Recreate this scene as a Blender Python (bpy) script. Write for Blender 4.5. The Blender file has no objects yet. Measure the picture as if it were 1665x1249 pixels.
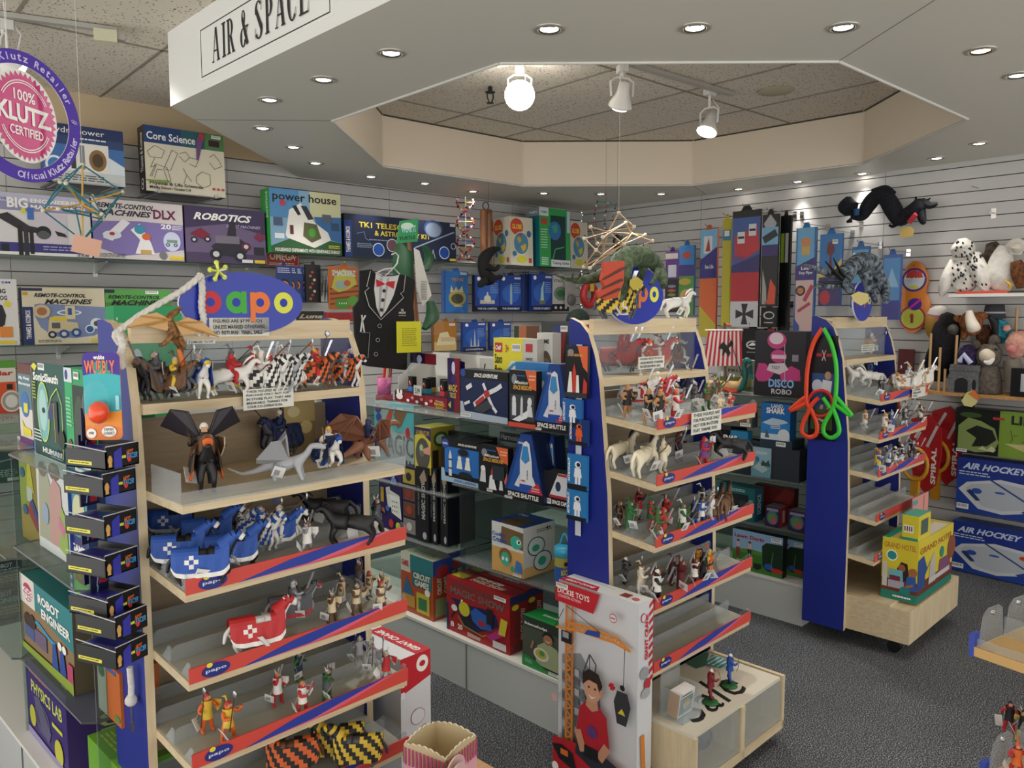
import bpy, bmesh, math, random, re
import numpy as np
from mathutils import Vector, Matrix
random.seed(7)
S = bpy.context.scene
COL = S.collection
# ---------------------------------------------------------------- camera
CF, CX, CY = 1290.0, 832.5, 624.5
PIT, YAW, CH = math.radians(5.15), math.radians(48.6), 1.58
cam = bpy.data.cameras.new('camera'); cam.sensor_fit = 'HORIZONTAL'; cam.sensor_width = 36.0
cam.lens = 36.0 * CF / 1665.0; cam.clip_start = 0.05; cam.clip_end = 60
camo = bpy.data.objects.new('camera', cam); COL.objects.link(camo)
camo.location = (0, 0, CH); camo.rotation_euler = (math.pi/2 - PIT, 0, YAW - math.pi/2)
S.camera = camo
S.cycles.transparent_max_bounces = 32
# ---------------------------------------------------------------- world, exposure
W = bpy.data.worlds.new('world'); S.world = W; W.use_nodes = True
W.node_tree.nodes['Background'].inputs[0].default_value = (1.0, 0.985, 0.96, 1)
W.node_tree.nodes['Background'].inputs[1].default_value = 1.7
S.view_settings.view_transform = 'Standard'; S.view_settings.look = 'None'
S.view_settings.gamma = 1; S.view_settings.use_curve_mapping = False
S.view_settings.exposure = 0.25
DOWN_W, TRACK_W = 17.0, 60.0

# ---------------------------------------------------------------- frames and rays
_F = np.array([math.cos(YAW)*math.cos(PIT), math.sin(YAW)*math.cos(PIT), -math.sin(PIT)])
_R = np.array([math.sin(YAW), -math.cos(YAW), 0.]); _U = np.cross(_R, _F); _C = np.array([0, 0, CH])
class Fr:                       # a local frame on the floor: origin, turn about z
    def __init__(s, ox, oy, deg, oz=0):
        s.o = np.array([ox, oy, oz], float); s.a = math.radians(deg); c, n = math.cos(s.a), math.sin(s.a)
        s.M = np.array([[c, -n, 0], [n, c, 0], [0, 0, 1.]])
    def w(s, p): return Vector(s.M @ np.array(p, float) + s.o)
    def un(s, x, y, **k):       # where the sight line to (x, y) meets a plane of this frame
        d = s.M.T @ (_F + _R*((x-CX)/CF) - _U*((y-CY)/CF)); c = s.M.T @ (_C - s.o)
        (a, v), = k.items(); i = 'XYZ'.index(a); t = (v - c[i]) / d[i]
        return Vector(c + t*d)
    def sub(s, x, y, deg, z=0):
        o = s.w((x, y, z)); return Fr(o.x, o.y, math.degrees(s.a) + deg, o.z)
F0 = Fr(0, 0, 0)
F1 = Fr(.585, 2.0, 4.5); F2 = Fr(1.97, 1.72, 3.5); F3 = Fr(3.62, 1.70, 3.5)   # the three figure stands
WX, WY, CEIL, SOF = 5.35, 5.1, 2.82, 2.5
FB = Fr(WX, 0, -90)             # right wall: local x runs towards -y, local y into the wall (x = -world y)
# ---------------------------------------------------------------- materials
_m = {}
def hexc(h):
    h = h.lstrip('#')
    if len(h) == 3: h = ''.join(c*2 for c in h)
    v = [int(h[i:i+2], 16)/255 for i in (0, 2, 4)]
    return tuple((c/12.92 if c <= .04045 else ((c+.055)/1.055)**2.4) for c in v) + (1,)
def mat(key, rough=.5, metal=0, **kw):
    if not isinstance(key, str): return key
    k = (key, rough, metal, tuple(sorted(kw.items())))
    if k in _m: return _m[k]
    m = bpy.data.materials.new('paint_' + key.strip('#')); m.use_nodes = True
    b = m.node_tree.nodes['Principled BSDF']; b.inputs['Base Color'].default_value = hexc(key)
    b.inputs['Roughness'].default_value = rough; b.inputs['Metallic'].default_value = metal
    if 'emit' in kw:
        b.inputs['Emission Color'].default_value = hexc(kw.get('ecol', key)); b.inputs['Emission Strength'].default_value = kw['emit']
    if 'coat' in kw: b.inputs['Coat Weight'].default_value = kw['coat']
    if 'noise' in kw:           # soft pile / fur mottling of the thing's own colour
        nt = m.node_tree; tx = nt.nodes.new('ShaderNodeTexNoise'); tx.inputs['Scale'].default_value = kw['noise']
        tc = nt.nodes.new('ShaderNodeTexCoord'); nt.links.new(tc.outputs['Object'], tx.inputs['Vector'])
        tx.inputs['Detail'].default_value = 3
        r = nt.nodes.new('ShaderNodeValToRGB'); c = hexc(key); c2 = hexc(kw.get('c2', key))
        r.color_ramp.elements[0].position = .38; r.color_ramp.elements[1].position = .62
        r.color_ramp.elements[0].color = c2 if 'c2' in kw else tuple(v*.6 for v in c[:3]) + (1,)
        r.color_ramp.elements[1].color = c
        nt.links.new(tx.outputs['Fac'], r.inputs[0]); nt.links.new(r.outputs[0], b.inputs['Base Color'])
        bp = nt.nodes.new('ShaderNodeBump'); bp.inputs['Strength'].default_value = .6; bp.inputs['Distance'].default_value = .004
        nt.links.new(tx.outputs['Fac'], bp.inputs['Height']); nt.links.new(bp.outputs[0], b.inputs['Normal'])
    _m[k] = m; return m
def nodes(name):
    m = bpy.data.materials.new(name); m.use_nodes = True; nt = m.node_tree
    return m, nt, nt.nodes['Principled BSDF'], (lambda t: nt.nodes.new('ShaderNode'+t)), nt.links.new
def clear(name, tint='#ffffff', a=.12, edge=.75, rough=.03):
    # clear plastic or glass: mostly see-through, mirror-like at grazing angles
    m = bpy.data.materials.new(name); m.use_nodes = True; nt = m.node_tree; nt.nodes.clear()
    N = lambda t: nt.nodes.new('ShaderNode'+t)
    tr = N('BsdfTransparent'); tr.inputs[0].default_value = hexc(tint)
    gl = N('BsdfPrincipled'); gl.inputs['Base Color'].default_value = (.9, .92, .93, 1); gl.inputs['Roughness'].default_value = rough
    gl.inputs['Specular IOR Level'].default_value = .8
    lw = N('LayerWeight'); lw.inputs[0].default_value = .5
    pw = N('Math'); pw.operation = 'POWER'; pw.inputs[1].default_value = 4; L0 = nt.links.new; L0(lw.outputs['Facing'], pw.inputs[0])
    mr = N('MapRange'); mr.inputs[3].default_value = a*.3; mr.inputs[4].default_value = edge
    mx = N('MixShader'); o = N('OutputMaterial'); L = nt.links.new
    L(pw.outputs[0], mr.inputs[0]); L(mr.outputs[0], mx.inputs[0]); L(tr.outputs[0], mx.inputs[1]); L(gl.outputs[0], mx.inputs[2]); L(mx.outputs[0], o.inputs[0])
    return m
def wood(name, c1, c2, sc=(1, 1, 1), rough=.45):
    m, nt, b, N, L = nodes(name)
    tc = N('TexCoord'); mp = N('Mapping'); mp.inputs['Scale'].default_value = sc
    no = N('TexNoise'); no.inputs['Scale'].default_value = 6; no.inputs['Detail'].default_value = 5; no.inputs['Distortion'].default_value = .6
    r = N('ValToRGB'); r.color_ramp.elements[0].color = hexc(c1); r.color_ramp.elements[1].color = hexc(c2)
    r.color_ramp.elements[0].position = .3; r.color_ramp.elements[1].position = .7
    L(tc.outputs['Object'], mp.inputs[0]); L(mp.outputs[0], no.inputs['Vector']); L(no.outputs['Fac'], r.inputs[0]); L(r.outputs[0], b.inputs['Base Color'])
    b.inputs['Roughness'].default_value = rough; return m
PLY = wood('birch_plywood', '#c9b48f', '#dbcaa8', (1, 6, 14)); PLYV = wood('birch_plywood_upright', '#ccb893', '#ddcdac', (8, 8, 1))
PINE = wood('pine_board', '#b4824a', '#c99a62', (2, 10, 14)); BACKW = wood('brown_back_board', '#8d7a60', '#a08c70', (1, 8, 12))
BLUE = mat('#182886', .45); WHITE = mat('#dcdcda', .45); WHITE2 = mat('#e8e6e0', .5)
ACR = clear('clear_acrylic', '#f1f5f7', .36, .6); GLASS = clear('shelf_glass', '#dbe5e1', .08, .5, .01); SHEET = clear('acrylic_sheet', '#f4f7f8', .14, .5)
GEDGE = clear('glass_edge', '#24352f', .3, .7, .1); FILM = clear('glossy_film', '#ffffff', .06, .35, .08)
CHROME = mat('#c8c8c8', .18, 1); STEEL = mat('#8f8f8f', .35, 1); BLACK = mat('#101013', .4)
def setup_mats():
    global CARPET, TILE, SLAT, BEIGE, SOFM, CREAM
    CARPET, nt, b, N, L = nodes('speckled_carpet'); tc = N('TexCoord')
    n1 = N('TexNoise'); n1.inputs['Scale'].default_value = 215; n1.inputs['Detail'].default_value = 1.5
    n2 = N('TexNoise'); n2.inputs['Scale'].default_value = 3; n2.inputs['Detail'].default_value = 2
    r = N('ValToRGB'); e = r.color_ramp.elements; e[0].position = .40; e[0].color = hexc('#2a2c30'); e[1].position = .68; e[1].color = hexc('#bcbdbf')
    q = e.new(.55); q.color = hexc('#5b5f65')
    mx = N('MixRGB'); mx.blend_type = 'MULTIPLY'; mx.inputs[0].default_value = .35
    L(tc.outputs['Object'], n1.inputs['Vector']); L(tc.outputs['Object'], n2.inputs['Vector']); L(n1.outputs['Fac'], r.inputs[0]); L(r.outputs[0], mx.inputs[1]); L(n2.outputs['Fac'], mx.inputs[2])
    L(mx.outputs[0], b.inputs['Base Color']); b.inputs['Roughness'].default_value = .95
    bp = N('Bump'); bp.inputs['Distance'].default_value = .004; L(n1.outputs['Fac'], bp.inputs['Height']); L(bp.outputs[0], b.inputs['Normal'])
    TILE, nt, b, N, L = nodes('mineral_fibre_tile'); tc = N('TexCoord')
    v = N('TexVoronoi'); v.inputs['Scale'].default_value = 55; v.inputs['Randomness'].default_value = 1
    n = N('TexNoise'); n.inputs['Scale'].default_value = 45
    m1 = N('Math'); m1.operation = 'MULTIPLY_ADD'; m1.inputs[1].default_value = -.45; L(n.outputs['Fac'], m1.inputs[0]); L(v.outputs['Distance'], m1.inputs[2])
    r = N('ValToRGB'); e = r.color_ramp.elements; e[0].position = -0; e[0].color = hexc('#7c7468'); e[1].position = .02; e[1].color = hexc('#d6ccbb')
    L(tc.outputs['Object'], v.inputs['Vector']); L(tc.outputs['Object'], n.inputs['Vector']); L(m1.outputs[0], r.inputs[0]); L(r.outputs[0], b.inputs['Base Color']); b.inputs['Roughness'].default_value = .9
    SLAT = mat('#c6c4c1', .55); BEIGE = mat('#cdb794', .7); SOFM = mat('#d0ccc0', .5); CREAM = mat('#e0d2bd', .6)
setup_mats()
# ---------------------------------------------------------------- mesh builder
class MB:
    def __init__(s): s.v = []; s.f = []; s.m = []; s.mats = []; s.sm = []
    def mi(s, m):
        if isinstance(m, str): m = mat(m)
        if m not in s.mats: s.mats.append(m)
        return s.mats.index(m)
    def add(s, vs, fs, m, M=None, smooth=False):
        k = len(s.v); i = s.mi(m)
        for p in vs: s.v.append(tuple(M @ Vector(p)) if M is not None else tuple(p))
        for f in fs: s.f.append(tuple(k+j for j in f)); s.m.append(i); s.sm.append(smooth)
        return s
    def box(s, x0, y0, z0, x1, y1, z1, m, M=None, b=0):
        if b:
            pts = []; xs = (x0, x1); ys = (y0, y1)
            c = [(x0+b, y0), (x1-b, y0), (x1, y0+b), (x1, y1-b), (x1-b, y1), (x0+b, y1), (x0, y1-b), (x0, y0+b)]
            return s.prism(c, z0, z1, m, M)
        vs = [(x, y, z) for z in (z0, z1) for x, y in ((x0, y0), (x1, y0), (x1, y1), (x0, y1))]
        return s.add(vs, [(3, 2, 1, 0), (4, 5, 6, 7), (0, 1, 5, 4), (1, 2, 6, 5), (2, 3, 7, 6), (3, 0, 4, 7)], m, M)
    def prism(s, pts, z0, z1, m, M=None, axis='Z', msides=None):
        # outline in the plane across `axis`, given thickness
        n = len(pts)
        def P(a, b, c): return (a, b, c) if axis == 'Z' else ((a, c, b) if axis == 'Y' else (c, a, b))
        vs = [P(x, y, z0) for x, y in pts] + [P(x, y, z1) for x, y in pts]
        s.add(vs, [tuple(range(n))[::-1], tuple(range(n, 2*n))], m, M)
        return s.add(vs, [(i, (i+1) % n, n+(i+1) % n, n+i) for i in range(n)], msides or m, M)
    def tube(s, pts, r, m, n=8, M=None, closed=False, caps=True, flat=1):
        pts = [Vector(p) for p in pts]; N = len(pts); R = r if isinstance(r, (list, tuple)) else [r]*N
        vs = []; up = None
        for i, p in enumerate(pts):
            a = pts[(i-1) % N] if (i > 0 or closed) else p; b = pts[(i+1) % N] if (i < N-1 or closed) else p
            t = (b-a).normalized() if (b-a).length > 1e-9 else Vector((0, 0, 1))
            if up is None: up = Vector((0, 0, 1)) if abs(t.z) < .9 else Vector((1, 0, 0))
            u = t.cross(up).normalized(); w = u.cross(t).normalized(); up = w
            for k in range(n):
                q = 2*math.pi*k/n; vs.append(p + u*(math.cos(q)*R[i]) + w*(math.sin(q)*R[i]*flat))
        fs = [(i*n+k, i*n+(k+1) % n, ((i+1) % N)*n+(k+1) % n, ((i+1) % N)*n+k) for i in range(N if closed else N-1) for k in range(n)]
        s.add(vs, fs, m, M, True)
        if caps and not closed: s.add(vs[:n] + vs[-n:], [tuple(range(n)), tuple(range(n, 2*n))[::-1]], m, M)
        return s
    def lathe(s, prof, m, n=20, M=None, smooth=True):      # prof: (radius, z)
        vs = [(r*math.cos(2*math.pi*k/n), r*math.sin(2*math.pi*k/n), z) for r, z in prof for k in range(n)]
        fs = [(i*n+k, i*n+(k+1) % n, (i+1)*n+(k+1) % n, (i+1)*n+k) for i in range(len(prof)-1) for k in range(n)]
        return s.add(vs, fs, m, M, smooth)
    def ball(s, c, r, m, n=10, M=None):
        rx, ry, rz = r if isinstance(r, (list, tuple)) else (r, r, r)
        T = Matrix.Translation(c) @ Matrix.Diagonal((rx, ry, rz, 1)); T = M @ T if M is not None else T
        k = max(4, n//2+1); return s.lathe([(math.sin(math.pi*i/k), -math.cos(math.pi*i/k)) for i in range(k+1)], m, n, T)
    def mesh(s, name):
        me = bpy.data.meshes.new(name); me.from_pydata([tuple(v) for v in s.v], [], s.f)
        for m in s.mats: me.materials.append(m)
        me.polygons.foreach_set('material_index', s.m); me.polygons.foreach_set('use_smooth', s.sm); me.update(); return me
    def obj(s, name, parent=None, loc=None, rot=None):
        return put(name, s.mesh(name), parent, loc, rot)
def put(name, data, parent=None, loc=None, rot=None):
    o = bpy.data.objects.new(name, data); COL.objects.link(o)
    if parent is not None: o.parent = parent
    if loc is not None: o.location = loc
    if rot is not None: o.rotation_euler = rot if isinstance(rot, (tuple, list)) else (0, 0, rot)
    return o
def tag(o, label, cat, group=None, kind=None):
    if label: o['label'] = label
    if cat: o['category'] = cat
    if group: o['group'] = group
    if kind: o['kind'] = kind
    return o
def struct(name, mb, loc=None, rot=None):
    o = mb.obj(name, None, loc, rot); o['kind'] = 'structure'; return o
def thing(name, label, cat, loc, rot=0, group=None):
    return tag(put(name, None, None, loc, rot), label, cat, group)
def family(o, parent=None):
    c = o.copy(); COL.objects.link(c)
    if parent is not None: c.parent = parent
    for k in list(o.children): family(k, c)
    return c
# ---------------------------------------------------------------- printed artwork: flat shapes and lettering on a face
_t = {}
def glyphs(s, bold=0, shear=0):
    k = (s, bold, shear)
    if k in _t: return _t[k]
    cu = bpy.data.curves.new('lettering', 'FONT'); cu.body = s; cu.resolution_u = 2; cu.offset = .018*bold; cu.shear = shear
    o = bpy.data.objects.new('lettering', cu); me = o.to_mesh()
    v = np.array([x.co[:2] for x in me.vertices]) if len(me.vertices) else np.zeros((1, 2)); f = [tuple(p.vertices) for p in me.polygons]
    lo, hi = v.min(0), v.max(0); v = (v-lo)/np.maximum(hi-lo, 1e-6); asp = float((hi-lo)[0]/max((hi-lo)[1], 1e-6))
    o.to_mesh_clear(); bpy.data.objects.remove(o); bpy.data.curves.remove(cu)
    _t[k] = (v, f, asp); return _t[k]
def ell(cx, cy, rx, ry, n=24): return [(cx+rx*math.cos(2*math.pi*i/n), cy+ry*math.sin(2*math.pi*i/n)) for i in range(n)]
def line2(pts, w, asp=1.0):
    # strokes as quads; asp = face width / height so that widths look even
    out = []
    for (x0, y0), (x1, y1) in zip(pts[:-1], pts[1:]):
        dx, dy = (x1-x0)*asp, y1-y0; l = math.hypot(dx, dy) or 1; nx, ny = -dy/l*w/2/asp, dx/l*w/2
        out.append([(x0+nx, y0+ny), (x1+nx, y1+ny), (x1-nx, y1-ny), (x0-nx, y0-ny)])
    return out
def art(mb, items, M, w, h, lift=.0005):
    """items in 0..1 of a face w x h; M maps face (x right, y up, z out) to the mesh."""
    asp = w/h; z = lift
    def emit(vs, fs, c):
        mb.add([(x*w, y*h, z) for x, y in vs], fs, c if not isinstance(c, str) else mat(c, .5), M)
    for it in items:
        k = it[0]
        if k == 'r': _, x, y, a, b, c = it; emit([(x, y), (x+a, y), (x+a, y+b), (x, y+b)], [(0, 1, 2, 3)], c)
        elif k == 'e': _, x, y, a, b, c = it; emit(ell(x, y, a, b), [tuple(range(24))], c)
        elif k == 'p': emit(it[1], [tuple(range(len(it[1])))], it[2])
        elif k == 'l':
            for q in line2(it[1], it[2], asp): emit(q, [(0, 1, 2, 3)], it[3])
        elif k == 't':
            _, x, y, a, b, s, c = it[:7]; st = it[7] if len(it) > 7 else 'b'
            v, f, ta = glyphs(s, 2 if 'B' in st else (1 if 'b' in st else 0), .35 if 'i' in st else 0)
            if 'k' in st: a = min(a, ta*b/asp)          # keep the letters' own width
            if 'v' in st: emit([(x+(1-p[1])*a, y+p[0]*b) for p in v], f, c)   # reads upwards
            elif 'd' in st: emit([(x+p[1]*a, y+(1-p[0])*b) for p in v], f, c)
            else: emit([(x+p[0]*a, y+p[1]*b) for p in v], f, c)
        elif k == 'rows':                                # small print: n rows of dashes
            _, x, y, a, b, n, c = it; rr = random.Random(int(x*999+y*77)+n)
            for i in range(n):
                u = x; yy = y + b*(1-(i+.7)/n)
                while u < x+a*.92:
                    d = min(a*rr.uniform(.07, .2), x+a-u); emit([(u, yy), (u+d, yy), (u+d, yy+b*.45/n), (u, yy+b*.45/n)], [(0, 1, 2, 3)], c); u += d+a*.03
        elif k == 'bar':                                 # a white price sticker with its bars
            _, x, y, a, b = it; emit([(x, y), (x+a, y), (x+a, y+b), (x, y+b)], [(0, 1, 2, 3)], '#eeeeea'); z += .0003
            for i in range(9):
                u = x+a*(.08+.093*i); emit([(u, y+b*.35), (u+a*.045, y+b*.35), (u+a*.045, y+b*.85), (u, y+b*.85)], [(0, 1, 2, 3)], '#555')
        z += .0003
FACE = {  # face name -> matrix maker for a w x d x h box whose front-left-bottom corner is the origin (front looks to -y)
 'f': lambda w, d, h: (Matrix(((1,0,0,0),(0,0,-1,0),(0,1,0,0),(0,0,0,1))), w, h),
 'l': lambda w, d, h: (Matrix(((0,0,-1,0),(-1,0,0,d),(0,1,0,0),(0,0,0,1))), d, h),
 'r': lambda w, d, h: (Matrix(((0,0,1,w),(1,0,0,0),(0,1,0,0),(0,0,0,1))), d, h),
 't': lambda w, d, h: (Matrix(((1,0,0,0),(0,1,0,0),(0,0,1,h),(0,0,0,1))), w, d)}
def carton_mb(w, d, h, cols, arts):
    """cols: colour or dict of face colours f,l,r,t (rest 'o')."""
    if not isinstance(cols, dict): cols = {'o': cols}
    c = lambda k: mat(cols.get(k, cols['o']), .38) if isinstance(cols.get(k, cols['o']), str) else cols.get(k, cols['o'])
    mb = MB(); V = [(x, y, z) for z in (0, h) for x, y in ((0, 0), (w, 0), (w, d), (0, d))]
    for k, f in (('o', (3, 2, 1, 0)), ('t', (4, 5, 6, 7)), ('f', (0, 1, 5, 4)), ('r', (1, 2, 6, 5)), ('o', (2, 3, 7, 6)), ('l', (3, 0, 4, 7))):
        mb.add([V[i] for i in f], [(0, 1, 2, 3)], c(k))
    for k, it in (arts or {}).items():
        M, a, b = FACE[k](w, d, h); art(mb, it, M, a, b)
    return mb
def carton(name, label, cat, P, w, d, h, rot, cols, arts=None, group=None, tilt=0):
    o = carton_mb(w, d, h, cols, arts).obj(name, None, P, (tilt, 0, rot)); return tag(o, label, cat, group)
def seen(fr, a, b, ytop, **pl):
    """Bottom-left sight a, bottom-right sight b, y of the top-left corner, on a plane of fr -> (origin, width, height, turn)."""
    A, B = fr.un(*a, **pl), fr.un(*b, **pl); B.z = A.z
    (k, v), = pl.items()
    if k == 'Z':
        # height: follow the vertical at A up to ytop
        lo, hi = 0, 1.5; wa = fr.w(A)
        for _ in range(40):
            m = (lo+hi)/2; q = np.array([wa.x, wa.y, wa.z+m])-_C; yy = CY-CF*(q@_U)/(q@_F)
            if yy > ytop: lo = m
            else: hi = m
        h = lo
    else: h = fr.un(a[0], ytop, **pl).z - A.z
    wa, wb = fr.w(A), fr.w(B); d = wb-wa
    return wa, math.hypot(d.x, d.y), h, math.atan2(d.y, d.x)
def cart(name, label, cat, fr, a, b, ytop, depth, cols, arts=None, group=None, z=None, tilt=0, **pl):
    P, w, h, r = seen(fr, a, b, ytop, **pl)
    if z is not None and 'Z' not in pl: h += P.z-z; P.z = z
    return carton(name, label, cat, P, w, depth, h, r, cols, arts, group, tilt)
# ================================================================ THE SETTING
mb = MB(); mb.box(-1.6, -1.6, -.1, WX+.2, WY+.2, 0, CARPET); struct('floor', mb)
# suspended ceiling: fibre tiles laid in a thin grid
mb = MB(); mb.box(-4, -4, CEIL, WX+.2, WY+.2, CEIL+.05, TILE)
for i in range(-6, 9):
    mb.box(i*.61+.1, -4, CEIL-.004, i*.61+.114, WY, CEIL, mat('#8f877a', .7))
for i in range(-3, 4):
    mb.box(-4, i*1.22+.35, CEIL-.004, WX, i*1.22+.364, CEIL, mat('#8f877a', .7))
struct('ceiling', mb)
def slatwall(mb, x0, x1, ztop, off, seams):
    # boards face -y; grooves are real recesses
    mb.box(x0, .012, 0, x1, .03, CEIL, mat('#55534f', .8)); z = off
    while z < ztop:
        a = max(z, 0); e = min(z+.0702, ztop)
        if e > a: mb.box(x0, 0, a, x1, .012, e, SLAT)
        z += .0762
    for s in seams: mb.box(s-.0015, -.0006, 0, s+.0015, .0, ztop, mat('#77746e', .8))
    if ztop < CEIL: mb.box(x0, -.004, ztop, x1, .02, CEIL, BEIGE)
mb = MB(); slatwall(mb, -1.6, WX, 2.57, -.021, [-1.6, -.38, .84, 2.06, 3.28, 4.5]); struct('wall_left', mb, (0, WY, 0))
mb = MB(); slatwall(mb, -WY, 1.6, 2.64, -.045, [-3.8, -2.36, -1.14, .08, 1.3]); struct('wall_right', mb, (WX, 0, 0), -math.pi/2)
# dropped bulkhead with the octagonal light well
def so(x, y): p = F0.un(x, y, Z=SOF); return (p.x, p.y)
A0, A1 = so(277, 173), so(461, 273)
dx, dy = so(636, 0)[0]-A0[0], so(636, 0)[1]-A0[1]
A9 = (A0[0]+dx*1.45, A0[1]+dy*1.45)
A2 = (A1[0]+(WY-A1[1])*.9, WY)
outer = [A0, A1, A2, (WX, WY), (WX, .25), (2.75, .25), A9]
inner = [so(*q) for q in ((540, 196), (622.5, 270), (850, 302), (1126, 301), (1402, 265.6), (1574, 193), (1364, 99), (812, 102))]
bm = bmesh.new()
def loop(pts, z):
    vs = [bm.verts.new((x, y, z)) for x, y in pts]
    return vs, [bm.edges.new((vs[i], vs[(i+1) % len(vs)])) for i in range(len(vs))]
v1, e1 = loop(outer, SOF); v2, e2 = loop(inner, SOF)
bmesh.ops.triangle_fill(bm, use_beauty=True, edges=e1+e2)
for vs in (v1, v2):
    up = [bm.verts.new((v.co.x, v.co.y, CEIL+.01)) for v in vs]
    for i in range(len(vs)):
        j = (i+1) % len(vs); f = bm.faces.new((vs[i], vs[j], up[j], up[i])); f.material_index = 1 if vs is v2 else 2
me = bpy.data.meshes.new('bulkhead'); bm.to_mesh(me); bm.free()
for m in (SOFM, CREAM, mat('#e2e2de', .45)): me.materials.append(m)
bulk = put('trim_1', me); bulk['kind'] = 'structure'
mb = MB()
gm = mat('#6b675f', .8)
for a, b in ((so(317, 194.6), inner[0]), (so(317, 194.6), inner[0]), ((inner[3][0], inner[3][1]), so(1150, 318)), (inner[6], so(1520, 0))):
    mb.tube([(a[0], a[1], SOF), (b[0], b[1], SOF)], .0015, gm, 4)
for i in range(8):      # cover strips inside the light well corners and along its lip
    a, b = inner[i], inner[(i+1) % 8]
    mb.tube([(a[0], a[1], SOF-.002), (b[0], b[1], SOF-.002)], .007, mat('#d4d2ca', .5), 4)
    mb.tube([(a[0], a[1], SOF), (a[0], a[1], CEIL)], .006, CREAM, 6)
    mb.tube([(a[0], a[1], CEIL-.004), (b[0], b[1], CEIL-.004)], .006, mat('#4f4a42', .8), 4)
o = mb.obj('trim_2'); o['kind'] = 'structure'
# ---------------------------------------------------------------- lettering on the bulkhead
FS = Fr(A0[0], A0[1], math.degrees(math.atan2(dy, dx)))
p0, p1 = FS.un(329, 127, Y=0), FS.un(538, 20, Y=0); ptop = FS.un(326, 50, Y=0).z
sx0, sx1, sz0, sz1 = p0.x, p1.x, p0.z, ptop
mb = MB(); lw = .004; ink = mat('#17171a', .5); yy = -.003
mb.box(sx0-.02, -.002, sz0-.012, sx1+.02, 0, sz1+.012, mat('#e6e6e2', .4))
for q in ((sx0, sz0, sx1, sz0+lw), (sx0, sz1-lw, sx1, sz1), (sx0, sz0, sx0+lw, sz1), (sx1-lw, sz0, sx1, sz1)):
    mb.box(q[0], yy, q[1], q[2], -.002, q[3], ink)
# serif capitals drawn as thick and thin strokes in a unit cell
def stem(x, w=.2, s=.1): return [('p', [(x, 0), (x+w, 0), (x+w, 1), (x, 1)]), ('p', [(x-s, 0), (x+w+s, 0), (x+w+s, .05), (x-s, .05)]), ('p', [(x-s, .95), (x+w+s, .95), (x+w+s, 1), (x-s, 1)])]
def arc(cx, cy, rx, ry, a0, a1, t0, t1, n=14):
    o_ = []; i_ = []
    for k in range(n+1):
        a = math.radians(a0+(a1-a0)*k/n); f = abs(math.cos(a)); t = t0+(t1-t0)*f
        o_.append((cx+rx*math.cos(a), cy+ry*math.sin(a))); i_.append((cx+(rx-t)*math.cos(a), cy+(ry-t*.35-.02)*math.sin(a)))
    return [('p', [o_[k], o_[k+1], i_[k+1], i_[k]]) for k in range(n)]
def strk(x0, y0, x1, y1, w): return [('p', [(x0, y0), (x0+w, y0), (x1+w, y1), (x1, y1)])]
SER = {
 'A': strk(.06, 0, .44, 1, .07)+strk(.68, 0, .42, 1, .22)+[('p', [(.2, .3), (.74, .3), (.74, .35), (.2, .35)]), ('p', [(-.04, 0), (.24, 0), (.24, .04), (-.04, .04)]), ('p', [(.58, 0), (1, 0), (1, .04), (.58, .04)])],
 'I': stem(.4, .24, .12),
 'R': stem(.16, .22)+arc(.42, .74, .4, .26, -90, 90, .05, .22)+[('p', [(.3, .48), (.5, .48), (.5, .53), (.3, .53)]), ('p', [(.3, .95), (.5, .95), (.5, 1), (.3, 1)])]+strk(.74, 0, .42, .5, .22)+[('p', [(.68, 0), (1.02, 0), (1.02, .05), (.68, .05)])],
 'P': stem(.16, .22)+arc(.42, .72, .42, .28, -90, 90, .05, .22)+[('p', [(.3, .44), (.5, .44), (.5, .49), (.3, .49)]), ('p', [(.3, .95), (.5, .95), (.5, 1), (.3, 1)])],
 'C': arc(.54, .5, .46, .52, 50, 310, .06, .24, 22)+[('p', [(.8, .68), (.86, .68), (.9, .98), (.84, .98)]), ('p', [(.8, .12), (.84, .06), (.92, .3), (.88, .3)])],
 'E': stem(.16, .22)+[('p', [(.2, 0), (.9, 0), (.9, .05), (.2, .05)]), ('p', [(.2, .95), (.86, .95), (.86, 1), (.2, 1)]), ('p', [(.3, .48), (.66, .48), (.66, .53), (.3, .53)]), ('p', [(.86, 0), (.92, 0), (.98, .28), (.94, .28)]), ('p', [(.84, 1), (.88, 1), (.9, .75), (.86, .75)]), ('p', [(.64, .38), (.68, .38), (.68, .63), (.64, .63)])],
 'S': arc(.5, .75, .38, .27, 40, 200, .05, .2)+arc(.48, .25, .42, .27, -150, 30, .05, .22)+[('p', [(.12, .78), (.3, .84), (.9, .3), (.74, .16)]), ('p', [(.78, .72), (.83, .72), (.86, .98), (.82, .98)]), ('p', [(.08, .02), (.12, .02), (.16, .3), (.1, .3)])],
 '&': arc(.42, .8, .2, .21, 0, 360, .05, .12, 18)+arc(.36, .25, .34, .27, 90, 340, .06, .2, 18)+[('p', [(.22, .74), (.38, .84), (.98, .04), (.74, 0)]), ('p', [(.66, .5), (1, .5), (1, .55), (.66, .55)])]+strk(.5, .06, .84, .52, .06)}
def serif(mb, s, x0, x1, z0, z1, y, m):
    n = sum(.45 if c == ' ' else (.62 if c == 'I' else 1.0) for c in s); u = (x1-x0)/n; x = x0; k = 0
    for c in s:
        wd = .45 if c == ' ' else (.62 if c == 'I' else 1.0)
        for it in SER.get(c, []):
            k += 1; mb.add([(x+((px-.5)*.86+.5*wd)*u if c == 'I' else x+px*.86*u, y-.00002*k, z0+pz*(z1-z0)) for px, pz in it[1]], [(0, 1, 2, 3)], m)
        x += wd*u
t0, t1 = FS.un(347, 103, Y=0), FS.un(508, 17, Y=0); tt = FS.un(357, 41, Y=0)
serif(mb, 'AIR & SPACE', t0.x, t1.x, t0.z, tt.z, -.0035, ink)
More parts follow.
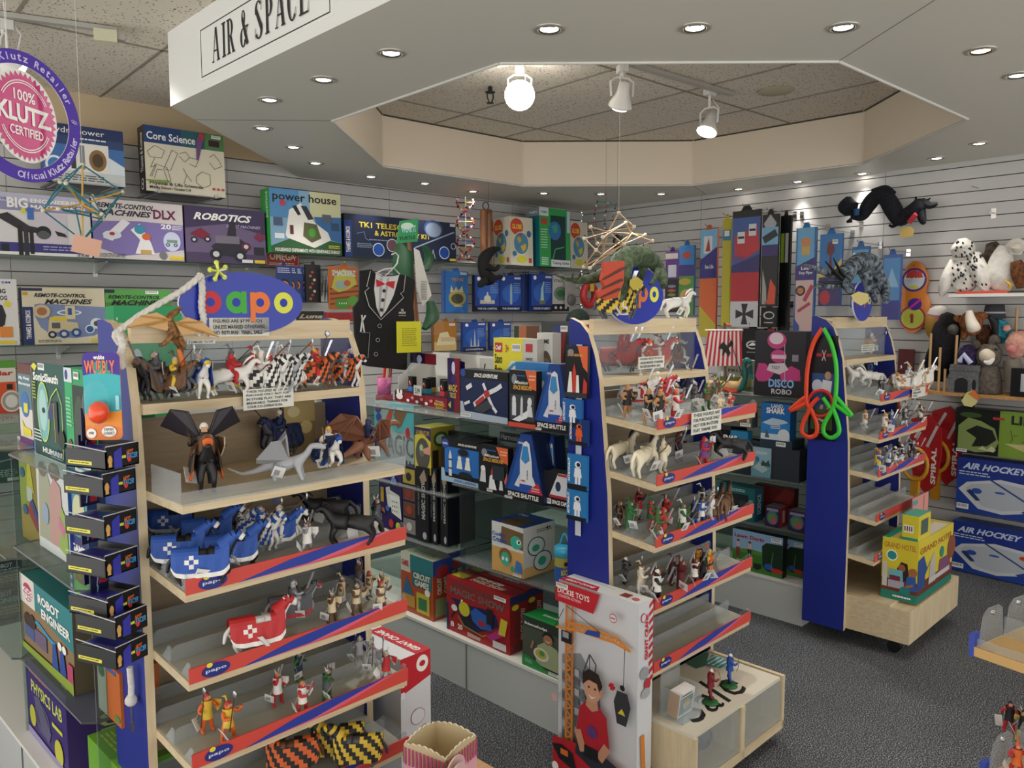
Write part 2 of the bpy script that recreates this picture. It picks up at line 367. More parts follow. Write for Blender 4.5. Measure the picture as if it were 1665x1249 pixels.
o = mb.obj('department_sign', None, FS.w((0, 0, 0)), FS.a)
tag(o, 'white AIR & SPACE sign panel with thin black border on the bulkhead face', 'sign')
# ---------------------------------------------------------------- ceiling lamps
LAMP = mat('#ffffff', .5, emit=14, ecol='#fff6ea'); LAMPW = mat('#fffffe', .5, emit=12, ecol='#ffd9a8')
dl = [(636, 86), (526, 129), (438, 162), (427, 208), (477, 239), (513, 265), (603, 287), (691, 298), (769, 311), (884, 314), (977, 315), (1075, 315),
      (1201, 307), (1297, 295), (1402, 282), (1523, 257), (1592, 233), (1655, 122), (1595, 82), (1371, 44), (1130, 45), (893, 47)]
names = {0: 'above the AIR & SPACE corner, largest on the left side', 1: 'second along the left side of the bulkhead', 2: 'nearest the sloping sign corner', 3: 'just past the left seam of the bulkhead'}
ringm = mat('#b9b5aa', .3, .6)
spot = bpy.data.lights.new('downlight_bulb', 'SPOT'); spot.energy = DOWN_W; spot.spot_size = math.radians(70); spot.spot_blend = 1; spot.shadow_soft_size = .03; spot.color = (1, .955, .89)
rmb = MB(); rmb.lathe([(.052, 0), (.052, -.004), (.04, -.006), (.038, -.002), (.032, .012)], ringm, 28)
rmb.lathe([(.036, -.0045), (.034, -.0065), (.030, -.002)], mat('#3a3833', .4), 28)
ring_me = rmb.mesh('ring'); lmb = MB(); lmb.lathe([(.0005, -.006), (.02, -.0045), (.03, -.001)], LAMP, 24); lamp_me = lmb.mesh('bulb')
lmb = MB(); lmb.lathe([(.0005, -.006), (.02, -.0045), (.03, -.001)], LAMPW, 24); lampw_me = lmb.mesh('bulb')
side = ['left', 'left', 'left', 'left', 'left', 'left', 'left', 'back', 'back', 'back', 'back', 'back', 'back', 'right', 'right', 'right', 'right', 'right', 'right', 'near', 'near', 'near']
cnt = {}
ordn = ['first', 'second', 'third', 'fourth', 'fifth', 'sixth', 'seventh', 'eighth', 'ninth', 'tenth', 'eleventh', 'twelfth', 'thirteenth', 'fourteenth', 'fifteenth', 'sixteenth']
for i, q in enumerate(dl):
    x, y = so(*q); sd = side[i]; cnt[sd] = cnt.get(sd, 0)+1
    lab = {'left': 'recessed downlight, %s from the front along the left side of the bulkhead', 'back': 'recessed downlight, %s from the left along the far side of the bulkhead',
           'right': 'recessed downlight, %s from the back along the right side of the bulkhead', 'near': 'large bright downlight, %s from the right on the near side'}[sd] % ordn[cnt[sd]-1]
    t = thing('recessed_downlight', lab, 'ceiling light', (x, y, SOF), 0, 'downlights in the bulkhead')
    put('trim_ring', ring_me, t); put('bulb', lampw_me if i == 18 else lamp_me, t)
    put('bulb_light', spot, t, (0, 0, -.012))
# sprinkler, speaker grille
P = F0.un(797, 140, Z=CEIL-.0)
sp = MB(); sp.tube([(0, 0, 0), (0, 0, -.03)], .012, BLACK, 10); sp.tube([(-.02, 0, -.03), (-.022, 0, -.055), (-.008, 0, -.085)], .004, BLACK, 6); sp.tube([(.02, 0, -.03), (.022, 0, -.055), (.008, 0, -.085)], .004, BLACK, 6)
sp.lathe([(.028, -.028), (.028, -.032), (.001, -.032)], BLACK, 14); sp.lathe([(.001, -.085), (.02, -.085), (.02, -.089), (.001, -.09)], BLACK, 12)
tag(sp.obj('sprinkler_head', None, (P.x, P.y, CEIL-.004)), 'small black sprinkler head on the light well ceiling', 'sprinkler')
P = F0.un(1262, 147, Z=CEIL); sp = MB(); sp.lathe([(.001, -.008), (.09, -.007), (.1, 0)], mat('#b7ab93', .7), 28)
tag(sp.obj('ceiling_speaker', None, (P.x, P.y, CEIL-.002)), 'flat round beige disc on the light well ceiling', 'ceiling speaker')
# track heads
def track_head(label, x, y, z, yaw, tilt, bulb_r, bulb_em, on=True, sc=1.0, stem_=.10):
    t = thing('track_spotlight', label, 'spotlight', (x, y, z), yaw, 'track spotlights'); t.scale = (sc,)*3
    wm = mat('#d8d6d0', .35)
    b = MB(); b.box(-.022, -.03, -.035, .022, .03, 0, wm); b.tube([(0, 0, -.035), (0, 0, -stem_)], .008, wm, 8); b.obj('mount', t)
    y_ = MB(); z0 = -stem_
    y_.tube([(-.055, 0, z0-.09), (-.06, 0, z0-.02), (-.03, 0, z0), (.03, 0, z0), (.06, 0, z0-.02), (.055, 0, z0-.09)], .006, wm, 6); y_.obj('yoke', t)
    h = put('lamp_head', None, t, (0, 0, z0-.09), (tilt, 0, 0))
    m1 = MB(); m1.lathe([(.001, .075), (.026, .072), (.03, .03), (.04, .0), (.058, -.04), (.06, -.05), (.055, -.05)], wm, 22); m1.obj('shade', h)
    m2 = MB(); m2.lathe([(.001, -.055-bulb_r*.35), (bulb_r*.7, -.052-bulb_r*.2), (bulb_r, -.045), (bulb_r*.8, -.02)], mat('#ffffff', .4, emit=bulb_em, ecol='#fffdf8'), 22); m2.obj('bulb', h)
    c = MB(); c.tube([(.0, .03, z0+.05), (.03, .05, z0-.0), (.02, .04, z0-.05), (0, .02, z0-.06)], .0035, wm, 6); c.obj('cord', t)
    if on:
        l = bpy.data.lights.new('spot_bulb', 'SPOT'); l.energy = TRACK_W; l.spot_size = math.radians(100); l.spot_blend = .8; l.shadow_soft_size = .05; l.color = (1, .97, .93)
        put('bulb_light', l, h, (0, 0, -.09))
    return t
trm = mat('#a9a69e', .5)
def track(label, a, b, z=CEIL):
    m = MB(); a = Vector(a); b = Vector(b); d = (b-a).normalized(); n = Vector((-d.y, d.x, 0))*.018
    v = [a-n, b-n, b+n, a+n]; m.add([(p.x, p.y, zz) for zz in (z-.024, z-.004) for p in v], [(3,2,1,0),(4,5,6,7),(0,1,5,4),(1,2,6,5),(2,3,7,6),(3,0,4,7)], trm)
    tag(m.obj('lighting_track'), label, 'lighting track')
p = F0.un(1065, 118, Z=CEIL-.02); q = F0.un(1190, 155, Z=CEIL-.02)
d = Vector((q.x-p.x, q.y-p.y, 0)); track('white lighting track crossing the tiles inside the light well', (p.x-d.x*1.3, p.y-d.y*1.3, 0), (q.x, q.y, 0))
a = F0.un(845, 112, Z=CEIL-.02); track_head('glowing track spotlight, left of three in the light well, facing the shop', a.x, a.y, CEIL-.004, math.radians(-42), math.radians(-62), .075, 30, sc=1.0, stem_=.045)
a = F0.un(1012, 104, Z=CEIL-.02); track_head('middle of three track spotlights in the light well, seen from behind', a.x, a.y, CEIL-.026, math.radians(150), math.radians(-35), .055, 8, stem_=.06)
a = F0.un(1154, 150, Z=CEIL-.02); track_head('right of three track spotlights in the light well, above the corner', a.x, a.y, CEIL-.004, math.radians(-90), math.radians(-25), .05, 16, stem_=.10)
a = F0.un(-60, 18, Z=CEIL-.02); b = F0.un(190, 52, Z=CEIL-.02); track('long white lighting track on the ceiling above the round purple sign', (a.x, a.y, 0), (b.x, b.y, 0))
a = F0.un(4, 30, Z=CEIL-.02); track_head('white track spotlight at the top left corner of the photo', a.x, a.y, CEIL-.026, math.radians(-90), math.radians(50), .05, 10, sc=1.15, stem_=.05)
a = F0.un(172, 52, Z=CEIL-.03); m = MB(); m.box(-.045, -.03, -.05, .045, .03, 0, mat('#c9c6a8', .5)); m.box(.045, -.018, -.034, .075, .018, -.01, trm)
tag(m.obj('track_end_feed', None, (a.x, a.y, CEIL-.026), math.radians(-20)), 'small cream connector box at the end of the long ceiling track', 'connector box')
# ================================================================ FIGURE STANDS (end caps) AND GLASS GONDOLAS
PROF = [(0, .07), (0, .9), (.002, 1.2), (.015, 1.36), (.035, 1.45), (.07, 1.515), (.12, 1.552), (.17, 1.562), (.225, 1.562), (.225, .07)]
STW = .63
PROF2 = [(0, .07), (0, .67), (.012, .98), (.035, 1.2), (.052, 1.36), (.072, 1.44), (.1, 1.51), (.135, 1.545), (.18, 1.562), (.225, 1.562), (.225, .07)]
BK = {}
def stand(fr, label, PROF, bk):
    PROF = PROF[:-2]+[(bk, 1.562), (bk, .07)]
    k_ = .0 if PROF[2][0] < .01 else .04
    t = thing('figurine_display_stand', label, 'display stand', fr.w((0, 0, 0)), fr.a)
    for x in (-.011, STW+.011):
        m = MB(); n = len(PROF); x0, x1 = x-.011, x+.011
        pts = [(y, z) for y, z in PROF]
        m.add([(x0, y, z) for y, z in pts], [tuple(range(n))], BLUE); m.add([(x1, y, z) for y, z in pts], [tuple(range(n))[::-1]], BLUE)
        m.add([(xx, y, z) for xx in (x0, x1) for y, z in pts], [(i, (i+1) % n, n+(i+1) % n, n+i) for i in range(n)], PLYV)
        m.obj('side_panel', t)
    m = MB(); BK[t.name] = bk-.02; m.box(0, bk-.018, .1, STW, bk-.004, 1.30, BACKW); m.obj('back_board', t)
    m = MB(); m.box(0, .055+k_, 1.505, STW, .075+k_, 1.558, PLY); m.obj('header_board', t); m = MB(); m.box(0, .075+k_, 1.54, STW, bk, 1.553, PLY); m.obj('top_board', t)
    m = MB(); m.box(0, .06+k_, 1.361, STW, .063+k_, 1.505, SHEET); m.box(0, bk-.02, 1.361, STW, bk-.017, 1.5, SHEET); m.obj('acrylic_guard', t)
    m = MB(); m.box(0, .0+k_, 1.335, STW, bk-.01, 1.36, PLY); m.obj('top_shelf', t)
    return t
RED = mat('#cf4a40', .4); STBL = mat('#2a3f9c', .4); PINK = mat('#d8607c', .4); PAP = mat('#20307e', .4)
def pshelf(t, z, out, strip=True, logo=True, fins=3, flatfront=False, w=STW, clipx=None):
    """one tilted figure shelf: board, clear stepped tray, printed price strip."""
    x0, x1 = -.0, w; rise = .035; bk = BK[t.name]
    b = MB(); xe = clipx or x1
    M = Matrix.Translation((0, -out, z)) @ Matrix.Rotation(math.atan2(rise, out+bk), 4, 'X'); L = math.hypot(out+bk, rise)
    if flatfront: M = Matrix.Translation((0, -out, z)); rise = 0; L = out+bk
    b.prism([(x0, .0), (xe, .0), (xe, L), (x0, L)], -.022, 0, PLY, M)
    s = b.obj('shelf_board', t)
    a = MB()
    if flatfront:
        hh = .055
        a.box(x0, -.004, -.004, xe, -.001, hh*.5, ACR, M); a.box(x0-.003, 0, 0, x0, .16, hh*1.3, ACR, M); a.box(xe, 0, 0, xe+.003, .16, hh*1.3, ACR, M)
        a.obj('acrylic_tray', t); return M
    a.box(x0+.003, .002, .001, xe-.003, L-.01, .0035, ACR, M)
    for k in range(fins+1):
        y = .004 + k*(L-.02)/(fins+.6); hh = .042
        pts = [(x0+.004, .003), (xe-.004, .003), (xe-.004, hh-.012), (xe-.016, hh), (x0+.016, hh), (x0+.004, hh-.012)]
        if k: a.prism(pts, y, y+.0025, ACR, M, axis='Y')
        for xx in (x0+.003, xe-.0055): a.prism([(y, .003), (y+.045, .003), (y+.012, hh), (y, hh)], xx, xx+.0025, ACR, M, axis='X')
    a.obj('clear_stepped_tray', t)
    if strip:
        p = MB(); h = .032
        W2 = xe-x0; MM = Matrix.Translation((x0, -out-.004, z-.004)) @ Matrix(((1,0,0,0),(0,0,-1,0),(0,1,0,0),(0,0,0,1)))
        p.box(x0, -out-.004, z-.004, xe, -out, z+h, RED)
        if clipx is None:
            art(p, [('p', [(.2, 0), (.5, 0), (.66, .22), (.92, 1), (.8, 1), (.5, .3)], PINK), ('p', [(.2, 0), (.5, .12), (.87, 1), (.6, 1), (.42, .7)], STBL)], MM, W2, h+.004)
        if logo: art(p, [('e', .1, .5, .055, .46, PAP), ('t', .06, .36, .08, .22, 'papo', '#d8d8e8'), ('e', .075, .9, .012, .16, '#e6d84a')], MM, W2, h+.004, .0022)
        p.obj('price_strip', t)
    return M
st1 = stand(F1, 'nearest blue-sided figurine stand with a large papo sign, at left', PROF, .215)
SH1 = [pshelf(st1, 1.15, .2, flatfront=True)] + [pshelf(st1, z, .2) for z in (.945, .735, .53, .325)]
st2 = stand(F2, 'middle blue-sided figurine stand below the green dragon puppet', PROF2, .185)
SH2 = [pshelf(st2, z, .165) for z in (1.215, 1.035, .835, .63, .42)]
st3 = stand(F3, 'farthest blue-sided figurine stand, on castors at the right', PROF2, .205)
SH3 = [pshelf(st3, z, .12) for z in (1.18, 1.005, .83)] + [pshelf(st3, z, .12, clipx=None if 0 else .63) for z in (.62, .43)]
# castor base of the far stand
def castor(m, x, y): m.tube([(x-.016, y, .03), (x+.016, y, .03)], .03, BLACK, 14); m.box(x-.02, y-.018, .045, x+.02, y+.018, .075, BLACK)
m = MB(); m.box(0, -.285, .08, .70, .0, .235, PLY); m.box(.0, -.287, .08, .7, -.285, .235, PLYV); m.box(0, -.2, .235, .63, .2, .245, PLY); m.obj('base_box', st3)
for q in ((.08, -.2), (.62, -.2), (.62, -.02)):
    m = MB(); castor(m, *q); m.obj('castor', st3)
# low drawer box under the middle stand, with two open bins
t = thing('wheeled_storage_box', 'pale wooden storage box with two clear-fronted bins under the middle stand', 'storage box', F2.w((0, 0, 0)), F2.a)
x0, x1, y0, y1, z0, z1 = .02, .625, -.315, .0, .05, .252
m = MB(); m.box(x0, y0+.005, z1-.012, x1-.03, y1, z1, mat('#d9d2c0', .4)); art(m, [('t', .12, .12, .62, .5, 'Sale', '#17171a', 'i'), ('p', [(.93, .55), (.99, .62), (.99, .9), (.8, .8), (.84, .62)], '#35898a'), ('rows', .84, .58, .15, .3, 5, '#c9e3e2'), ('p', [(.72, .82), (.8, .78), (.99, .94), (.99, .99), (.74, .99)], '#4a7358')], Matrix.Translation((x0, y0, z1)), x1-x0-.03, y1-y0); m.obj('lid', t)
m = MB(); m.box(x0, y0, z0, x0+.016, y1, z1-.012, PLYV); m.box(x1-.016, y0, z0, x1, y1, z1, PLYV); m.box(x0, y0, z0, x1, y1, z0+.03, PLY); m.box((x0+x1)/2-.012, y0, z0, (x0+x1)/2+.012, y1, z1-.012, PLYV); m.box(x0, y1-.01, z0, x1, y1, z1-.012, PLY); m.obj('case', t)
for a in (x0+.016, (x0+x1)/2+.012):
    m = MB(); m.box(a, y0+.006, z0+.03, a+.27, y0+.009, z1-.012, ACR); m.obj('clear_front', t)
for q in ((.08, -.25), (.56, -.25)):
    m = MB(); m.tube([(q[0]-.014, q[1], .024), (q[0]+.014, q[1], .024)], .024, BLACK, 12); m.obj('castor', t)
# papo oval signs on top of the stands
def oval(fr, c, rx, rz, label, sx=1):
    t = thing('oval_papo_sign', label, 'sign', fr.w((c.x, c.y, c.z)), fr.a, 'oval papo signs')
    m = MB(); n = 48; pts = ell(0, 0, rx, rz, n)
    m.prism(pts, -.004, .004, mat('#1b32a6', .3), axis='Y', msides=mat('#dfe3ea', .4)); m.obj('board', t)
    M = Matrix(((1,0,0,-rx),(0,0,-1,-.004),(0,1,0,-rz),(0,0,0,1))); w, h = 2*rx, 2*rz
    def ringp(cx, cy, r, c, r2=.4):
        a = [('e', cx, cy, r, r*rx/rz, c), ('e', cx, cy, r*r2, r*r2*rx/rz, '#1b32a6')]; return a
    r = .083; k = rx/rz
    specs = (('p', .235, '#c8242a'), ('a', .435, '#3fa93a'), ('p', .63, '#e8772e'), ('o', .83, '#dde04a'))
    for ch, cx, col in specs:
        mm = MB(); it = ringp(cx, .52, r, col)
        if ch == 'p': it += [('r', cx-r, .52-r*k*1.75, .042, r*k*2.7, col)]
        if ch == 'a': it += [('r', cx+r-.042, .52-r*k, .042, r*k*2, col)]
        art(mm, it, M, w, h, .0006); mm.obj('letter_'+ch, t)
    return t
c = F1.un(396, 492, Y=.05); e = F1.un(296, 492, Y=.05); c.z = F1.un(396, 494, Y=.05).z
rz = F1.un(396, 443, Y=.05).z-c.z
oval(F1, c, (F1.un(496, 492, Y=.05).x-e.x)/2, rz, 'large blue oval papo sign on the nearest stand, yellow flower at its rim')
c = F2.un(1032, 480, Y=.05); oval(F2, c, .165, .1, 'blue oval papo sign half hidden behind the green dragon puppet')
c = F3.un(1402, 490, Y=.05); oval(F3, c, .115, .095, 'small blue oval papo sign on the far stand under the grey dragon puppet')
# ---------------------------------------------------------------- gondolas
def gondola(fr, label, y0, y1, xf, w, shelves, baseh=.2):
    t = thing('glass_gondola', label, 'display case', fr.w((0, 0, 0)), fr.a, 'white and glass gondolas')
    m = MB(); m.box(xf, y0, .0, xf+w, y1, baseh, mat('#c9ccca', .35)); m.box(xf-.004, y0-.004, baseh, xf+w, y1, baseh+.012, WHITE2)
    for y in np.arange(y0+.62, y1-.1, .62): m.box(xf-.0045, y-.0015, .0, xf, y+.0015, baseh, '#77777a')
    m.obj('plinth', t)
    xs = xf+w*.5
    for k, (z, ya, yb, cut) in enumerate(shelves):
        m = MB(); xa = xf+.0
        xs = xf+w if z > 1.1 else xf+w*.5
        pts = [(xa+cut, ya), (xs, ya), (xs, yb), (xa+cut, yb), (xa, yb-cut), (xa, ya+cut)] if cut else [(xa, ya), (xs, ya), (xs, yb), (xa, yb)]
        m.prism(pts, z-.006, z, GLASS, msides=GEDGE); m.obj('glass_shelf', t)
    xs = xf+w*.5
    for y in (y0+.004, y0+.69, y1):
        m = MB(); m.box(xf+.03, y-.003, baseh+.01, xs, y+.003, 1.14, GLASS); m.obj('glass_divider', t)
    m = MB(); m.box(xs-.003, y0, baseh+.01, xs+.003, y1, 1.14, clear('back_glass', '#b4c0bc', .1, .6)); m.obj('back_glass', t)
    for z, ya, yb, cut in shelves:
        for y in (ya+.1, yb-.1):
            m = MB(); m.tube([(xf+.16, y, z-.03), (xf+.16, y, z+.012)], .012, CHROME, 12); m.obj('glass_clip', t)
    return t
gondola(F1, 'glass shelved gondola with white plinth at the left edge', .24, 2.0, -.09, .8, [(1.15, .24, .86, .03), (1.15, .88, 1.95, .05), (.80, .88, 1.95, .05), (.86, .24, .86, .03), (.50, .24, .86, .03), (.47, .88, 1.95, .05)])
gondola(F2, 'glass shelved gondola between the first and middle stands', .192, 2.0, .06, .55, [(1.145, .192, .84, 0), (1.145, .86, 2.0, 0), (.865, .192, .9, 0), (.80, .93, 2.0, 0), (.545, .192, .9, 0), (.56, .93, 2.0, 0)])
gondola(F3, 'glass shelved gondola between the middle and far stands', .24, 2.2, .06, .55, [(1.15, .24, 1.2, 0), (.72, .24, 1.2, 0), (.47, .24, 1.2, 0), (1.15, 1.22, 2.2, 0), (.72, 1.22, 2.2, 0)])
# ---------------------------------------------------------------- wall shelves on the left wall
BR = mat('#b9b9b6', .3, .6)
def wshelf(label, a, b, d=.32, mt=GLASS, zoff=0, name='glass_wall_shelf', fr=None, Y=None):
    Y = WY-d if Y is None else Y; A, B = F0.un(*a, Y=Y), F0.un(*b, Y=Y); z = (A.z+B.z)/2
    t = thing(name, label, 'shelf', (A.x, WY, z)); w = B.x-A.x
    m = MB(); m.box(0, Y-WY, -.008, w, -.0, 0, mt); m.obj('shelf_board', t)
    x = .22
    while x < w:
        m = MB(); m.prism([(0, -.012), (-d*.8, -.012), (-d*.8, -.02), (0, -.075)], x-.002, x+.002, BR, axis='X'); m.box(x-.012, -.004, -.09, x+.012, 0, -.01, BR); m.obj('bracket', t); x += .6
    return z
Z1 = wshelf('long glass wall shelf holding the BIG, DLX and ROBOTICS kits', (-120, 409), (434, 430))
Z2 = wshelf('glass wall shelf holding the telescope kit and globe boxes', (436, 416), (968, 434))
Z3 = wshelf('glass wall shelf with the REMOTE-CONTROL MACHINES boxes, level with the stand top', (-200, 566), (300, 556))
Z4 = wshelf('lower glass wall shelf with the orange solar box', (-200, 692), (250, 656))
# ================================================================ LEFT WALL GOODS
BR_ = STEEL; W_ = '#f2f0ea'; K_ = '#16161a'
def wb(name, label, a, b, ytop, depth, cols, arts, z, Y=4.8, cat='boxed toy kit', group=None, tilt=-.03):
    return cart(name, label, cat, F0, a, b, ytop, depth, cols, arts, group, z=z+.001, tilt=tilt, Y=Y)
def wheels(x, y, r, c='#22222a', k=1.3): return [('e', x, y, r, r*k, c), ('e', x, y, r*.5, r*k*.5, '#c9c9cf')]
# upper row on angled brackets
za = F0.un(204, 304, Y=4.78).z; zb = F0.un(300, 315, Y=4.78).z
wb('science_kit_box', 'blue hydropower kit box on the wall behind the round purple sign', (72, 290), (204, 304), 196, .07, {'o': '#27406e', 't': '#1c2d50'}, {'f': [
    ('r', 0, 0, 1, .2, '#cfd3d2'), ('r', 0, .2, 1, .45, '#3f6fae'), ('r', 0, .8, 1, .2, '#1d2f5e'), ('t', .1, .82, .66, .13, 'hydropower', W_, ''), ('rows', .4, .75, .4, .05, 1, W_),
    ('p', [(0, .2), (.3, .45), (.55, .32), (.8, .5), (1, .35), (1, .2)], '#dfe7ee'), ('e', .13, .28, .11, .16, '#e9eef2'), ('e', .13, .28, .08, .12, '#3a7ab8'),
    ('r', .3, .2, .5, .5, '#e9e6dc'), ('r', .33, .24, .06, .42, '#3a3a40'), ('r', .44, .24, .06, .42, '#8a8a90'), ('e', .66, .42, .11, .19, '#8d6a3a'), ('e', .66, .42, .07, .12, '#4f3c22'), ('r', .3, .5, .05, .15, '#c53030'), ('rows', .1, .03, .7, .12, 3, '#555')]}, za)
wb('science_kit_box', 'black and cream Core Science box, topmost on the left wall', (238, 309), (367, 317), 202, .11, {'o': '#141418', 'l': '#141418', 't': '#1a1a1e'}, {'f': [
    ('r', .0, 0, 1, 1, '#d9d1ba'), ('r', 0, .74, 1, .26, '#1f3f72'), ('r', .45, .74, .3, .26, '#265c68'), ('r', .75, .74, .25, .26, '#4e7d48'), ('t', .03, .79, .6, .12, 'Core Science', W_, 'b'),
    ('r', .8, .8, .14, .1, '#3a1820'), ('bar', .84, .93, .12, .05)] + [('l', p, .008, '#6a6558') for p in ([(.03, .6), (.12, .7), (.24, .64), (.2, .52), (.06, .52), (.03, .6)], [(.12, .52), (.06, .36), (.13, .4), (.07, .22)], [(.22, .36), (.33, .66), (.4, .62), (.3, .34), (.22, .36)], [(.1, .2), (.14, .34), (.22, .34), (.26, .18), (.3, .18), (.26, .38), (.12, .42), (.05, .22)], [(.42, .62), (.5, .66), (.55, .58), (.48, .5), (.42, .58)], [(.55, .58), (.66, .56), (.62, .44), (.54, .48)], [(.62, .3), (.7, .38), (.8, .34), (.8, .18), (.7, .12), (.62, .2), (.62, .3)], [(.8, .62), (.86, .68), (.92, .6), (.96, .5), (.86, .44), (.8, .54)], [(.46, .4), (.5, .3), (.46, .16)], [(.5, .3), (.56, .2)])] +
    [('t', .04, .09, .66, .065, 'Physical & Life Sciences', K_), ('t', .04, .04, .5, .045, 'Middle School / Grades 5-8', K_, 'b'), ('p', [(.64, .86), (.68, .99), (.74, .97), (.66, .55), (.63, .56)], '#6d4a7e'), ('p', [(.67, .9), (.68, .99), (.75, .97), (.73, .86)], '#b03a40')] +
    [('e', x, .12, .02, .02, '#b8404c') for x in (.84, .9, .96)] + [('p', [(.0, .17), (.24, .18), (.3, .16), (.24, .14), (0, .15)], '#7a9a3a')],
    'l': [('t', .3, .3, .42, .6, 'Thames & Kosmos', W_, 'bv'), ('e', .5, .16, .2, .045, W_), ('e', .5, .16, .13, .03, K_), ('e', .5, .08, .2, .045, W_), ('e', .5, .08, .13, .03, K_)]}, zb)
for z_, a_, b_, lb in ((za, 72, 204, 'hydropower'), (zb, 238, 367, 'Core Science')):
    xa_, xb_ = F0.un(a_, 300, Y=4.79).x, F0.un(b_, 300, Y=4.79).x; m = MB(); m.box(xa_+.04, 4.785, z_-.006, xb_-.04, WY, z_, BR_)
    for x_ in (xa_+.06, xb_-.07): m.box(x_, 4.78, z_-.008, x_+.012, WY, z_+.012, CHROME)
    tag(m.obj('box_holder'), 'metal wall holder carrying the %s box' % lb, 'shelf bracket')
# first long shelf
wb('engineering_kit_box', 'huge BIG ENGINEERING MAKERSPACE box at the left photo edge', (-60, 409), (150, 415), 306, .1, {'o': '#d9d7d4', 't': '#5b5590'}, {'f': [
    ('r', 0, .72, 1, .28, '#8d8bb0'), ('r', .28, .86, .72, .14, '#b9b8cf'), ('r', 0, 0, 1, .05, W_), ('r', 0, .05, 1, .15, '#3a3480'), ('r', .28, .05, .06, .12, K_), ('t', .28, .88, .06, .04, 'THE', '#5a5590'),
    ('t', .34, .76, .16, .17, 'BIG', W_, 'B'), ('t', .52, .86, .44, .07, 'ENGINEERING', W_, 'B'), ('t', .52, .76, .44, .07, 'MAKERSPACE', W_, 'B'), ('r', .5, .2, .3, .5, '#cfc6cf'),
    ('p', [(.24, .62), (.34, .68), (.5, .48), (.62, .44), (.62, .36), (.45, .38), (.3, .55)], '#26242a'), ('r', .41, .0, .035, .48, K_), ('r', .455, .0, .035, .48, '#2c2a30'), ('r', .50, .02, .03, .4, K_), ('e', .61, .38, .06, .11, K_), ('e', .61, .34, .05, .07, '#55555c'), ('r', .49, .58, .05, .2, '#3c6cb4'), ('e', .46, .72, .02, .04, '#d7d23a'), ('p', [(.7, .42), (.78, .38), (.8, .32), (.72, .34)], '#1e1e22'),
    ('rows', .6, .08, .3, .09, 2, '#a9a6d0'), ('t', .87, .01, .1, .035, '258', K_)]}, Z1)
wb('engineering_kit_box', 'purple REMOTE-CONTROL MACHINES DLX box on the long wall shelf', (153, 416), (300, 421), 321, .1, {'o': '#5a4a90', 'l': '#2d2a66', 't': '#8a80a8'}, {'f': [
    ('r', 0, 0, 1, 1, '#d5cdcb'), ('p', [(0, .2), (.3, .05), (1, .2), (1, .64), (.5, .66), (0, .62)], '#8273b0'), ('p', [(0, .06), (.6, .0), (1, .14), (1, 0), (0, 0)], '#d9d4cf'),
    ('t', .05, .85, .62, .09, 'REMOTE-CONTROL', '#2b2836', 'Bi'), ('t', .06, .73, .58, .1, 'MACHINES', '#2b2836', 'Bi'), ('t', .66, .72, .26, .16, 'DLX', '#6e1f4e', 'B'), ('t', .74, .55, .12, .09, '20', W_, 'B'), ('rows', .87, .54, .12, .09, 3, W_),
    ('p', [(.1, .35), (.32, .68), (.4, .62), (.2, .3)], '#e8e6ea'), ('e', .2, .4, .1, .07, '#d9dbe4'), ('e', .2, .42, .03, .03, '#b03040'), ('p', [(.4, .5), (.5, .62), (.56, .46), (.62, .3), (.66, .1), (.44, .1), (.5, .34)], '#eceaea'), ('e', .5, .52, .06, .08, '#3d8fae'), ('e', .57, .4, .05, .06, '#d8683a'), ('r', .5, .1, .12, .07, '#caa35a'),
    ('e', .86, .34, .1, .17, '#cfd6ea')] + wheels(.81, .28, .025, '#34507a') + wheels(.9, .28, .025, '#34507a') + [('r', .8, .32, .12, .05, '#7a9a8a'), ('e', .75, .09, .045, .07, '#777'), ('r', .82, .02, .17, .06, '#e3c63c'), ('rows', .04, .02, .3, .07, 3, '#444')],
    'l': [('t', .25, .1, .5, .6, 'THAMES & KOSMOS', W_, 'bv')]}, Z1)
wb('engineering_kit_box', 'dark purple ROBOTICS smart machines box beside the DLX kit', (303, 421), (433, 427), 333, .1, {'o': '#2f2438', 't': '#6a5a80'}, {'f': [
    ('r', 0, 0, 1, 1, '#6a5a7c'), ('p', [(0, .6), (.5, .72), (1, .55), (1, 1), (0, 1)], '#3f3154'), ('r', 0, 0, 1, .18, '#4a3d5c'), ('t', .5, .66, .44, .05, 'SMART MACHINES', '#c9bfe0', 'i'),
    ('p', [(.3, .3), (.5, .5), (.55, .8), (.62, .78), (.62, .5), (.8, .34), (.7, .1), (.4, .14)], '#2b2733'), ('p', [(.38, .84), (.5, .9), (.6, .84), (.54, .74), (.42, .76)], '#40355c'), ('r', .36, .36, .3, .14, '#77707c')] + wheels(.36, .16, .08) + wheels(.66, .14, .08) + wheels(.74, .32, .06, '#5e2038') +
    wheels(.1, .4, .04) + wheels(.26, .42, .04) + [('p', [(.05, .5), (.18, .62), (.3, .5), (.2, .42)], '#7c2038'), ('p', [(.84, .5), (.92, .62), (1, .5), (.92, .42)], '#7a2a4a'), ('r', .84, .18, .13, .14, '#2a2830'), ('r', .84, .02, .14, .06, '#e0c23c'), ('r', .68, .02, .14, .06, '#ddd'), ('t', .1, .76, .72, .13, 'ROBOTICS', W_, 'Bi')]}, Z1)
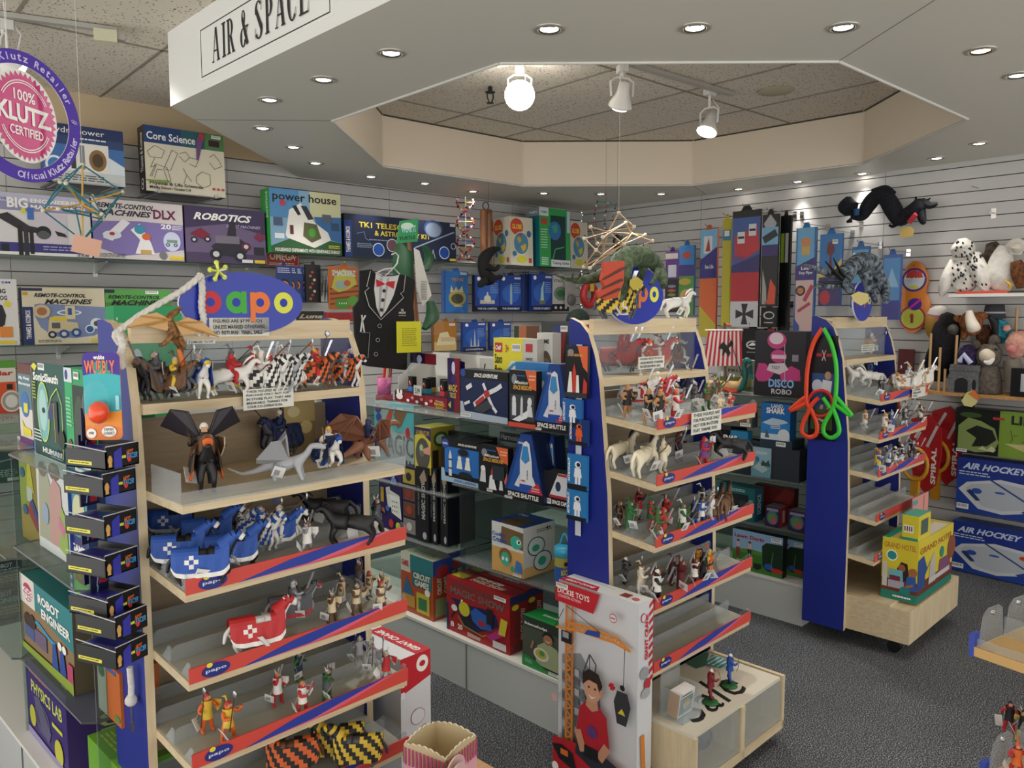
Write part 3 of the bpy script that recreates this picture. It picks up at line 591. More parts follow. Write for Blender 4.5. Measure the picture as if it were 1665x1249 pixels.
# second shelf
wb('solar_kit_box', 'large power house box with green spine on the wall shelf', (441, 402), (556, 408), 304, .13, {'o': '#2c7a34', 'l': '#2f8a3a', 't': '#247030'}, {'f': [
    ('r', 0, 0, 1, 1, '#7fa8c4'), ('r', .55, .55, .45, .45, '#c9c9a0'), ('r', 0, .55, .4, .45, '#4f88b8'), ('p', [(0, .1), (.4, .3), (1, .2), (1, 0), (0, 0)], '#2c5c34'), ('p', [(.6, .6), (1, .62), (1, .2), (.7, .28)], '#3a6aa0'),
    ('t', .04, .78, .9, .17, 'power house', '#131318', 'b'), ('p', [(.2, .28), (.26, .68), (.42, .8), (.62, .5), (.8, .36), (.84, .24), (.6, .1), (.22, .24)], '#e6e3dc'), ('p', [(.3, .74), (.36, .76), (.42, .62), (.38, .6)], '#1d2026'), ('p', [(.42, .76), (.5, .76), (.6, .56), (.52, .54)], '#2a2f38'), ('p', [(.44, .28), (.46, .5), (.64, .48), (.7, .26), (.56, .18)], '#59603a'), ('e', .57, .34, .05, .07, '#4c9a3a'), ('r', .26, .3, .05, .14, '#5a2c2a'),
    ('r', .04, .42, .12, .13, '#4a5a7a'), ('r', .72, .52, .13, .13, '#55606a'), ('r', .85, .4, .11, .12, '#30506a'), ('r', .05, .22, .13, .08, '#dde6ea'), ('e', .17, .78, .035, .05, '#c03048'), ('t', .05, .02, .92, .055, 'HOUSEHOLD EXPERIMENTS WITH RENEWABLE ENERGY', W_, 'b'), ('rows', .8, .1, .16, .06, 2, '#e6e04a')],
    'l': [('t', .5, .55, .3, .4, 'kosmos', '#bfe0b8', 'v')]}, Z2, Y=4.76)
wb('puzzle_box', 'small red OMEGA box below the power house box', (432, 428), (487, 430), 402, .05, {'o': '#a31f24'}, {'f': [('t', .12, .34, .76, .4, 'OMEGA', '#ded2b4', 'b'), ('rows', .1, .1, .8, .1, 1, '#ded2b4'), ('l', [(.03, .06), (.97, .06), (.97, .94), (.03, .94), (.03, .06)], .03, '#d8b0a0')]}, Z1, Y=4.86)
wb('telescope_box', 'long navy TK1 telescope and astronomy kit box on the wall shelf', (561, 415), (742, 421), 346, .12, {'o': '#141d38', 't': '#1c2848'}, {'f': [
    ('r', 0, 0, 1, 1, '#18233f'), ('r', .0, .0, .06, .85, '#1c3a80'), ('t', .012, .1, .035, .6, 'THAMES & KOSMOS', W_, 'bv'), ('t', .12, .7, .5, .13, 'TK1 TELESCOPE', '#dcc63c', 'b'), ('t', .25, .53, .5, .12, '& ASTRONOMY KIT', '#dcc63c', 'b'), ('e', .78, .8, .09, .22, '#35507c'), ('e', .78, .78, .075, .18, '#8494ac'),
    ('e', .28, .2, .05, .16, '#dce6f4'), ('e', .28, .2, .045, .14, '#1f4fa0'), ('e', .4, .32, .05, .16, '#cdd9e8'), ('e', .4, .32, .045, .14, '#6a4a50'), ('e', .88, .22, .05, .16, '#dce6f4'), ('e', .88, .22, .045, .14, '#18439a'), ('e', .97, .4, .025, .08, '#cfd8e8'), ('e', .97, .4, .02, .065, '#17233f'),
    ('l', [(.6, .3), (.98, .76)], .03, '#98a6b8'), ('l', [(.1, .55), (.16, .6), (.17, .45), (.2, .4)], .008, '#93a3bc'), ('rows', .1, .22, .13, .12, 3, '#8895ac'), ('rows', .2, .4, .16, .05, 1, '#8895ac'), ('l', [(.76, .05), (.77, .28), (.79, .05)], .015, '#b9c2cc'), ('r', .93, .02, .06, .06, '#dcc63c'), ('bar', .94, .9, .05, .07)]}, Z2)
# globes
G_ = [('r', 0, 0, 1, 1, '#cfc9b4'), ('e', .3, .8, .28, .17, '#c8432e'), ('t', .1, .75, .42, .1, 'GLOBE', '#e8d44a', 'b'), ('e', .48, .46, .34, .24, '#e8e4a0'), ('e', .48, .46, .32, .225, '#4f86a8'), ('p', [(.28, .56), (.42, .6), (.5, .52), (.4, .46)], '#b9a23e'), ('p', [(.45, .4), (.68, .46), (.7, .36), (.55, .28)], '#d9b53a'), ('p', [(.36, .64), (.5, .66), (.48, .58)], '#a8443a'), ('e', .5, .13, .22, .07, '#c9c83a'), ('e', .18, .24, .09, .055, '#3d6d94'), ('e', .82, .66, .1, .07, '#3d6d94'), ('r', .8, .06, .13, .1, '#b8423c')]
wb('globe_box', 'white GLOBE box with a red circle, left of the teal globe box', (830, 428), (867, 429), 351, .2, {'o': '#b9ab88', 'l': '#b09c74'}, {'f': G_, 'l': G_}, Z2, Y=4.78)
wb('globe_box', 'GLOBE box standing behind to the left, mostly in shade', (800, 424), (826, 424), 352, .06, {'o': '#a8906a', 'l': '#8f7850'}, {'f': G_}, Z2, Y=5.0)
wb('globe_box', 'large teal and green Talking Globe box on the wall shelf', (878, 430), (927, 430), 336, .16, {'o': '#0f6a70', 'l': '#0f6270', 't': '#6c7478'}, {'f': [
    ('r', 0, 0, .3, 1, '#2f9c4e'), ('r', .3, 0, .7, 1, '#2f9c4e'), ('r', .36, .12, .5, .76, '#17383a'), ('r', 0, .86, .3, .14, '#c9d3d6'), ('t', .06, .9, .2, .05, 'Insights', '#22324a'), ('e', .5, .62, .2, .16, '#2f6ea8'), ('p', [(.4, .7), (.56, .74), (.6, .6), (.46, .58)], '#3a9a7a'), ('rows', .04, .3, .22, .35, 8, '#a9d9b0'), ('r', .05, .72, .2, .1, '#b0433c'), ('l', [(.4, .1), (.5, .3), (.8, .35)], .02, '#3ab45c'), ('t', .38, .03, .56, .07, 'Talking Globe', W_, 'b'), ('r', .36, .0, .64, .12, '#d9dde0'), ('t', .4, .03, .56, .06, 'Talking Globe', '#1d2c44', 'b'), ('r', .9, .6, .1, .38, '#bcd'), ('rows', .05, .02, .22, .14, 4, '#dfe')],
    'l': [('r', 0, .86, 1, .14, '#7d878c'), ('t', .3, .9, .55, .05, 'Insights', '#dde')]}, Z2, Y=4.74)
wb('globe_box', 'GLOBE box to the right of the Talking Globe box', (928, 430), (956, 431), 359, .12, {'o': '#cfc9b4'}, {'f': G_}, Z2, Y=4.8)
# third shelf (level with the stand top)
wb('robot_kit_box', 'white box with a black spiny hedgehog at the left photo edge', (-52, 566), (33, 565), 452, .08, {'o': '#dcdad6'}, {'f': [
    ('t', .3, .78, .48, .07, 'CODING', K_, 'B'), ('t', .3, .68, .5, .07, 'HEDGEHOG', K_, 'B'), ('t', .56, .93, .32, .035, 'STEM', '#3a5aa0', 'b'), ('e', .45, .42, .3, .22, '#1e1c20'), ('p', [(.2, .3), (.15, .5), (.3, .62), (.5, .66), (.7, .6), (.76, .45), (.72, .3)], '#252228'), ('e', .3, .22, .09, .06, '#b86a34'), ('e', .8, .62, .07, .05, '#e3cf3e'), ('r', .62, .12, .25, .16, '#e08a3c'), ('r', .52, .02, .4, .05, '#e8cf3a'), ('e', .1, .18, .1, .05, '#274f9a')]}, Z3)
wb('engineering_kit_box', 'cream and blue REMOTE-CONTROL MACHINES construction box with yellow truck', (40, 564), (174, 561), 467, .08, {'o': '#c9bfa0', 'l': '#20366e', 't': '#cfc6aa'}, {'f': [
    ('r', 0, 0, 1, 1, '#d8ceb2'), ('p', [(.14, .5), (.2, .3), (.34, .14), (.6, .1), (.85, .14), (1, .28), (1, .66), (.2, .72), (.14, .7)], '#7d8cb4'), ('r', 0, 0, .12, .66, '#1d2f66'), ('t', .03, .1, .06, .5, 'THAMES & KOSMOS', W_, 'bv'), ('r', 0, .94, .24, .05, '#20284a'), ('r', .01, .86, .06, .06, '#c99a2c'),
    ('t', .14, .83, .62, .07, 'REMOTE-CONTROL', '#17171c', 'Bi'), ('t', .26, .71, .58, .09, 'MACHINES', '#17171c', 'Bi'), ('e', .55, .56, .15, .05, '#e9eef4'), ('e', .55, .56, .12, .035, '#7d8cb4'), ('r', .5, .44, .12, .24, '#d9cda2'), ('r', .53, .52, .05, .12, '#2a4f9a'), ('p', [(.28, .2), (.3, .44), (.36, .5), (.5, .5), (.52, .4), (.64, .38), (.66, .24)], '#cfc094'), ('r', .31, .42, .2, .06, '#e3c832'), ('r', .33, .28, .1, .1, '#55585c')] + wheels(.33, .17, .05) + wheels(.47, .18, .06, '#1f4e8c') + wheels(.62, .2, .06, '#1f4e8c') +
    [('e', .88, .36, .08, .1, '#dfe3e8'), ('e', .88, .36, .04, .05, '#55503c'), ('e', .79, .26, .06, .08, '#dfe3e8'), ('e', .79, .26, .045, .06, '#1f5a9c'), ('e', .22, .58, .1, .12, '#c9b896'), ('e', .22, .58, .06, .07, '#a86a44'), ('r', .8, .03, .18, .05, '#dcc63c'), ('rows', .16, .03, .3, .05, 2, '#444')]}, Z3)
wb('engineering_kit_box', 'green REMOTE-CONTROL MACHINES box partly behind the stand top', (175, 562), (282, 560), 470, .08, {'o': '#3f8a3c', 't': '#cde'}, {'f': [
    ('r', 0, 0, 1, 1, '#4f7f3a'), ('p', [(0, .75), (1, .8), (1, 1), (0, 1)], '#55a04c'), ('t', .04, .82, .78, .07, 'REMOTE-CONTROL', '#14181a', 'Bi'), ('t', .08, .7, .78, .1, 'MACHINES', '#14181a', 'Bi'), ('r', 0, .93, .14, .06, '#1d2a3a'), ('bar', .6, .92, .2, .06), ('e', .2, .4, .16, .14, '#6b5a34'), ('r', .0, .1, .3, .2, '#b0a04a'), ('e', .6, .3, .2, .15, '#7a6a3a')]}, Z3)
wb('toy_kit_box', 'bright green box standing in front of the green machines box', (190, 585), (300, 582), 497, .12, {'o': '#1ba866', 'l': '#1a9c60', 't': '#22b872'}, {'f': [('rows', .03, .76, .02, .15, 3, W_), ('p', [(0, 0), (0, .58), (.12, .58), (.2, .4), (.3, 0)], '#c9dde6'), ('r', .05, .4, .2, .1, '#2a58a0'), ('e', .3, .5, .08, .12, '#dfe6ea')]}, 1.152, Y=3.4)
# lower shelf, seen past the glass gondola
wb('solar_kit_box', 'white solar kit box with orange machine, on the lower wall shelf', (-50, 689), (30, 684), 588, .08, {'o': '#dcd8cc'}, {'f': [('r', 0, 0, 1, .32, '#c9401e'), ('r', 0, .86, 1, .14, '#5a9a34'), ('t', .5, .72, .45, .09, 'olar', '#b83c24', 'B'), ('e', .42, .76, .1, .07, '#d8452c'), ('r', .62, .2, .36, .4, '#d8542a'), ('e', .88, .24, .22, .2, '#d8d4c8'), ('e', .88, .24, .19, .17, '#9a978c'), ('e', .88, .24, .13, .12, '#dcd9d0'), ('r', .8, .46, .12, .1, K_), ('rows', .08, .5, .3, .16, 5, '#c0553c')]}, Z4)
wb('solar_kit_box', 'dark green and white solar box beneath the lower shelf', (-50, 790), (38, 782), 712, .08, {'o': '#1c4a44'}, {'f': [('r', 0, .72, 1, .28, '#dcd8cc'), ('t', .35, .76, .55, .16, 'Solar', '#b83c24', 'B'), ('e', .3, .42, .3, .16, '#3f4f58'), ('l', [(0, .5), (.4, .56), (.6, .45), (1, .52)], .02, '#9cb0b0'), ('rows', .3, .12, .6, .16, 4, '#a9c0b8'), ('r', .7, .03, .22, .07, '#dfe4e0')]}, F0.un(38, 782, Y=4.95).z, Y=4.95)
for k, (yt, yb, lab) in enumerate(((926, 966, 'ROBOT ENGINEER box, upper of two stacked at the left photo edge'), (970, 1022, 'ROBOT ENGINEER box, lower of two stacked at the left photo edge'))):
    P, w, h, r = seen(F0, (-70, yb), (38, yb-6), yt, Y=4.7)
    carton('robot_kit_box', lab, 'boxed toy kit', P, w, .3, .97*h if k else h, 0, {'o': '#7c6c50', 't': '#a89672'}, {'f': [('r', 0, .45, 1, .55, '#27333a'), ('t', .55, .72, .3, .17, 'ROBOT', '#b9c4c4', 'b'), ('t', .5, .5, .48, .17, 'ENGINEER', '#b9c4c4', 'b'), ('rows', .5, .1, .5, .3, 3, '#c9b99a')]}, group='stacked robot kits')
P = F0.un(0, 1024, Y=4.66)
m = MB(); m.box(-1.0, 0, -.02, .9, .4, 0, PLY); m.box(-1, .36, -P.z, .9, .4, -.02, WHITE2); m.box(.87, .02, -P.z, .9, .4, -.02, WHITE2)
tag(m.obj('low_bench', None, (P.x, 4.66, P.z-.003)), 'low pale bench against the left wall under the stacked robot boxes', 'bench')
# pegs with blue puzzle packs etc. on the wall
def peg(fr, x, z, L, label=None):
    m = MB(); m.tube([(0, 0, 0), (0, -L, .0), (0, -L-.01, .012)], .0028, CHROME, 6); m.box(-.012, -.006, -.018, .012, 0, .012, CHROME)
    return m
def pack(name, label, fr, a, b, ytop, arts, cols, Y, n=1, depth=.02, cat='hanging pack', group=None, hang=True, peglab=None, wall=WY):
    P, w, h, r = seen(fr, a, b, ytop, Y=Y)
    mb = carton_mb(w, depth, h, cols, arts)
    if hang:
        c = mat(cols if isinstance(cols, str) else cols['o'], .4); mb.prism([(w*.36, h), (w*.64, h), (w*.6, h+.02), (w*.4, h+.02)], 0, .002, c, axis='Y')
    o = mb.obj(name, None, P, r); tag(o, label, cat, group)
    wl = fr.M @ np.array([0, 1, 0])
    if hang:
        L = wall-Y; Q = fr.w((fr.un(*a, Y=Y).x+w/2, Y+L, P.z+h+.016)); g = peg(fr, 0, 0, L)
        tag(g.obj('wall_peg', None, Q, fr.a), 'chrome peg hook above the ' + re.split(r',| hanging| with| right of| behind| between| beside', peglab or label)[0], 'peg hook', 'chrome peg hooks')
    return o
def P3(t, pic, base='#1d3f8e'):
    return {'f': [('r', 0, 0, 1, 1, base), ('r', 0, 0, 1, .16, '#101a3c'), ('e', .5, .5, .4, .26, '#2c5cae'), ('e', .16, .9, .07, .055, W_), ('bar', .66, .9, .28, .05), ('t', .1, .06, .8, .055, t, '#cdd6e8', 'b'), ('rows', .62, .5, .32, .3, 6, '#7f9cd0')] + pic}
cap = [('r', .2, .22, .6, .1, '#b9b4a8'), ('e', .5, .36, .14, .1, '#cfcabc'), ('r', .47, .44, .06, .1, '#cfcabc')]
pack('puzzle_pack', 'dark blue U.S. Capitol puzzle box hanging behind the black monkey', F0, (772, 507), (812, 507), 447, P3('THE U.S. CAPITOL', cap), '#0f1a3c', 4.85, depth=.035, group='building puzzle boxes')
pack('puzzle_pack', 'dark blue tower puzzle box right of the Capitol puzzle', F0, (813, 507), (848, 507), 447, P3('THE MONUMENT', [('r', .45, .2, .1, .5, '#8fa4b4'), ('p', [(.45, .7), (.55, .7), (.5, .8)], '#8fa4b4')]), '#0f1a3c', 4.87, depth=.035, group='building puzzle boxes')
pack('puzzle_pack', 'blue statue puzzle box with a lit standing figure', F0, (864, 507), (898, 507), 445, P3('STATUE OF LIBERTY', [('p', [(.42, .3), (.58, .3), (.55, .62), (.6, .8), (.55, .8), (.5, .7), (.45, .62)], '#9fc4c4'), ('r', .36, .2, .28, .1, '#6a6a5a')]), '#14306e', 4.83, depth=.035, group='building puzzle boxes')
pack('puzzle_pack', 'white and black stadium puzzle box right of the statue puzzle', F0, (898, 506), (925, 504), 448, {'f': [('r', 0, 0, 1, 1, '#c9c8c2'), ('r', 0, 0, 1, .2, K_), ('t', .08, .82, .84, .08, 'STADIUM', K_, 'b'), ('e', .5, .5, .42, .2, '#7c8a7c'), ('e', .5, .5, .26, .1, '#3f7a44')] + [('e', x, .1, .08, .04, '#ddd') for x in (.2, .5, .8)]}, '#c0bfb8', 4.86, depth=.035)
pack('puzzle_pack', 'bright blue puzzle box with a horned wooden ship', F0, (722, 509), (761, 508), 440, {'f': [('r', 0, 0, 1, 1, '#2a6cb4'), ('r', 0, .0, .06, 1, '#1c4a8c'), ('e', .55, .36, .36, .2, '#a89a5c'), ('e', .55, .34, .26, .12, '#4c4a34'), ('p', [(.25, .5), (.3, .66), (.4, .52), (.5, .64), (.6, .52), (.75, .66), (.8, .5)], '#c9bf94'), ('t', .3, .76, .5, .08, 'VIKING', '#c98a3a', 'b'), ('bar', .68, .92, .26, .05), ('rows', .4, .14, .4, .05, 1, '#dfc84a')]}, '#1f5aa4', 4.83, depth=.035)
pack('puzzle_pack', 'brown puzzle box with a reclining sphinx', F0, (706, 571), (742, 570), 523, {'f': [('r', 0, 0, 1, 1, '#a8702c'), ('r', 0, 0, 1, .3, '#c9ab70'), ('p', [(.1, .2), (.25, .6), (.6, .66), (.7, .48), (.95, .42), (.95, .2)], '#d8caa4'), ('r', .3, .32, .6, .14, '#c2b088'), ('bar', .68, .86, .26, .07)]}, '#8a5a24', 4.85, depth=.035)
pack('puzzle_pack', 'blue cathedral puzzle box, left of a pair in the third row', F0, (753, 573), (790, 572), 524, P3('CATHEDRAL', [('p', [(.3, .18), (.34, .5), (.38, .2), (.44, .2), (.5, .78), (.56, .2), (.62, .2), (.66, .5), (.7, .18)], '#a9b4bc')], '#224a9c'), '#1c3c86', 4.85, depth=.03, group='building puzzle boxes')
pack('puzzle_pack', 'blue castle puzzle box, right of a pair in the third row', F0, (797, 570), (831, 568), 524, P3('CASTLE', [('p', [(.2, .2), (.2, .4), (.4, .4), (.5, .6), (.6, .4), (.8, .4), (.8, .2)], '#6a6a8a')], '#29488c'), '#1c3c86', 4.87, depth=.03, group='building puzzle boxes')
for i, (x, c) in enumerate(((849, '#1c3264'), (853, '#14254e'), (857, '#1a2f60'))):
    pack('puzzle_pack', '%s of three thin dark blue pack edges, between the tower and statue puzzles' % ordn[i], F0, (x, 506), (x+4, 506), 446, {}, c, 4.86+.01*i, depth=.03, group='edge-on puzzle packs')
# blue blister cards on a peg, smackers bag
for i in range(5):
    x = 450+i*9
    pack('blister_card_toy', 'blue blister card toy, %s from the front on its peg above the papo sign' % ordn[i], F0, (x, 496-i*2), (x+26, 497-i*2), 431+i, {'f': [('r', 0, 0, 1, 1, '#24386e'), ('e', .5, .5, .36, .16, '#0e1a34'), ('e', .5, .48, .3, .13, '#c9702c'), ('e', .5, .48, .22, .09, '#1a2444'), ('rows', .1, .8, .8, .15, 3, '#c4cbe0'), ('e', .5, .2, .3, .1, '#4a5a8c')]}, '#1c2c60', 4.55+i*.09, depth=.004, hang=i == 0, group='blue blister cards')
pack('card_pack', 'black pack with small orange dots hanging right of the blue blister cards', F0, (498, 492), (522, 488), 430, {'f': [('e', .3+.4*((i*7) % 3)/3, .1+.1*i, .1, .035, ('#b86a3c', '#9c4a3a', '#c9b8a0')[i % 3]) for i in range(8)]}, '#17171d', 4.7, depth=.02)
pack('snack_bag_toy', 'orange SMACKERZ bag with green balls, left of the tuxedo vest', F0, (537, 503), (583, 504), 433, {'f': [('r', 0, 0, 1, 1, '#b4622c')] + [('p', [(0, y), (1, y+.08), (1, y+.12), (0, y+.04)], '#6a4424') for y in (.1, .22, .34, .46)] + [('p', [(.05, .5), (.2, .85), (.5, .95), (.85, .85), (.95, .6), (.6, .46), (.3, .4)], '#b9b44a'), ('t', .08, .78, .84, .14, 'SMACKERZ', '#c9ccd0', 'B'), ('e', .4, .58, .22, .1, '#8fa8a0'), ('e', .6, .62, .12, .07, '#c05a40'), ('e', .42, .13, .26, .13, '#4e8a34'), ('e', .82, .2, .22, .12, '#5a9a3c')] + [('r', .3+.08*i, .12, .03, .04, W_) for i in range(4)]}, '#a85a28', 4.6, depth=.02)
pack('red_card_pack', 'black hanging pack with pale lettering behind the stand header', F0, (484, 523), (527, 523), 506, {'f': [('t', .05, .3, .9, .4, 'Luna', '#bfae94', 'Bi')]}, '#1a1714', 4.6, depth=.02, hang=False)
pack('red_card_pack', 'red domed pack peeking over the stand header', F0, (530, 523), (575, 523), 508, {'f': [('rows', .1, .1, .8, .8, 5, '#7c2020')]}, '#a8282c', 4.6, depth=.02, hang=False)
for i, x in enumerate((527, 532, 538)):
    P = F0.un(x, 440+i*10, Y=4.9); m = MB(); m.tube([(0, .2, 0), (0, -.1, 0)], .003, CHROME, 6)
    for k in range(4): m.tube([(0, -.08+k*.04, 0), (.004, -.08+k*.04, -.09), (0, -.08+k*.04, -.17)], [.003, .008, .002], STEEL, 6)
    tag(m.obj('hanging_silver_toys', None, P), 'thin silver shapes hanging on a bare peg, %s from the left beside the orange bag' % ordn[i], 'hanging toys', 'silver peg toys')
# red ring, plush and dark bits right of the puzzles
P = F0.un(958, 480, Y=4.6); m = MB(); m.tube([(0, -.02, .1), (0, WY-4.6, .1)], .003, CHROME, 6); m.tube([(.07*math.cos(a), 0, .085*math.sin(a)) for a in np.linspace(0, 2*math.pi, 25)[:-1]], .032, mat('#b02a28', .4), 10, closed=True)
m.box(-.022, -.036, .03, .022, -.03, .12, mat('#c9b43c', .5)); tag(m.obj('ring_toy', None, P), 'red ring shaped toy with a yellow label, beside the stadium puzzle', 'ring toy')
P = F0.un(928, 480, Y=4.8); m = MB(); m.tube([(0, 0, .1), (0, WY-4.8, .1)], .003, CHROME, 6); m.box(-.05, 0, -.1, .06, .02, .12, mat('#a9a8a2', .5)); m.ball((0, -.01, -.04), (.05, .03, .05), '#6b6b68', 10)
tag(m.obj('grey_card_pack', None, P), 'grey hanging pack between the stadium puzzle and the red ring', 'hanging pack')
P = F0.un(940, 520, Y=4.6); m = MB(); m.tube([(0, 0, .05), (0, WY-4.6, .05)], .003, CHROME, 6); m.ball((0, 0, 0), (.13, .06, .09), mat('#2c3a34', .9, noise=60), 14); m.ball((.07, -.04, -.05), (.07, .04, .04), '#a8342c', 10)
tag(m.obj('dark_plush_toy', None, P), 'dark green plush with a red patch below the red ring', 'plush toy')
# DNA model
P = F0.un(757, 423, Y=4.86); t = thing('dna_model', 'red, white and black double helix model with white base on the wall shelf', 'science model', (P.x, P.y, Z2+.001))
top = F0.un(757, 320, Y=4.86).z-Z2
m = MB(); m.lathe([(.001, .012), (.07, .01), (.085, 0)], WHITE, 24); m.obj('base', t); m = MB(); m.tube([(0, 0, .01), (0, 0, top)], .005, '#c9c4be', 8); m.obj('pole', t)
cc = ['#b82a34', '#e4dfd8', '#1e1e28', '#2a4f9a', '#d8b63a']
for s_ in (0, math.pi):
    m = MB(); pts = [(.065*math.cos(a+s_), .065*math.sin(a+s_), .03+(top-.04)*a/9.4) for a in np.linspace(0, 9.4, 40)]
    m.tube(pts, .0045, cc[0] if s_ == 0 else cc[0], 6)
    for i in range(0, 40, 2): m.ball(pts[i], .011, cc[(i//2) % 3], 6)
    m.obj('helix_strand', t)
for i in range(13):
    a = i*9.4/13; z = .03+(top-.04)*a/9.4; m = MB(); m.tube([(.06*math.cos(a), .06*math.sin(a), z), (0, 0, z)], .0055, cc[2+i % 3], 6); m.tube([(-.06*math.cos(a), -.06*math.sin(a), z), (0, 0, z)], .0055, cc[(i*2) % 5], 6); m.obj('rung', t)
# wooden chime-like toy
P = F0.un(790, 420, Y=4.86); h = F0.un(790, 338, Y=4.7).z-Z2; m = MB(); wm_ = wood('oiled_wood', '#6b4226', '#8a5a36', (6, 6, 1))
m.tube([(-.02, 0, 0), (-.02, 0, h)], .03, wm_, 12); m.tube([(.02, -.01, 0), (.022, -.01, h*.96)], .028, wm_, 12); m.tube([(-.04, 0, h*.98), (.05, 0, h*1.0)], .02, wm_, 10)
m.tube([(.03*math.cos(a), 0, h+.04+.03*math.sin(a)) for a in np.linspace(0, 6.28, 14)[:-1]], .004, BLACK, 6, closed=True)
tag(m.obj('wooden_toy', None, (P.x, P.y, Z2+.001)), 'reddish brown wooden toy of upright rods beside the double helix', 'wooden toy')
# ================================================================ GOODS ON THE GONDOLAS
def gb(name, label, fr, a, b, ytop, depth, cols, arts, cat='boxed toy', group=None, tilt=0, z=None, **pl):
    return cart(name, label, cat, fr, a, b, ytop, depth, cols, arts, group, z=z, tilt=tilt, **pl)
# ---- near gondola (left edge), upper shelf z 1.15
gb('microscope_box', 'white My First Microscope box with purple edges, behind the Sonic Sleuth box', F1, (34, 702), (55, 708), 592, .20, {'o': '#b9b3a8', 't': '#7a2a80', 'l': '#4a7c90'}, {'f': [('r', 0, 0, 1, 1, '#d9d4cc'), ('r', 0, .88, 1, .12, '#6a3a2c'), ('r', 0, .45, 1, .43, '#5a7c8a'), ('t', .1, .8, .8, .05, 'My First', W_, 'B'), ('t', .06, .73, .9, .05, 'Microscope', W_, 'B'), ('e', .5, .5, .3, .16, '#3a70b0'), ('r', .4, .4, .3, .12, '#e0d43c'), ('p', [(.3, .1), (.2, .3), (.4, .22), (.9, .2), (.9, .12)], '#e0d23a'), ('r', 0, 0, 1, .08, '#6a2c74')]}, z=1.152, X=.0)
gb('listening_toy_box', 'dark green Sonic Sleuth listening toy box on the left glass shelf', F1, (57, 703), (110, 720), 588, .22, {'o': '#123c3a', 'l': '#1a2c38', 't': '#8a8f96'}, {'f': [('r', 0, 0, 1, 1, '#14524a'), ('r', 0, 0, .16, 1, '#123a38'), ('t', .04, .8, .78, .09, 'SonicSleuth', W_, 'B'), ('bar', .22, .92, .2, .07), ('p', [(.0, .95), (.1, .99), (.2, .96), (.12, .9)], '#dcd83a'), ('e', .34, .48, .19, .32, '#d8e84a'), ('e', .34, .48, .17, .305, '#7ab8b8'), ('e', .34, .5, .12, .22, '#a9d0cc'), ('e', .36, .5, .05, .03, '#1a1a1e'), ('r', .5, .42, .2, .18, '#2a3a6a'), ('r', .66, .2, .12, .42, '#3a3a34'), ('l', [(.5, .5), (.62, .66), (.8, .76), (.92, .6), (.92, .3), (.9, .05)], .012, '#d8e84a'), ('l', [(.7, .2), (.68, .6)], .01, '#d8e84a'), ('e', .88, .25, .09, .1, '#20301c'), ('rows', .04, .6, .12, .2, 6, '#a8c43c'), ('rows', .04, .15, .24, .14, 4, '#cfe0dc'), ('rows', .55, .03, .36, .08, 4, '#9ab')]}, z=1.152, X=-.03)
gb('microscope_box', 'bright green Talking Microscope box next to the Sonic Sleuth box', F1, (110, 722), (152, 738), 598, .16, {'o': '#1d9a5c', 'l': '#2aa868', 't': '#27a060'}, {'f': [('r', 0, 0, .3, 1, '#24a864'), ('r', .3, .0, .7, .84, '#1a2c26'), ('e', .55, .45, .2, .3, '#3a4a3a'), ('r', 0, .86, .32, .14, '#d4dce4'), ('e', .1, .93, .06, .05, '#24407a'), ('bar', .4, .9, .2, .07), ('rows', .05, .42, .2, .3, 8, '#a0dcb0'), ('e', .16, .2, .1, .1, '#6a4a3c'), ('p', [(.3, .0), (.9, 0), (.95, .12), (.34, .2)], '#cfe0de'), ('t', .4, .07, .45, .045, 'Talking', '#2a6a8a', 'b'), ('t', .4, .02, .45, .045, 'Microscope', '#2a6a8a', 'b'), ('r', 0, 0, .3, .1, '#1d6c8a')], 'l': [('e', .3, .75, .2, .1, '#153a30'), ('rows', .1, .2, .8, .3, 6, '#a0dcb0')]}, z=1.152, X=-.035)
# ---- near gondola, middle shelf
gb('science_kit_box', 'yellow and white rocket science box under the upper glass shelf', F1, (37, 860), (66, 868), 712, .2, {'o': '#b59a3c', 'l': '#4a4a44'}, {'f': [('r', 0, 0, 1, .85, '#b8963e'), ('p', [(0, .3), (0, .85), (.5, .7), (.3, .3)], '#a8b03c'), ('r', 0, .86, 1, .14, '#d8d4cc'), ('r', .5, .86, .5, .12, '#3a86c4'), ('e', .3, .92, .24, .06, '#b0346c'), ('p', [(.4, .5), (.5, .84), (.62, .8), (.8, .5)], '#e8d23a'), ('r', .4, .4, .3, .14, '#e4e0d8'), ('p', [(.4, .3), (.9, .14), (1, .22), (.55, .4)], '#b03440'), ('p', [(.55, .4), (1, .22), (1, .3), (.7, .44)], '#34509a'), ('e', .2, .66, .12, .05, '#2a6ca0'), ('e', .28, .3, .13, .05, '#2a6ca0')]}, z=.802, X=.02)
gb('science_kit_box', 'tall human body kit box with two children outlines behind glass', F1, (66, 905), (116, 925), 720, .24, {'o': '#c9cfcc', 'r': '#2a4a9a', 't': '#a9b4b8'}, {'f': [('r', 0, .9, 1, .1, '#3a8cc8'), ('t', .3, .925, .6, .05, 'HUMAN', W_, 'B'), ('p', [(.04, .1), (.1, .7), (.3, .85), (.5, .6), (.42, .1)], '#9a9c84'), ('e', .24, .76, .14, .07, '#6c6250'), ('e', .62, .78, .17, .08, '#6a5240'), ('p', [(.42, .1), (.45, .6), (.6, .72), (.8, .66), (.86, .1)], '#b48c84'), ('p', [(.7, .1), (.8, .5), (.95, .4), (.98, .05)], '#8aa84a'), ('p', [(.74, .4), (.9, .3), (.86, .2), (.72, .3)], '#c06a8a'), ('e', .3, .35, .1, .1, '#8a9cb0')]}, z=.86+.001, X=-.03)
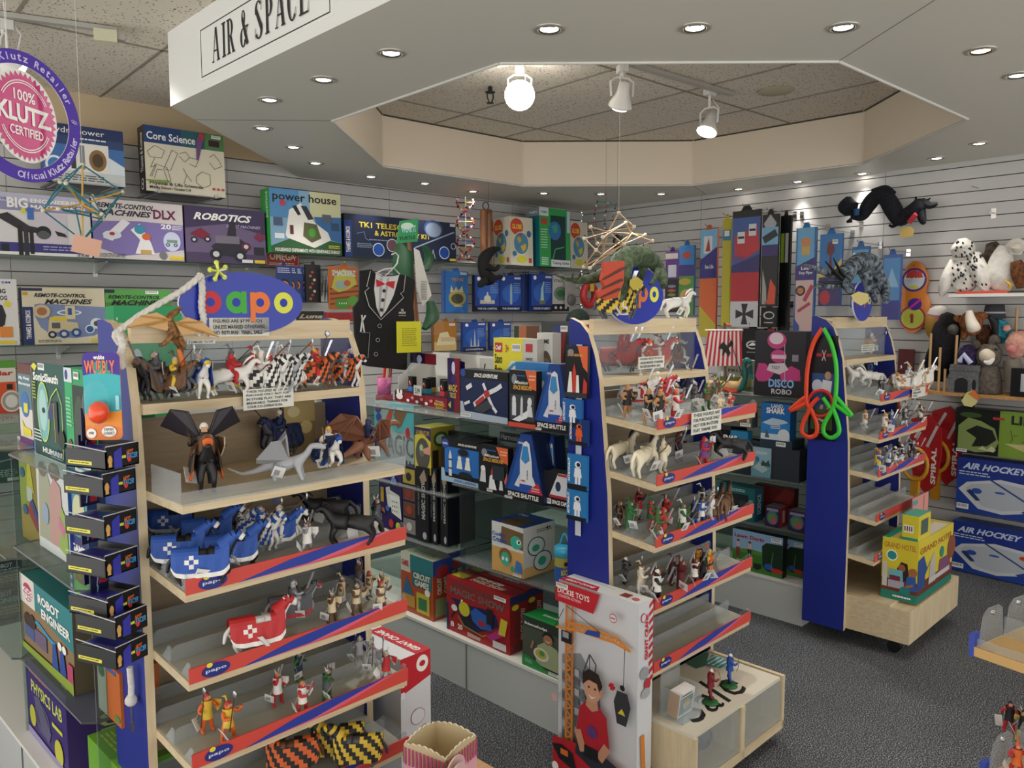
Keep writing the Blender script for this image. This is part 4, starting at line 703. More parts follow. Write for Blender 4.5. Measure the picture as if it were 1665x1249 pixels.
gb('science_kit_box', 'tall blue and green science book-shaped box beside the black packs', F1, (117, 985), (150, 990), 770, .2, {'o': '#27489a', 't': '#b9c8d8'}, {'f': [('r', .2, .45, .8, .5, '#4a90a8'), ('r', 0, .0, 1, .4, '#4fb43a'), ('r', .0, .4, 1, .14, '#202c6a'), ('t', .2, .42, .7, .06, 'GAMES', W_, 'B'), ('e', .6, .72, .3, .14, '#c9c9a0'), ('r', 0, 0, .18, 1, '#1d3a80'), ('rows', .04, .1, .1, .8, 12, '#cfd8ea'), ('t', .3, .2, .6, .08, 'KIT', '#b8342c', 'B')]}, z=.862-.12, X=-.02)
# ---- near gondola, lower shelf and plinth
gb('robot_kit_box', 'kraft and teal ROBOT ENGINEER box with a blue handle behind glass', F1, (38, 1036), (121, 1072), 934, .22, {'o': '#8a7a5c', 'r': '#5a5140', 't': '#2f7c80', 'l': '#7a6c50'}, {'f': [('r', 0, 0, 1, 1, '#8d7350'), ('p', [(0, .72), (1, .5), (1, 1), (0, 1)], '#2b7f84'), ('r', 0, .62, .3, .38, '#dad5cc'), ('e', .16, .8, .1, .12, '#b4345c'), ('t', .06, .78, .2, .07, 'KIDS', W_, 'B'), ('t', .06, .7, .2, .07, 'FIRST', W_, 'B'), ('t', .38, .78, .4, .12, 'ROBOT', W_, 'B'), ('t', .44, .62, .52, .12, 'ENGINEER', W_, 'B'), ('l', [(.26, .46), (.36, .5), (.6, .42), (.7, .42)], .045, '#2496c8'), ('r', .22, .2, .3, .2, '#6a5e7a'), ('e', .14, .42, .07, .1, '#3a2418'), ('e', .24, .44, .07, .1, '#42281c'), ('r', .08, .2, .2, .16, '#4a5a8a'), ('p', [(.62, .1), (.64, .4), (.7, .44), (.74, .12)], '#2a4c9a'), ('p', [(.76, .08), (.78, .4), (.84, .42), (.88, .1)], '#27489a'), ('e', .78, .46, .035, .05, W_), ('e', .86, .46, .035, .05, W_), ('r', .9, .0, .1, .35, '#b4426a'), ('p', [(0, 0), (0, .08), (1, .14), (1, 0)], '#8aa038')], 'l': [('r', 0, 0, 1, .2, '#3a4a4a')]}, z=.50, X=-.05)
gb('physics_kit_box', 'purple PHYSICS LAB box standing on the white plinth behind glass', F1, (48, 1192), (114, 1275), 1072, .30, {'o': '#2a1c58', 'l': '#241a50', 't': '#221c44', 'r': '#322060'}, {'f': [('r', 0, 0, 1, 1, '#33206e'), ('p', [(0, .8), (1, .8), (1, 1), (0, 1)], '#2a1a60'), ('rows', .1, .82, .5, .06, 1, '#c0563a'), ('t', .14, .6, .76, .16, 'PHYSICS LAB', '#cfd85c', 'b'), ('e', .4, .36, .2, .2, '#4a4468'), ('e', .4, .36, .12, .12, '#2c2844'), ('p', [(.2, .56), (.35, .62), (.62, .3), (.56, .14), (.4, .2)], '#5a5674'), ('r', .66, .44, .24, .05, '#c9d23c'), ('e', .16, .28, .08, .14, '#b9b83a'), ('e', .8, .18, .1, .16, '#c2c03c'), ('p', [(.0, 0), (0, .1), (1, .06), (1, 0)], '#8f86b4')],
    't': [('t', .3, .3, .5, .2, 'PHYSICS LAB', '#cfd85c', 'b'), ('rows', .35, .1, .3, .12, 2, '#b8543a'), ('bar', .8, .04, .12, .1)], 'r': [('t', .3, .08, .3, .86, 'PHYSICS LAB', '#d3d860', 'bv'), ('rows', .7, .3, .2, .5, 6, '#9f94c0')]}, z=.213, X=-.05)
gb('science_kit_box', 'orange edged white box under the lowest black packs', F1, (164, 1205), (200, 1232), 1072, .10, {'o': '#c0662c', 'l': '#a9a69c', 'r': '#c0662c'}, {'f': [('r', 0, 0, .4, 1, '#a8aaa0'), ('e', .2, .8, .15, .12, '#3f6a44'), ('r', .45, .9, .4, .07, '#2a5a9a'), ('e', .85, .12, .12, .06, '#4a8a3c')], 'l': [('e', .4, .8, .3, .12, '#3f6a44'), ('e', .5, .3, .3, .16, '#c08a3a')]}, z=.50+.003, X=-.03)
gb('science_kit_box', 'lime green box lying at the very bottom behind the blue panel', F1, (146, 1270), (200, 1294), 1200, .2, {'o': '#6ea82c', 't': '#7cb838', 'l': '#c9c9c4'}, {'t': [('e', .5, .5, .2, .15, '#b0a8a0'), ('e', .3, .4, .08, .08, '#3a9ac8'), ('rows', .1, .1, .8, .2, 3, '#e4e04a')]}, z=.213, X=-.03)
# ---- hanging packs on the left side panel
FW = F1.sub(-.15, .02, -42)
P, w, h, r = seen(FW, (140, 716), (200, 714), 573, Y=0)
t = thing('wobbling_ball_pack', 'purple topped blister pack with an orange wobbly egg, hanging on the left stand', 'blister pack toy', P, r)
m = MB(); n = 10
def rr(w, h, r, n=6):
    o = []
    for cx_, cy_, a in ((w-r, r, -90), (w-r, h-r, 0), (r, h-r, 90), (r, r, 180)):
        for k in range(n+1): q = math.radians(a+90*k/n); o.append((cx_+r*math.cos(q), cy_+r*math.sin(q)))
    return o
m.prism(rr(w, h, w*.16), 0, .002, mat('#e07c28', .3), axis='Y')
MF = Matrix(((1,0,0,0),(0,0,-1,0),(0,1,0,0),(0,0,0,1)))
pr = [(x/w, y/h) for x, y in rr(w, h, w*.16)]
art(m, [('p', [(0, .3), (.5, .25), (1, .3), (1, .8), (0, .8)], '#3ab0b8'), ('p', [(.0, .3), (.02, .16), (.6, .18), (1, .14), (1, .34), (.5, .3)], '#e8922c'), ('p', [q for q in pr if q[1] > .84] + [(0, .84), (.0, .74), (.5, .78), (1, .74), (1, .84)], '#3d2590'), ('t', .3, .92, .3, .05, 'wubbs', W_, 'B'), ('t', .05, .76, .82, .15, 'WUBBLY', '#ea7a3c', 'B'), ('t', .32, .77, .2, .12, 'U', '#1f9a86', 'B'), ('t', .62, .76, .14, .12, 'L', '#1f9a86', 'B'), ('e', .17, .08, .13, .055, W_), ('e', .65, .1, .2, .06, W_), ('t', .1, .07, .14, .03, 'WOBBLE', '#333', 'b'), ('t', .52, .11, .26, .03, 'DEFIES', '#333', 'b'), ('t', .5, .065, .3, .035, 'LOGIC!', '#333', 'bi'), ('r', .86, .35, .1, .16, '#9fdcec')], MF, w, h, .0006)
m.obj('backing_card', t)
m = MB(); m.ball((w*.42, -.02, h*.42), (w*.33, .03, h*.27), FILM, 18); m.obj('clear_bubble', t)
m = MB(); m.ball((w*.5, -.022, h*.33), (w*.27, .026, h*.13), mat('#f0502a', .25, coat=.5), 18); m.obj('orange_egg', t)
t = None
for i, (nx, ny) in enumerate(((173, 765), (168, 809), (170, 877), (172, 941), (176, 1009), (188, 1041), (189, 1090))):
    P = F1.un(nx, ny, X=-.125); w, d, h = .088, .125, .052
    t = thing('toy_tray_pack', 'black tray pack with yellow and blue logo, %s from the top on the left stand' % ordn[i], 'hanging toy pack', F1.w(P), F1.a+math.radians(21), 'black tray packs clipped to the left panel')
    if i == 0:
        m = MB(); m.box(0, 0, 0, w, d, .003, BLACK); m.box(0, 0, 0, w, .003, h, BLACK); m.box(0, 0, 0, .003, d, h*.8, BLACK); m.box(w-.003, 0, 0, w, d, h, BLACK)
        m.box(.003, .003, h*.25, w-.003, d, h*.72, mat('#23242c', .25)); m.box(.02, .003, h*.7, .06, d*.9, h*.8, mat('#2b2f8a', .3)); m.prism([(.02, .0), (.04, 0), (.04, h*.9), (.02, h*.7)], -.002, .0, mat('#3a3ca8', .3), axis='Y')
        for q in ((0, 0, w, 0), (0, 0, 0, d)): m.tube([(q[0], q[1]-.001, h if q[2] else h*.8), (q[2], q[3], h)], .0015, '#c9c9cc', 4)
        art(m, [('t', .25, .58, .22, .12, 'COLLECT', W_, 'b'), ('r', .25, .38, .34, .12, '#d9d23c'), ('t', .6, .5, .22, .22, 'HOT', '#e2702c', 'Bi'), ('t', .6, .32, .34, .24, 'RACER', '#4a9ad8', 'Bi'), ('e', .68, .3, .06, .12, '#d8402c'), ('e', .1, .4, .07, .18, '#c89a6a'), ('p', [(.05, .1), (.15, .1), (.13, .6), (.07, .6)], '#d8a85c')], MF, w, h)
        art(m, [('r', .05, .15, .6, .16, '#d9d23c'), ('rows', .1, .19, .5, .08, 1, '#222')], FACE['l'](w, d, h)[0], d, h)
        tray0 = m.mesh('tray')
        m = MB(); m.box(w*.45, d-.004, h, w, d, h+.075, mat('#191a40', .35)); art(m, [('l', [(.3, .1), (.4, .5), (.34, .5), (.45, .95)], .04, '#9ab4e0'), ('t', .45, .55, .5, .2, 'RACER', '#c0302c', 'Bi'), ('r', .5, .1, .4, .2, '#b02028')], Matrix.Translation((w*.45, d-.004, h)) @ MF, w*.55, .075)
        card0 = m.mesh('back_card'); m = MB(); m.box(.004, .004, h*.74, w-.004, d-.004, h*.76, FILM); win0 = m.mesh('clear_window')
    put('tray', tray0, t); put('back_card', card0, t); put('clear_window', win0, t)
# rope draped over the sign and hanging at the left post
ROPE = mat('#d9d6cf', .9, noise=90, c2='#cbc8c0')
def rope(label, pts, r=.008, name='white_rope', braid=False):
    P_ = [F1.w(F1.un(x, y, Y=v)) for x, y, v in pts]; out = []
    for i in range(len(P_)-1):
        for k in range(6):
            a = P_[max(i-1, 0)]; b = P_[i]; c = P_[i+1]; d_ = P_[min(i+2, len(P_)-1)]; u = k/6
            out.append(.5*((2*b)+(c-a)*u+(2*a-5*b+4*c-d_)*u*u+(3*b-a-3*c+d_)*u**3))
    out.append(P_[-1]); m = MB()
    for s_ in (0, 2.09, 4.19):
        m.tube([p+Vector((math.cos(i*1.1+s_), math.sin(i*1.1+s_)*.6, math.sin(i*1.1+s_)*.4))*r*.5 for i, p in enumerate(out)], r*.62, ROPE, 6)
    return tag(m.obj(name), label, 'rope')
rope('white braided rope slung from the oval sign down to the left post', [(326, 449, .03), (300, 470, .03), (270, 488, .03), (235, 508, .03), (200, 533, .03), (188, 545, .03), (196, 560, .03)], .009)
rope('white rope hanging in front of the first p of the oval sign', [(326, 446, .035), (329, 470, .035), (328, 500, .035), (331, 522, .033), (322, 545, .03)], .009)
rope('short knotted white rope dangling beside the left post top', [(196, 545, -.02), (200, 562, -.02), (196, 580, -.02), (199, 598, -.02)], .009)
m = MB(); m.tube([(0, 0, 0), (.002, 0, -.05), (0, 0, -.085)], .008, ROPE, 8); m.ball((0, 0, -.085), (.016, .014, .016), ROPE, 8); m.tube([(0, 0, -.1), (0, 0, -.15)], .003, CHROME, 6); m.box(-.004, -.002, -.165, .004, .002, -.14, CHROME)
P = F1.un(211, 1085, X=-.04); tag(m.obj('key_rope', None, F1.w(P)), 'knotted white rope with a small chrome clip low on the blue panel', 'rope')
# ---- gondola 2, upper shelf z 1.145
g2 = 1.147
t = thing('magic_display_box', 'white counter display carton for pocket magic tricks with a 5.99 price tag', 'display carton', F2.w(F2.un(642, 652, Z=g2)), 0)
A = F2.un(642, 652, Z=g2); B = F2.un(727, 668, Z=g2); a_ = F2.w(A); b_ = F2.w(B); r = math.atan2(b_.y-a_.y, b_.x-a_.x); w = (b_-a_).length; t.rotation_euler = (0, 0, r)
d = .22
m = MB(); m.box(0, 0, 0, w, d, .004, WHITE); m.box(0, d-.004, 0, w*1.5, d, .235, WHITE2); m.box(0, .02, 0, .004, d, .12, WHITE2); m.prism([(.02, .12), (d, .12), (d, .235)], 0, .004, WHITE2, axis='X'); m.obj('carton_back', t)
m = MB(); m.box(0, .0, .0, w, .004, .052, mat('#8a1426', .35)); m.box(0, .004, .052, w*1.0, .12, .056, mat('#202430', .4))
art(m, [('p', [(.0, .3), (.02, .95), (.16, 1), (.2, .5), (.1, .3)], '#15161c'), ('e', .1, .55, .07, .3, W_), ('e', .07, .95, .025, .25, W_), ('e', .14, .95, .025, .25, W_), ('t', .78, .3, .18, .26, 'MAGIC', '#e2c23c', 'B'), ('t', .8, .6, .14, .16, 'Pocket', W_, 'i'), ('t', .8, .08, .14, .16, 'TRICKS', '#e2c23c', 'b')] + [('e', .28+.09*i, .3+.3*(i % 2), .03, .14, (W_, '#d88a8a')[i % 2]) for i in range(6)], MF, w, .052)
m.obj('printed_tray_front', t)
m = MB(); m.box(.012, .0, .0, .02, .008, .01, BLACK); art(m, [('r', .40, .9, .15, .9, W_), ('t', .43, 1.05, .09, .5, '5.99', '#222', 'b')], Matrix.Translation((0, -.003, 0)) @ MF, w, .052); m.obj('price_tag', t)
m = MB(); m.prism([(0, 0), (.1, 0), (.1, .22), (.02, .235), (0, .2)], 0, .003, mat('#26154a', .35), axis='X', M=Matrix.Translation((w+.01, 0, 0)) @ Matrix.Rotation(math.radians(-75), 4, 'Z')); m.obj('side_flap', t)
m = MB(); M = Matrix.Translation((w+.005, -.0, 0)); m.box(0, .0, 0, .10, .004, .235, mat('#26154a', .35), M); art(m, [('r', .55, 0, .45, 1, '#7c1424'), ('e', .5, .82, .14, .12, '#c9cdf0'), ('p', [(.4, .68), (.6, .68), (.75, .55), (.3, .55)], '#2c2478'), ('t', .1, .38, .7, .13, 'MAGIC', '#d8c06a', 'b'), ('t', .2, .26, .5, .1, 'TRICKS', '#d8c06a'), ('p', [(.06, .12), (.3, .2), (.3, .06)], '#d8b45a')], M @ MF, .10, .235); m.obj('printed_panel', t)
m = MB(); M = Matrix.Translation((-.01, .06, .19)); m.box(0, 0, 0, w*.62, .003, .05, mat('#1c1440', .35), M); art(m, [('r', .68, 0, .32, 1, '#8a1626'), ('e', .5, .4, .08, .4, '#c9cdf0')], M @ MF, w*.62, .05); m.obj('header_strip', t)
for i, (cx_, c) in enumerate(((.22, '#3a7cc8'), (.5, '#3fa0b8'), (.82, '#b8404c'), (.42, '#c9a83a'), (.66, '#8a5ab0'))):
    m = MB(); yy_ = .04 if i < 3 else .09
    m.box(-.019, -.012, 0, .019, .012, .07, BLACK); m.box(-.02, -.013, 0, .02, .013, .022, mat(c, .3)); art(m, [('e', .5, .5, .28, .14, '#c8402c'), ('p', [(.2, .6), (.4, .75), (.5, .55)], W_)], Matrix.Translation((-.019, -.0125, 0)) @ MF, .038, .07)
    o = m.obj('magic_trick_pack', None, Vector(a_)+Matrix.Rotation(r, 4, 'Z') @ Vector((cx_*w, yy_, .0562)), r)
    tag(o, 'small black and %s magic trick pack, %s in the tray' % (('blue', 'teal', 'red', 'yellow', 'purple')[i], ('front left', 'front middle', 'front right', 'back middle', 'back right')[i]), 'small toy pack', 'magic packs in the display tray')
# pink holder with leaning pencils and sheets; yellow notice
P = F2.un(625, 651, Z=g2); t = thing('pink_glitter_cup', 'pink glitter cup with heart faces on the glass shelf beside the magic display', 'cup', F2.w(P), F2.a)
m = MB(); m.lathe([(.001, .03), (.033, .03), (.036, .115), (.033, .115), (.03, .04)], mat('#d0488c', .35, noise=200, c2='#e08ab8'), 24); m.obj('cup', t); m = MB(); m.box(-.03, -.03, 0, .03, .03, .03, clear('pink_acrylic', '#e89aa8', .2, .6)); m.obj('clear_foot', t)
m = MB(); M = Matrix.Rotation(math.radians(8), 4, 'Y')
for i, (c, x) in enumerate((('#d8303a', -.02), ('#e8dcb0', 0), ('#1c1c1c', .008), ('#e9e6da', .016), ('#d8303a', .028))): m.box(x-.005, -.01+.006*i, .04, x+.007, .006*i, .30+.004*i, mat(c, .5), M)
tag(m.obj('magic_wands', None, F2.w(P)), 'bundle of red, black and cream sticks standing in the pink cup', 'magic wands')
P, w, h, r = seen(F0, (646, 574), (685, 572), 523, Y=3.05)
m = MB(); m.box(0, 0, 0, w, .003, h, mat('#e6e22c', .5)); art(m, [('rows', .2, .2, .6, .6, 9, '#a8a420')], MF, w, h); m.box(w*.45, .004, -.10, w*.55, .01, .02, ACR)
tag(m.obj('yellow_notice', None, P, r), 'bright yellow notice card in front of the tuxedo vest', 'notice card')
# space goods upper
g3 = g2+.001
gb('space_toy_box', 'SPACE ADVENTURE box with a white and red space station, upper glass shelf', F2, (749, 664), (826, 671), 600, .08, {'o': '#101420', 't': '#15181f'}, {'f': [('r', 0, 0, 1, 1, '#15234e'), ('r', 0, .82, 1, .18, '#0e1016'), ('t', .3, .86, .5, .08, 'SPACE ADVENTURE', W_, 'Bi'), ('e', .06, .93, .055, .08, '#24489a'), ('p', [(0, 0), (0, .35), (.06, .35), (.1, .16), (1, .12), (1, 0)], '#aebccb'), ('l', [(.3, .3), (.52, .5), (.6, .58)], .1, '#d9dbe0'), ('l', [(.34, .32), (.52, .47)], .09, '#b83434'), ('l', [(.5, .75), (.58, .55), (.7, .3), (.78, .2)], .07, '#e2e4e8'), ('l', [(.6, .56), (.78, .66), (.88, .74)], .09, '#e2e4e8'), ('l', [(.14, .62), (.26, .7)], .09, '#e2e4e8'), ('e', .58, .55, .06, .08, '#b83434'), ('p', [(.3, .2), (.5, .16), (.7, .3), (.6, .42), (.4, .3)], '#3c4048'), ('l', [(.1, .3), (.22, .36)], .06, '#d9dbe0'), ('bar', .02, .04, .22, .07)], 'l': [('rows', .1, .1, .8, .8, 6, '#33406a')]}, z=g3, X=.07)
def mission(label, a, b, yt, z, tilt=0, pic='astronauts', **pl):
    it = [('r', 0, 0, 1, 1, '#14151b'), ('p', [(.6, 1), (1, 1), (1, .66), (.78, .7)], '#e2683a'), ('rows', .74, .82, .24, .12, 2, '#f0c0a0'), ('e', .2, .84, .1, .09, '#8a8d94'), ('rows', .3, .88, .3, .05, 1, '#3a6ac0'), ('t', .2, .76, .5, .06, 'Mission', W_, 'bi'), ('t', .16, .66, .7, .08, 'SPACE MISSIONS', '#e0a848', 'Bi')]
    if pic == 'astronauts':
        it += [('r', .05, .12, .9, .46, '#3c3f46'), ('e', .2, .48, .07, .07, '#e4e6ea'), ('r', .13, .2, .15, .24, '#dfe1e5'), ('e', .78, .46, .08, .08, '#e4e6ea'), ('p', [(.68, .2), (.7, .4), (.86, .38), (.9, .2)], '#dfe1e5'), ('p', [(.14, .12), (.5, .24), (.74, .32), (.7, .18), (.4, .1)], '#eceef0'), ('p', [(.44, .2), (.46, .5), (.5, .56), (.54, .5), (.54, .2)], '#d4d6da'), ('r', .0, 0, 1, .08, '#d0503c')]
    else:
        it += [('p', [(.04, .2), (.1, .5), (.24, .5), (.26, .2)], '#d8dade'), ('e', .16, .5, .08, .06, W_), ('p', [(.42, .1), (.44, .46), (.5, .58), (.56, .46), (.58, .1)], '#c8402c'), ('p', [(.36, .08), (.4, .36), (.48, .4), (.52, .36), (.64, .08)], '#eceef0'), ('p', [(.72, .1), (.76, .32), (.82, .32), (.86, .1)], '#dcdee2'), ('r', .5, .3, .4, .3, '#26303c'), ('bar', .3, .02, .2, .07), ('p', [(1, .1), (.9, .3), (1, .5)], '#e2683a')]
    return gb('space_blister_pack', label, F2, a, b, yt, .03, {'o': '#14151b'}, {'f': it}, cat='blister pack toy', z=z, tilt=tilt, group='space mission packs', **pl)
mission('SPACE MISSIONS pack with two white astronauts between the station and shuttle boxes', (828, 668), (872, 675), 601, g3, X=.05)
def shuttle(label, a, b, yt, z, X, name='space_shuttle_box', depth=.1, word='SPACE SHUTTLE'):
    P, w, h, r = seen(F2, a, b, yt, X=X); h += P.z-z if 0 else 0; P.z = z
    m = MB(); pf = [(0, 0), (w, 0), (w*.98, h*.1), (w*.74, h*.97), (w*.68, h), (w*.5, h), (w*.42, h*.94), (0, h*.12)]
    pf = [(0, 0), (w, 0), (w, h*.12), (w*.72, h), (w*.42, h), (0, h*.12)]
    m.prism(pf, 0, depth, mat('#15234e', .3), axis='Y')
    art(m, [('p', [(.01, .13), (.43, .99), (.7, .99), (.99, .13)], '#18428c'), ('p', [(.1, .13), (.46, .9), (.56, .6), (.4, .13)], '#2358a8'), ('r', 0, 0, 1, .14, '#101116'), ('t', .1, .045, .78, .07, word, W_, 'B'), ('bar', .02, .0, .2, .035), ('e', .44, .86, .1, .055, '#24509a'), ('t', .38, .845, .12, .03, 'NASA', W_, 'b'),
        ('p', [(.42, .2), (.42, .6), (.5, .86), (.58, .9), (.66, .86), (.72, .6), (.74, .2)], '#e4e6ec'), ('p', [(.45, .62), (.5, .82), (.62, .82), (.67, .62), (.56, .56)], '#3f8fcc'), ('p', [(.28, .22), (.42, .4), (.42, .2)], '#dfe2e8'), ('p', [(.74, .2), (.74, .4), (.86, .22)], '#dfe2e8'), ('p', [(.4, .14), (.42, .26), (.74, .26), (.76, .14)], '#2a52b0'), ('r', .46, .3, .1, .02, '#c0303a'), ('t', .6, .34, .03, .14, 'USA', '#1a1a1a', 'bv'), ('p', [(.62, .15), (1, .15), (.88, .32)], '#c8303c'), ('rows', .72, .17, .2, .07, 2, '#f0c8c0')], MF, w, h, .0008)
    return tag(m.obj(name, None, P, r), label, 'boxed toy', 'space shuttle boxes')
shuttle('wedge-shaped SPACE SHUTTLE box on the upper glass shelf by the blue panel', (868, 676), (928, 690), 568, g3, .05)
gb('craft_box', 'yellow SAXOFLUTE box standing behind the space adventure box', F2, (803, 650), (850, 655), 549, .06, {'o': '#d0cc9a', 't': '#c9c070'}, {'f': [('r', 0, 0, 1, 1, '#e8e6dc'), ('p', [(0, .35), (0, 1), (1, 1), (1, .72), (.6, .72), (.3, .45), (.2, .35)], '#e8dc3a'), ('l', [(.2, .36), (.45, .58), (.7, .68), (1, .68)], .04, '#3a9ac8'), ('r', .05, .82, .26, .12, '#c0303a'), ('t', .07, .85, .2, .06, 'Craft', W_, 'Bi'), ('t', .42, .82, .12, .1, '3+', '#c05a2c', 'B'), ('t', .05, .68, .26, .12, 'Saxo', K_, 'b'), ('t', .05, .54, .26, .12, 'flute', K_, 'b'), ('bar', .65, .84, .3, .09), ('l', [(.7, .3), (.7, .48), (.85, .48)], .02, '#333'), ('e', .62, .18, .06, .05, '#c0303a'), ('l', [(.05, .25), (.15, .15), (.25, .3), (.4, .1)], .02, '#c0303a')]}, z=g3, X=.2)
gb('craft_box', 'white craft box with a twisted motif, right of the yellow SAXOFLUTE box', F2, (850, 655), (873, 657), 551, .05, {'o': '#c9c6bc'}, {'f': [('r', .2, .84, .5, .1, '#c0303a'), ('t', .2, .74, .5, .04, 'twist', K_, 'b'), ('l', [(.1, .5), (.3, .4), (.4, .52)], .03, '#c0303a'), ('l', [(.45, .35), (.5, .5), (.75, .5), (.7, .35), (.45, .35)], .03, K_)]}, z=g3, X=.2)
gb('craft_box', 'white box with a brown carved coil picture, next to the craft boxes', F2, (873, 640), (898, 644), 541, .05, {'o': '#c9c7bf', 'l': '#2c6a3a'}, {'f': [('e', .55, .6, .42, .2, '#5a4836'), ('e', .55, .62, .3, .1, '#7c6a50'), ('r', 0, .2, 1, .18, '#2c5a34'), ('t', .1, .88, .7, .05, 'GAME', K_, 'b')]}, z=g3, X=.24)
gb('craft_box', 'blue box with white title tucked behind the SPACE MISSIONS pack', F2, (838, 648), (893, 655), 588, .04, {'o': '#2f7cc0'}, {'f': [('t', .3, .78, .5, .1, 'LEARN TO PLAY', '#a9e0ea', 'b'), ('t', .3, .58, .66, .15, 'XYLOPHONE', W_, 'B'), ('e', .2, .62, .18, .2, '#8a2c3c')]}, z=g3, X=.14)
gb('craft_box', 'dark box with red and blue flag picture behind the coil box', F2, (880, 620), (925, 624), 523, .05, {'o': '#33383a'}, {'f': [('p', [(.2, .5), (.4, .9), (.9, .95), (.8, .6)], '#9a2c34'), ('p', [(.4, .7), (.45, .95), (.8, .98), (.7, .75)], '#2c3a7c'), ('r', 0, 0, 1, .4, '#8f9a9c'), ('bar', .7, .9, .25, .06)]}, z=g3, X=.34)
gb('craft_box', 'thin green and orange upright box at the back of the upper shelf', F2, (836, 620), (856, 622), 530, .08, {'o': '#8a5a40'}, {'f': [('r', 0, 0, .4, 1, '#20402c'), ('r', .4, 0, .6, 1, '#b46a44')]}, z=g3, X=.4)
gb('craft_box', 'white box with red ball picture peeking above the space station box', F2, (780, 640), (803, 642), 582, .05, {'o': '#c9c9c2'}, {'f': [('e', .8, .55, .3, .2, '#c8303a'), ('l', [(.1, .8), (.2, .5), (.4, .9)], .03, '#333')]}, z=g3, X=.26)
# middle shelf .865
g4 = .867
gb('magic_kit_box', 'wide MAGIC box with floating hands on a pale turquoise front', F2, (610, 745), (674, 764), 652, .05, {'o': '#8fa8ac', 't': '#9fb4b8'}, {'f': [('r', 0, 0, 1, 1, '#9fb0b2'), ('p', [(0, .6), (.2, .8), (0, 1)], '#4fb4c4'), ('p', [(.4, 1), (.3, .75), (.6, .6), (.9, .7), (1, .55), (1, 1)], '#58b8c4'), ('p', [(.24, .68), (.4, .92), (.5, .9), (.42, .7)], '#c05038'), ('p', [(.5, .85), (.6, .95), (.86, .93), (.7, .7), (.6, .66)], '#8a6648'), ('e', .85, .62, .05, .08, '#c0303c'), ('e', .1, .9, .08, .06, '#6a3a7c'), ('e', .12, .78, .07, .06, '#3a4a9c'), ('t', .12, .3, .86, .28, 'MAGIC', '#6b7478', ''), ('p', [(.45, 0), (.6, .18), (.9, .2), (.9, 0)], '#c04a74'), ('l', [(.8, .05), (.82, .25)], .02, '#333'), ('l', [(.87, .05), (.9, .25)], .02, '#8a3a2c')]}, cat='boxed magic kit', z=.807, X=.16)
gb('mirascope_box', 'yellow 3-D MIRASCOPE box with grey dish on the middle glass shelf', F2, (675, 756), (701, 764), 692, .14, {'o': '#b0a03a', 't': '#cfc46a', 'r': '#a08c34'}, {'f': [('r', 0, 0, 1, 1, '#d6c640'), ('p', [(0, .8), (.5, .86), (1, .7), (1, .98), (0, .98)], '#2c1e5a'), ('t', .08, .82, .84, .1, '3-D MIRASCOPE', '#c8a83a', 'b'), ('e', .5, .42, .44, .34, '#54524c'), ('e', .45, .5, .18, .14, '#6f6d64'), ('e', .42, .55, .1, .07, '#a8c890'), ('p', [(.5, .52), (1, .62), (1, .42), (.6, .44)], '#d49a84'), ('r', .2, .04, .5, .06, W_)], 'r': [('e', .4, .74, .3, .16, '#2c5c2c'), ('e', .4, .74, .2, .1, '#c9d8c0'), ('r', .05, .1, .25, .42, '#2a241c'), ('r', .35, .05, .6, .45, '#b0743c'), ('e', .7, .3, .15, .12, '#3c2c20')]}, z=g4, X=.1)
gb('space_toy_box', 'blue lunar landing SPACE ADVENTURE box with two white figures, middle shelf', F2, (719, 780), (779, 790), 710, .08, {'o': '#101116', 't': '#1a1a1f'}, {'f': [('r', 0, 0, 1, 1, '#101116'), ('r', .08, .2, .92, .6, '#2a72c4'), ('e', .1, .86, .1, .11, '#2a4ea0'), ('t', .03, .84, .14, .05, 'NASA', W_, 'B'), ('t', .45, .86, .5, .05, 'SPACE ADVENTURE', W_, 'Bi'), ('p', [(.2, .14), (.2, .6), (.24, .74), (.28, .6), (.28, .14)], '#e4e6ea'), ('r', .19, .3, .1, .03, '#222'), ('r', .19, .5, .1, .03, '#222'), ('e', .5, .58, .05, .05, W_), ('p', [(.42, .34), (.45, .54), (.55, .54), (.58, .34)], W_), ('e', .72, .58, .05, .05, W_), ('p', [(.64, .34), (.67, .54), (.77, .54), (.8, .34)], W_), ('e', .6, .72, .14, .08, '#1e1e24'), ('e', .66, .22, .18, .07, '#1e1e24'), ('p', [(0, 0), (0, .3), (.08, .3), (.12, .12), (1, .1), (1, 0)], '#a9c4dc'), ('t', .34, .03, .6, .06, 'LUNAR LANDING', '#2a5aa8', 'Bi')]}, z=g4, X=.08)
gb('space_toy_box', 'black APOLLO 50 box showing above the lunar landing box', F2, (724, 752), (800, 762), 700, .03, {'o': '#121318'}, {'f': [('t', .45, .86, .4, .08, 'APOLLO 50', W_, 'b')]}, z=g4+.0, X=.2)
mission('SPACE MISSIONS pack with a red tipped rocket on the middle shelf', (779, 789), (826, 800), 722, g4, pic='rocket', X=.06)
shuttle('wedge-shaped SPACE SHUTTLE box standing in the centre of the middle shelf', (820, 797), (884, 812), 689, g4, .045)
shuttle('third SPACE SHUTTLE box, dark side turned out, right end of the middle shelf', (886, 806), (906, 812), 702, g4, .13, depth=.06)
gb('space_toy_box', 'SPACE CAPSULE box with a white cone and red rim by the blue panel', F2, (884, 812), (932, 826), 764, .05, {'o': '#101116'}, {'f': [('r', 0, .3, 1, .7, '#1b1d26'), ('p', [(.2, .3), (.5, .98), (.85, .98), (1, .3)], '#dfe1e6'), ('p', [(.18, .26), (1, .26), (1, .34), (.2, .34)], '#b8303a'), ('e', .5, .6, .09, .14, '#26365c'), ('t', .3, .08, .68, .12, 'SPACE CAPSULE', W_, 'B'), ('bar', .02, .06, .25, .16), ('r', .5, .9, .3, .07, '#c0343c')]}, z=g4, X=.02+.045)
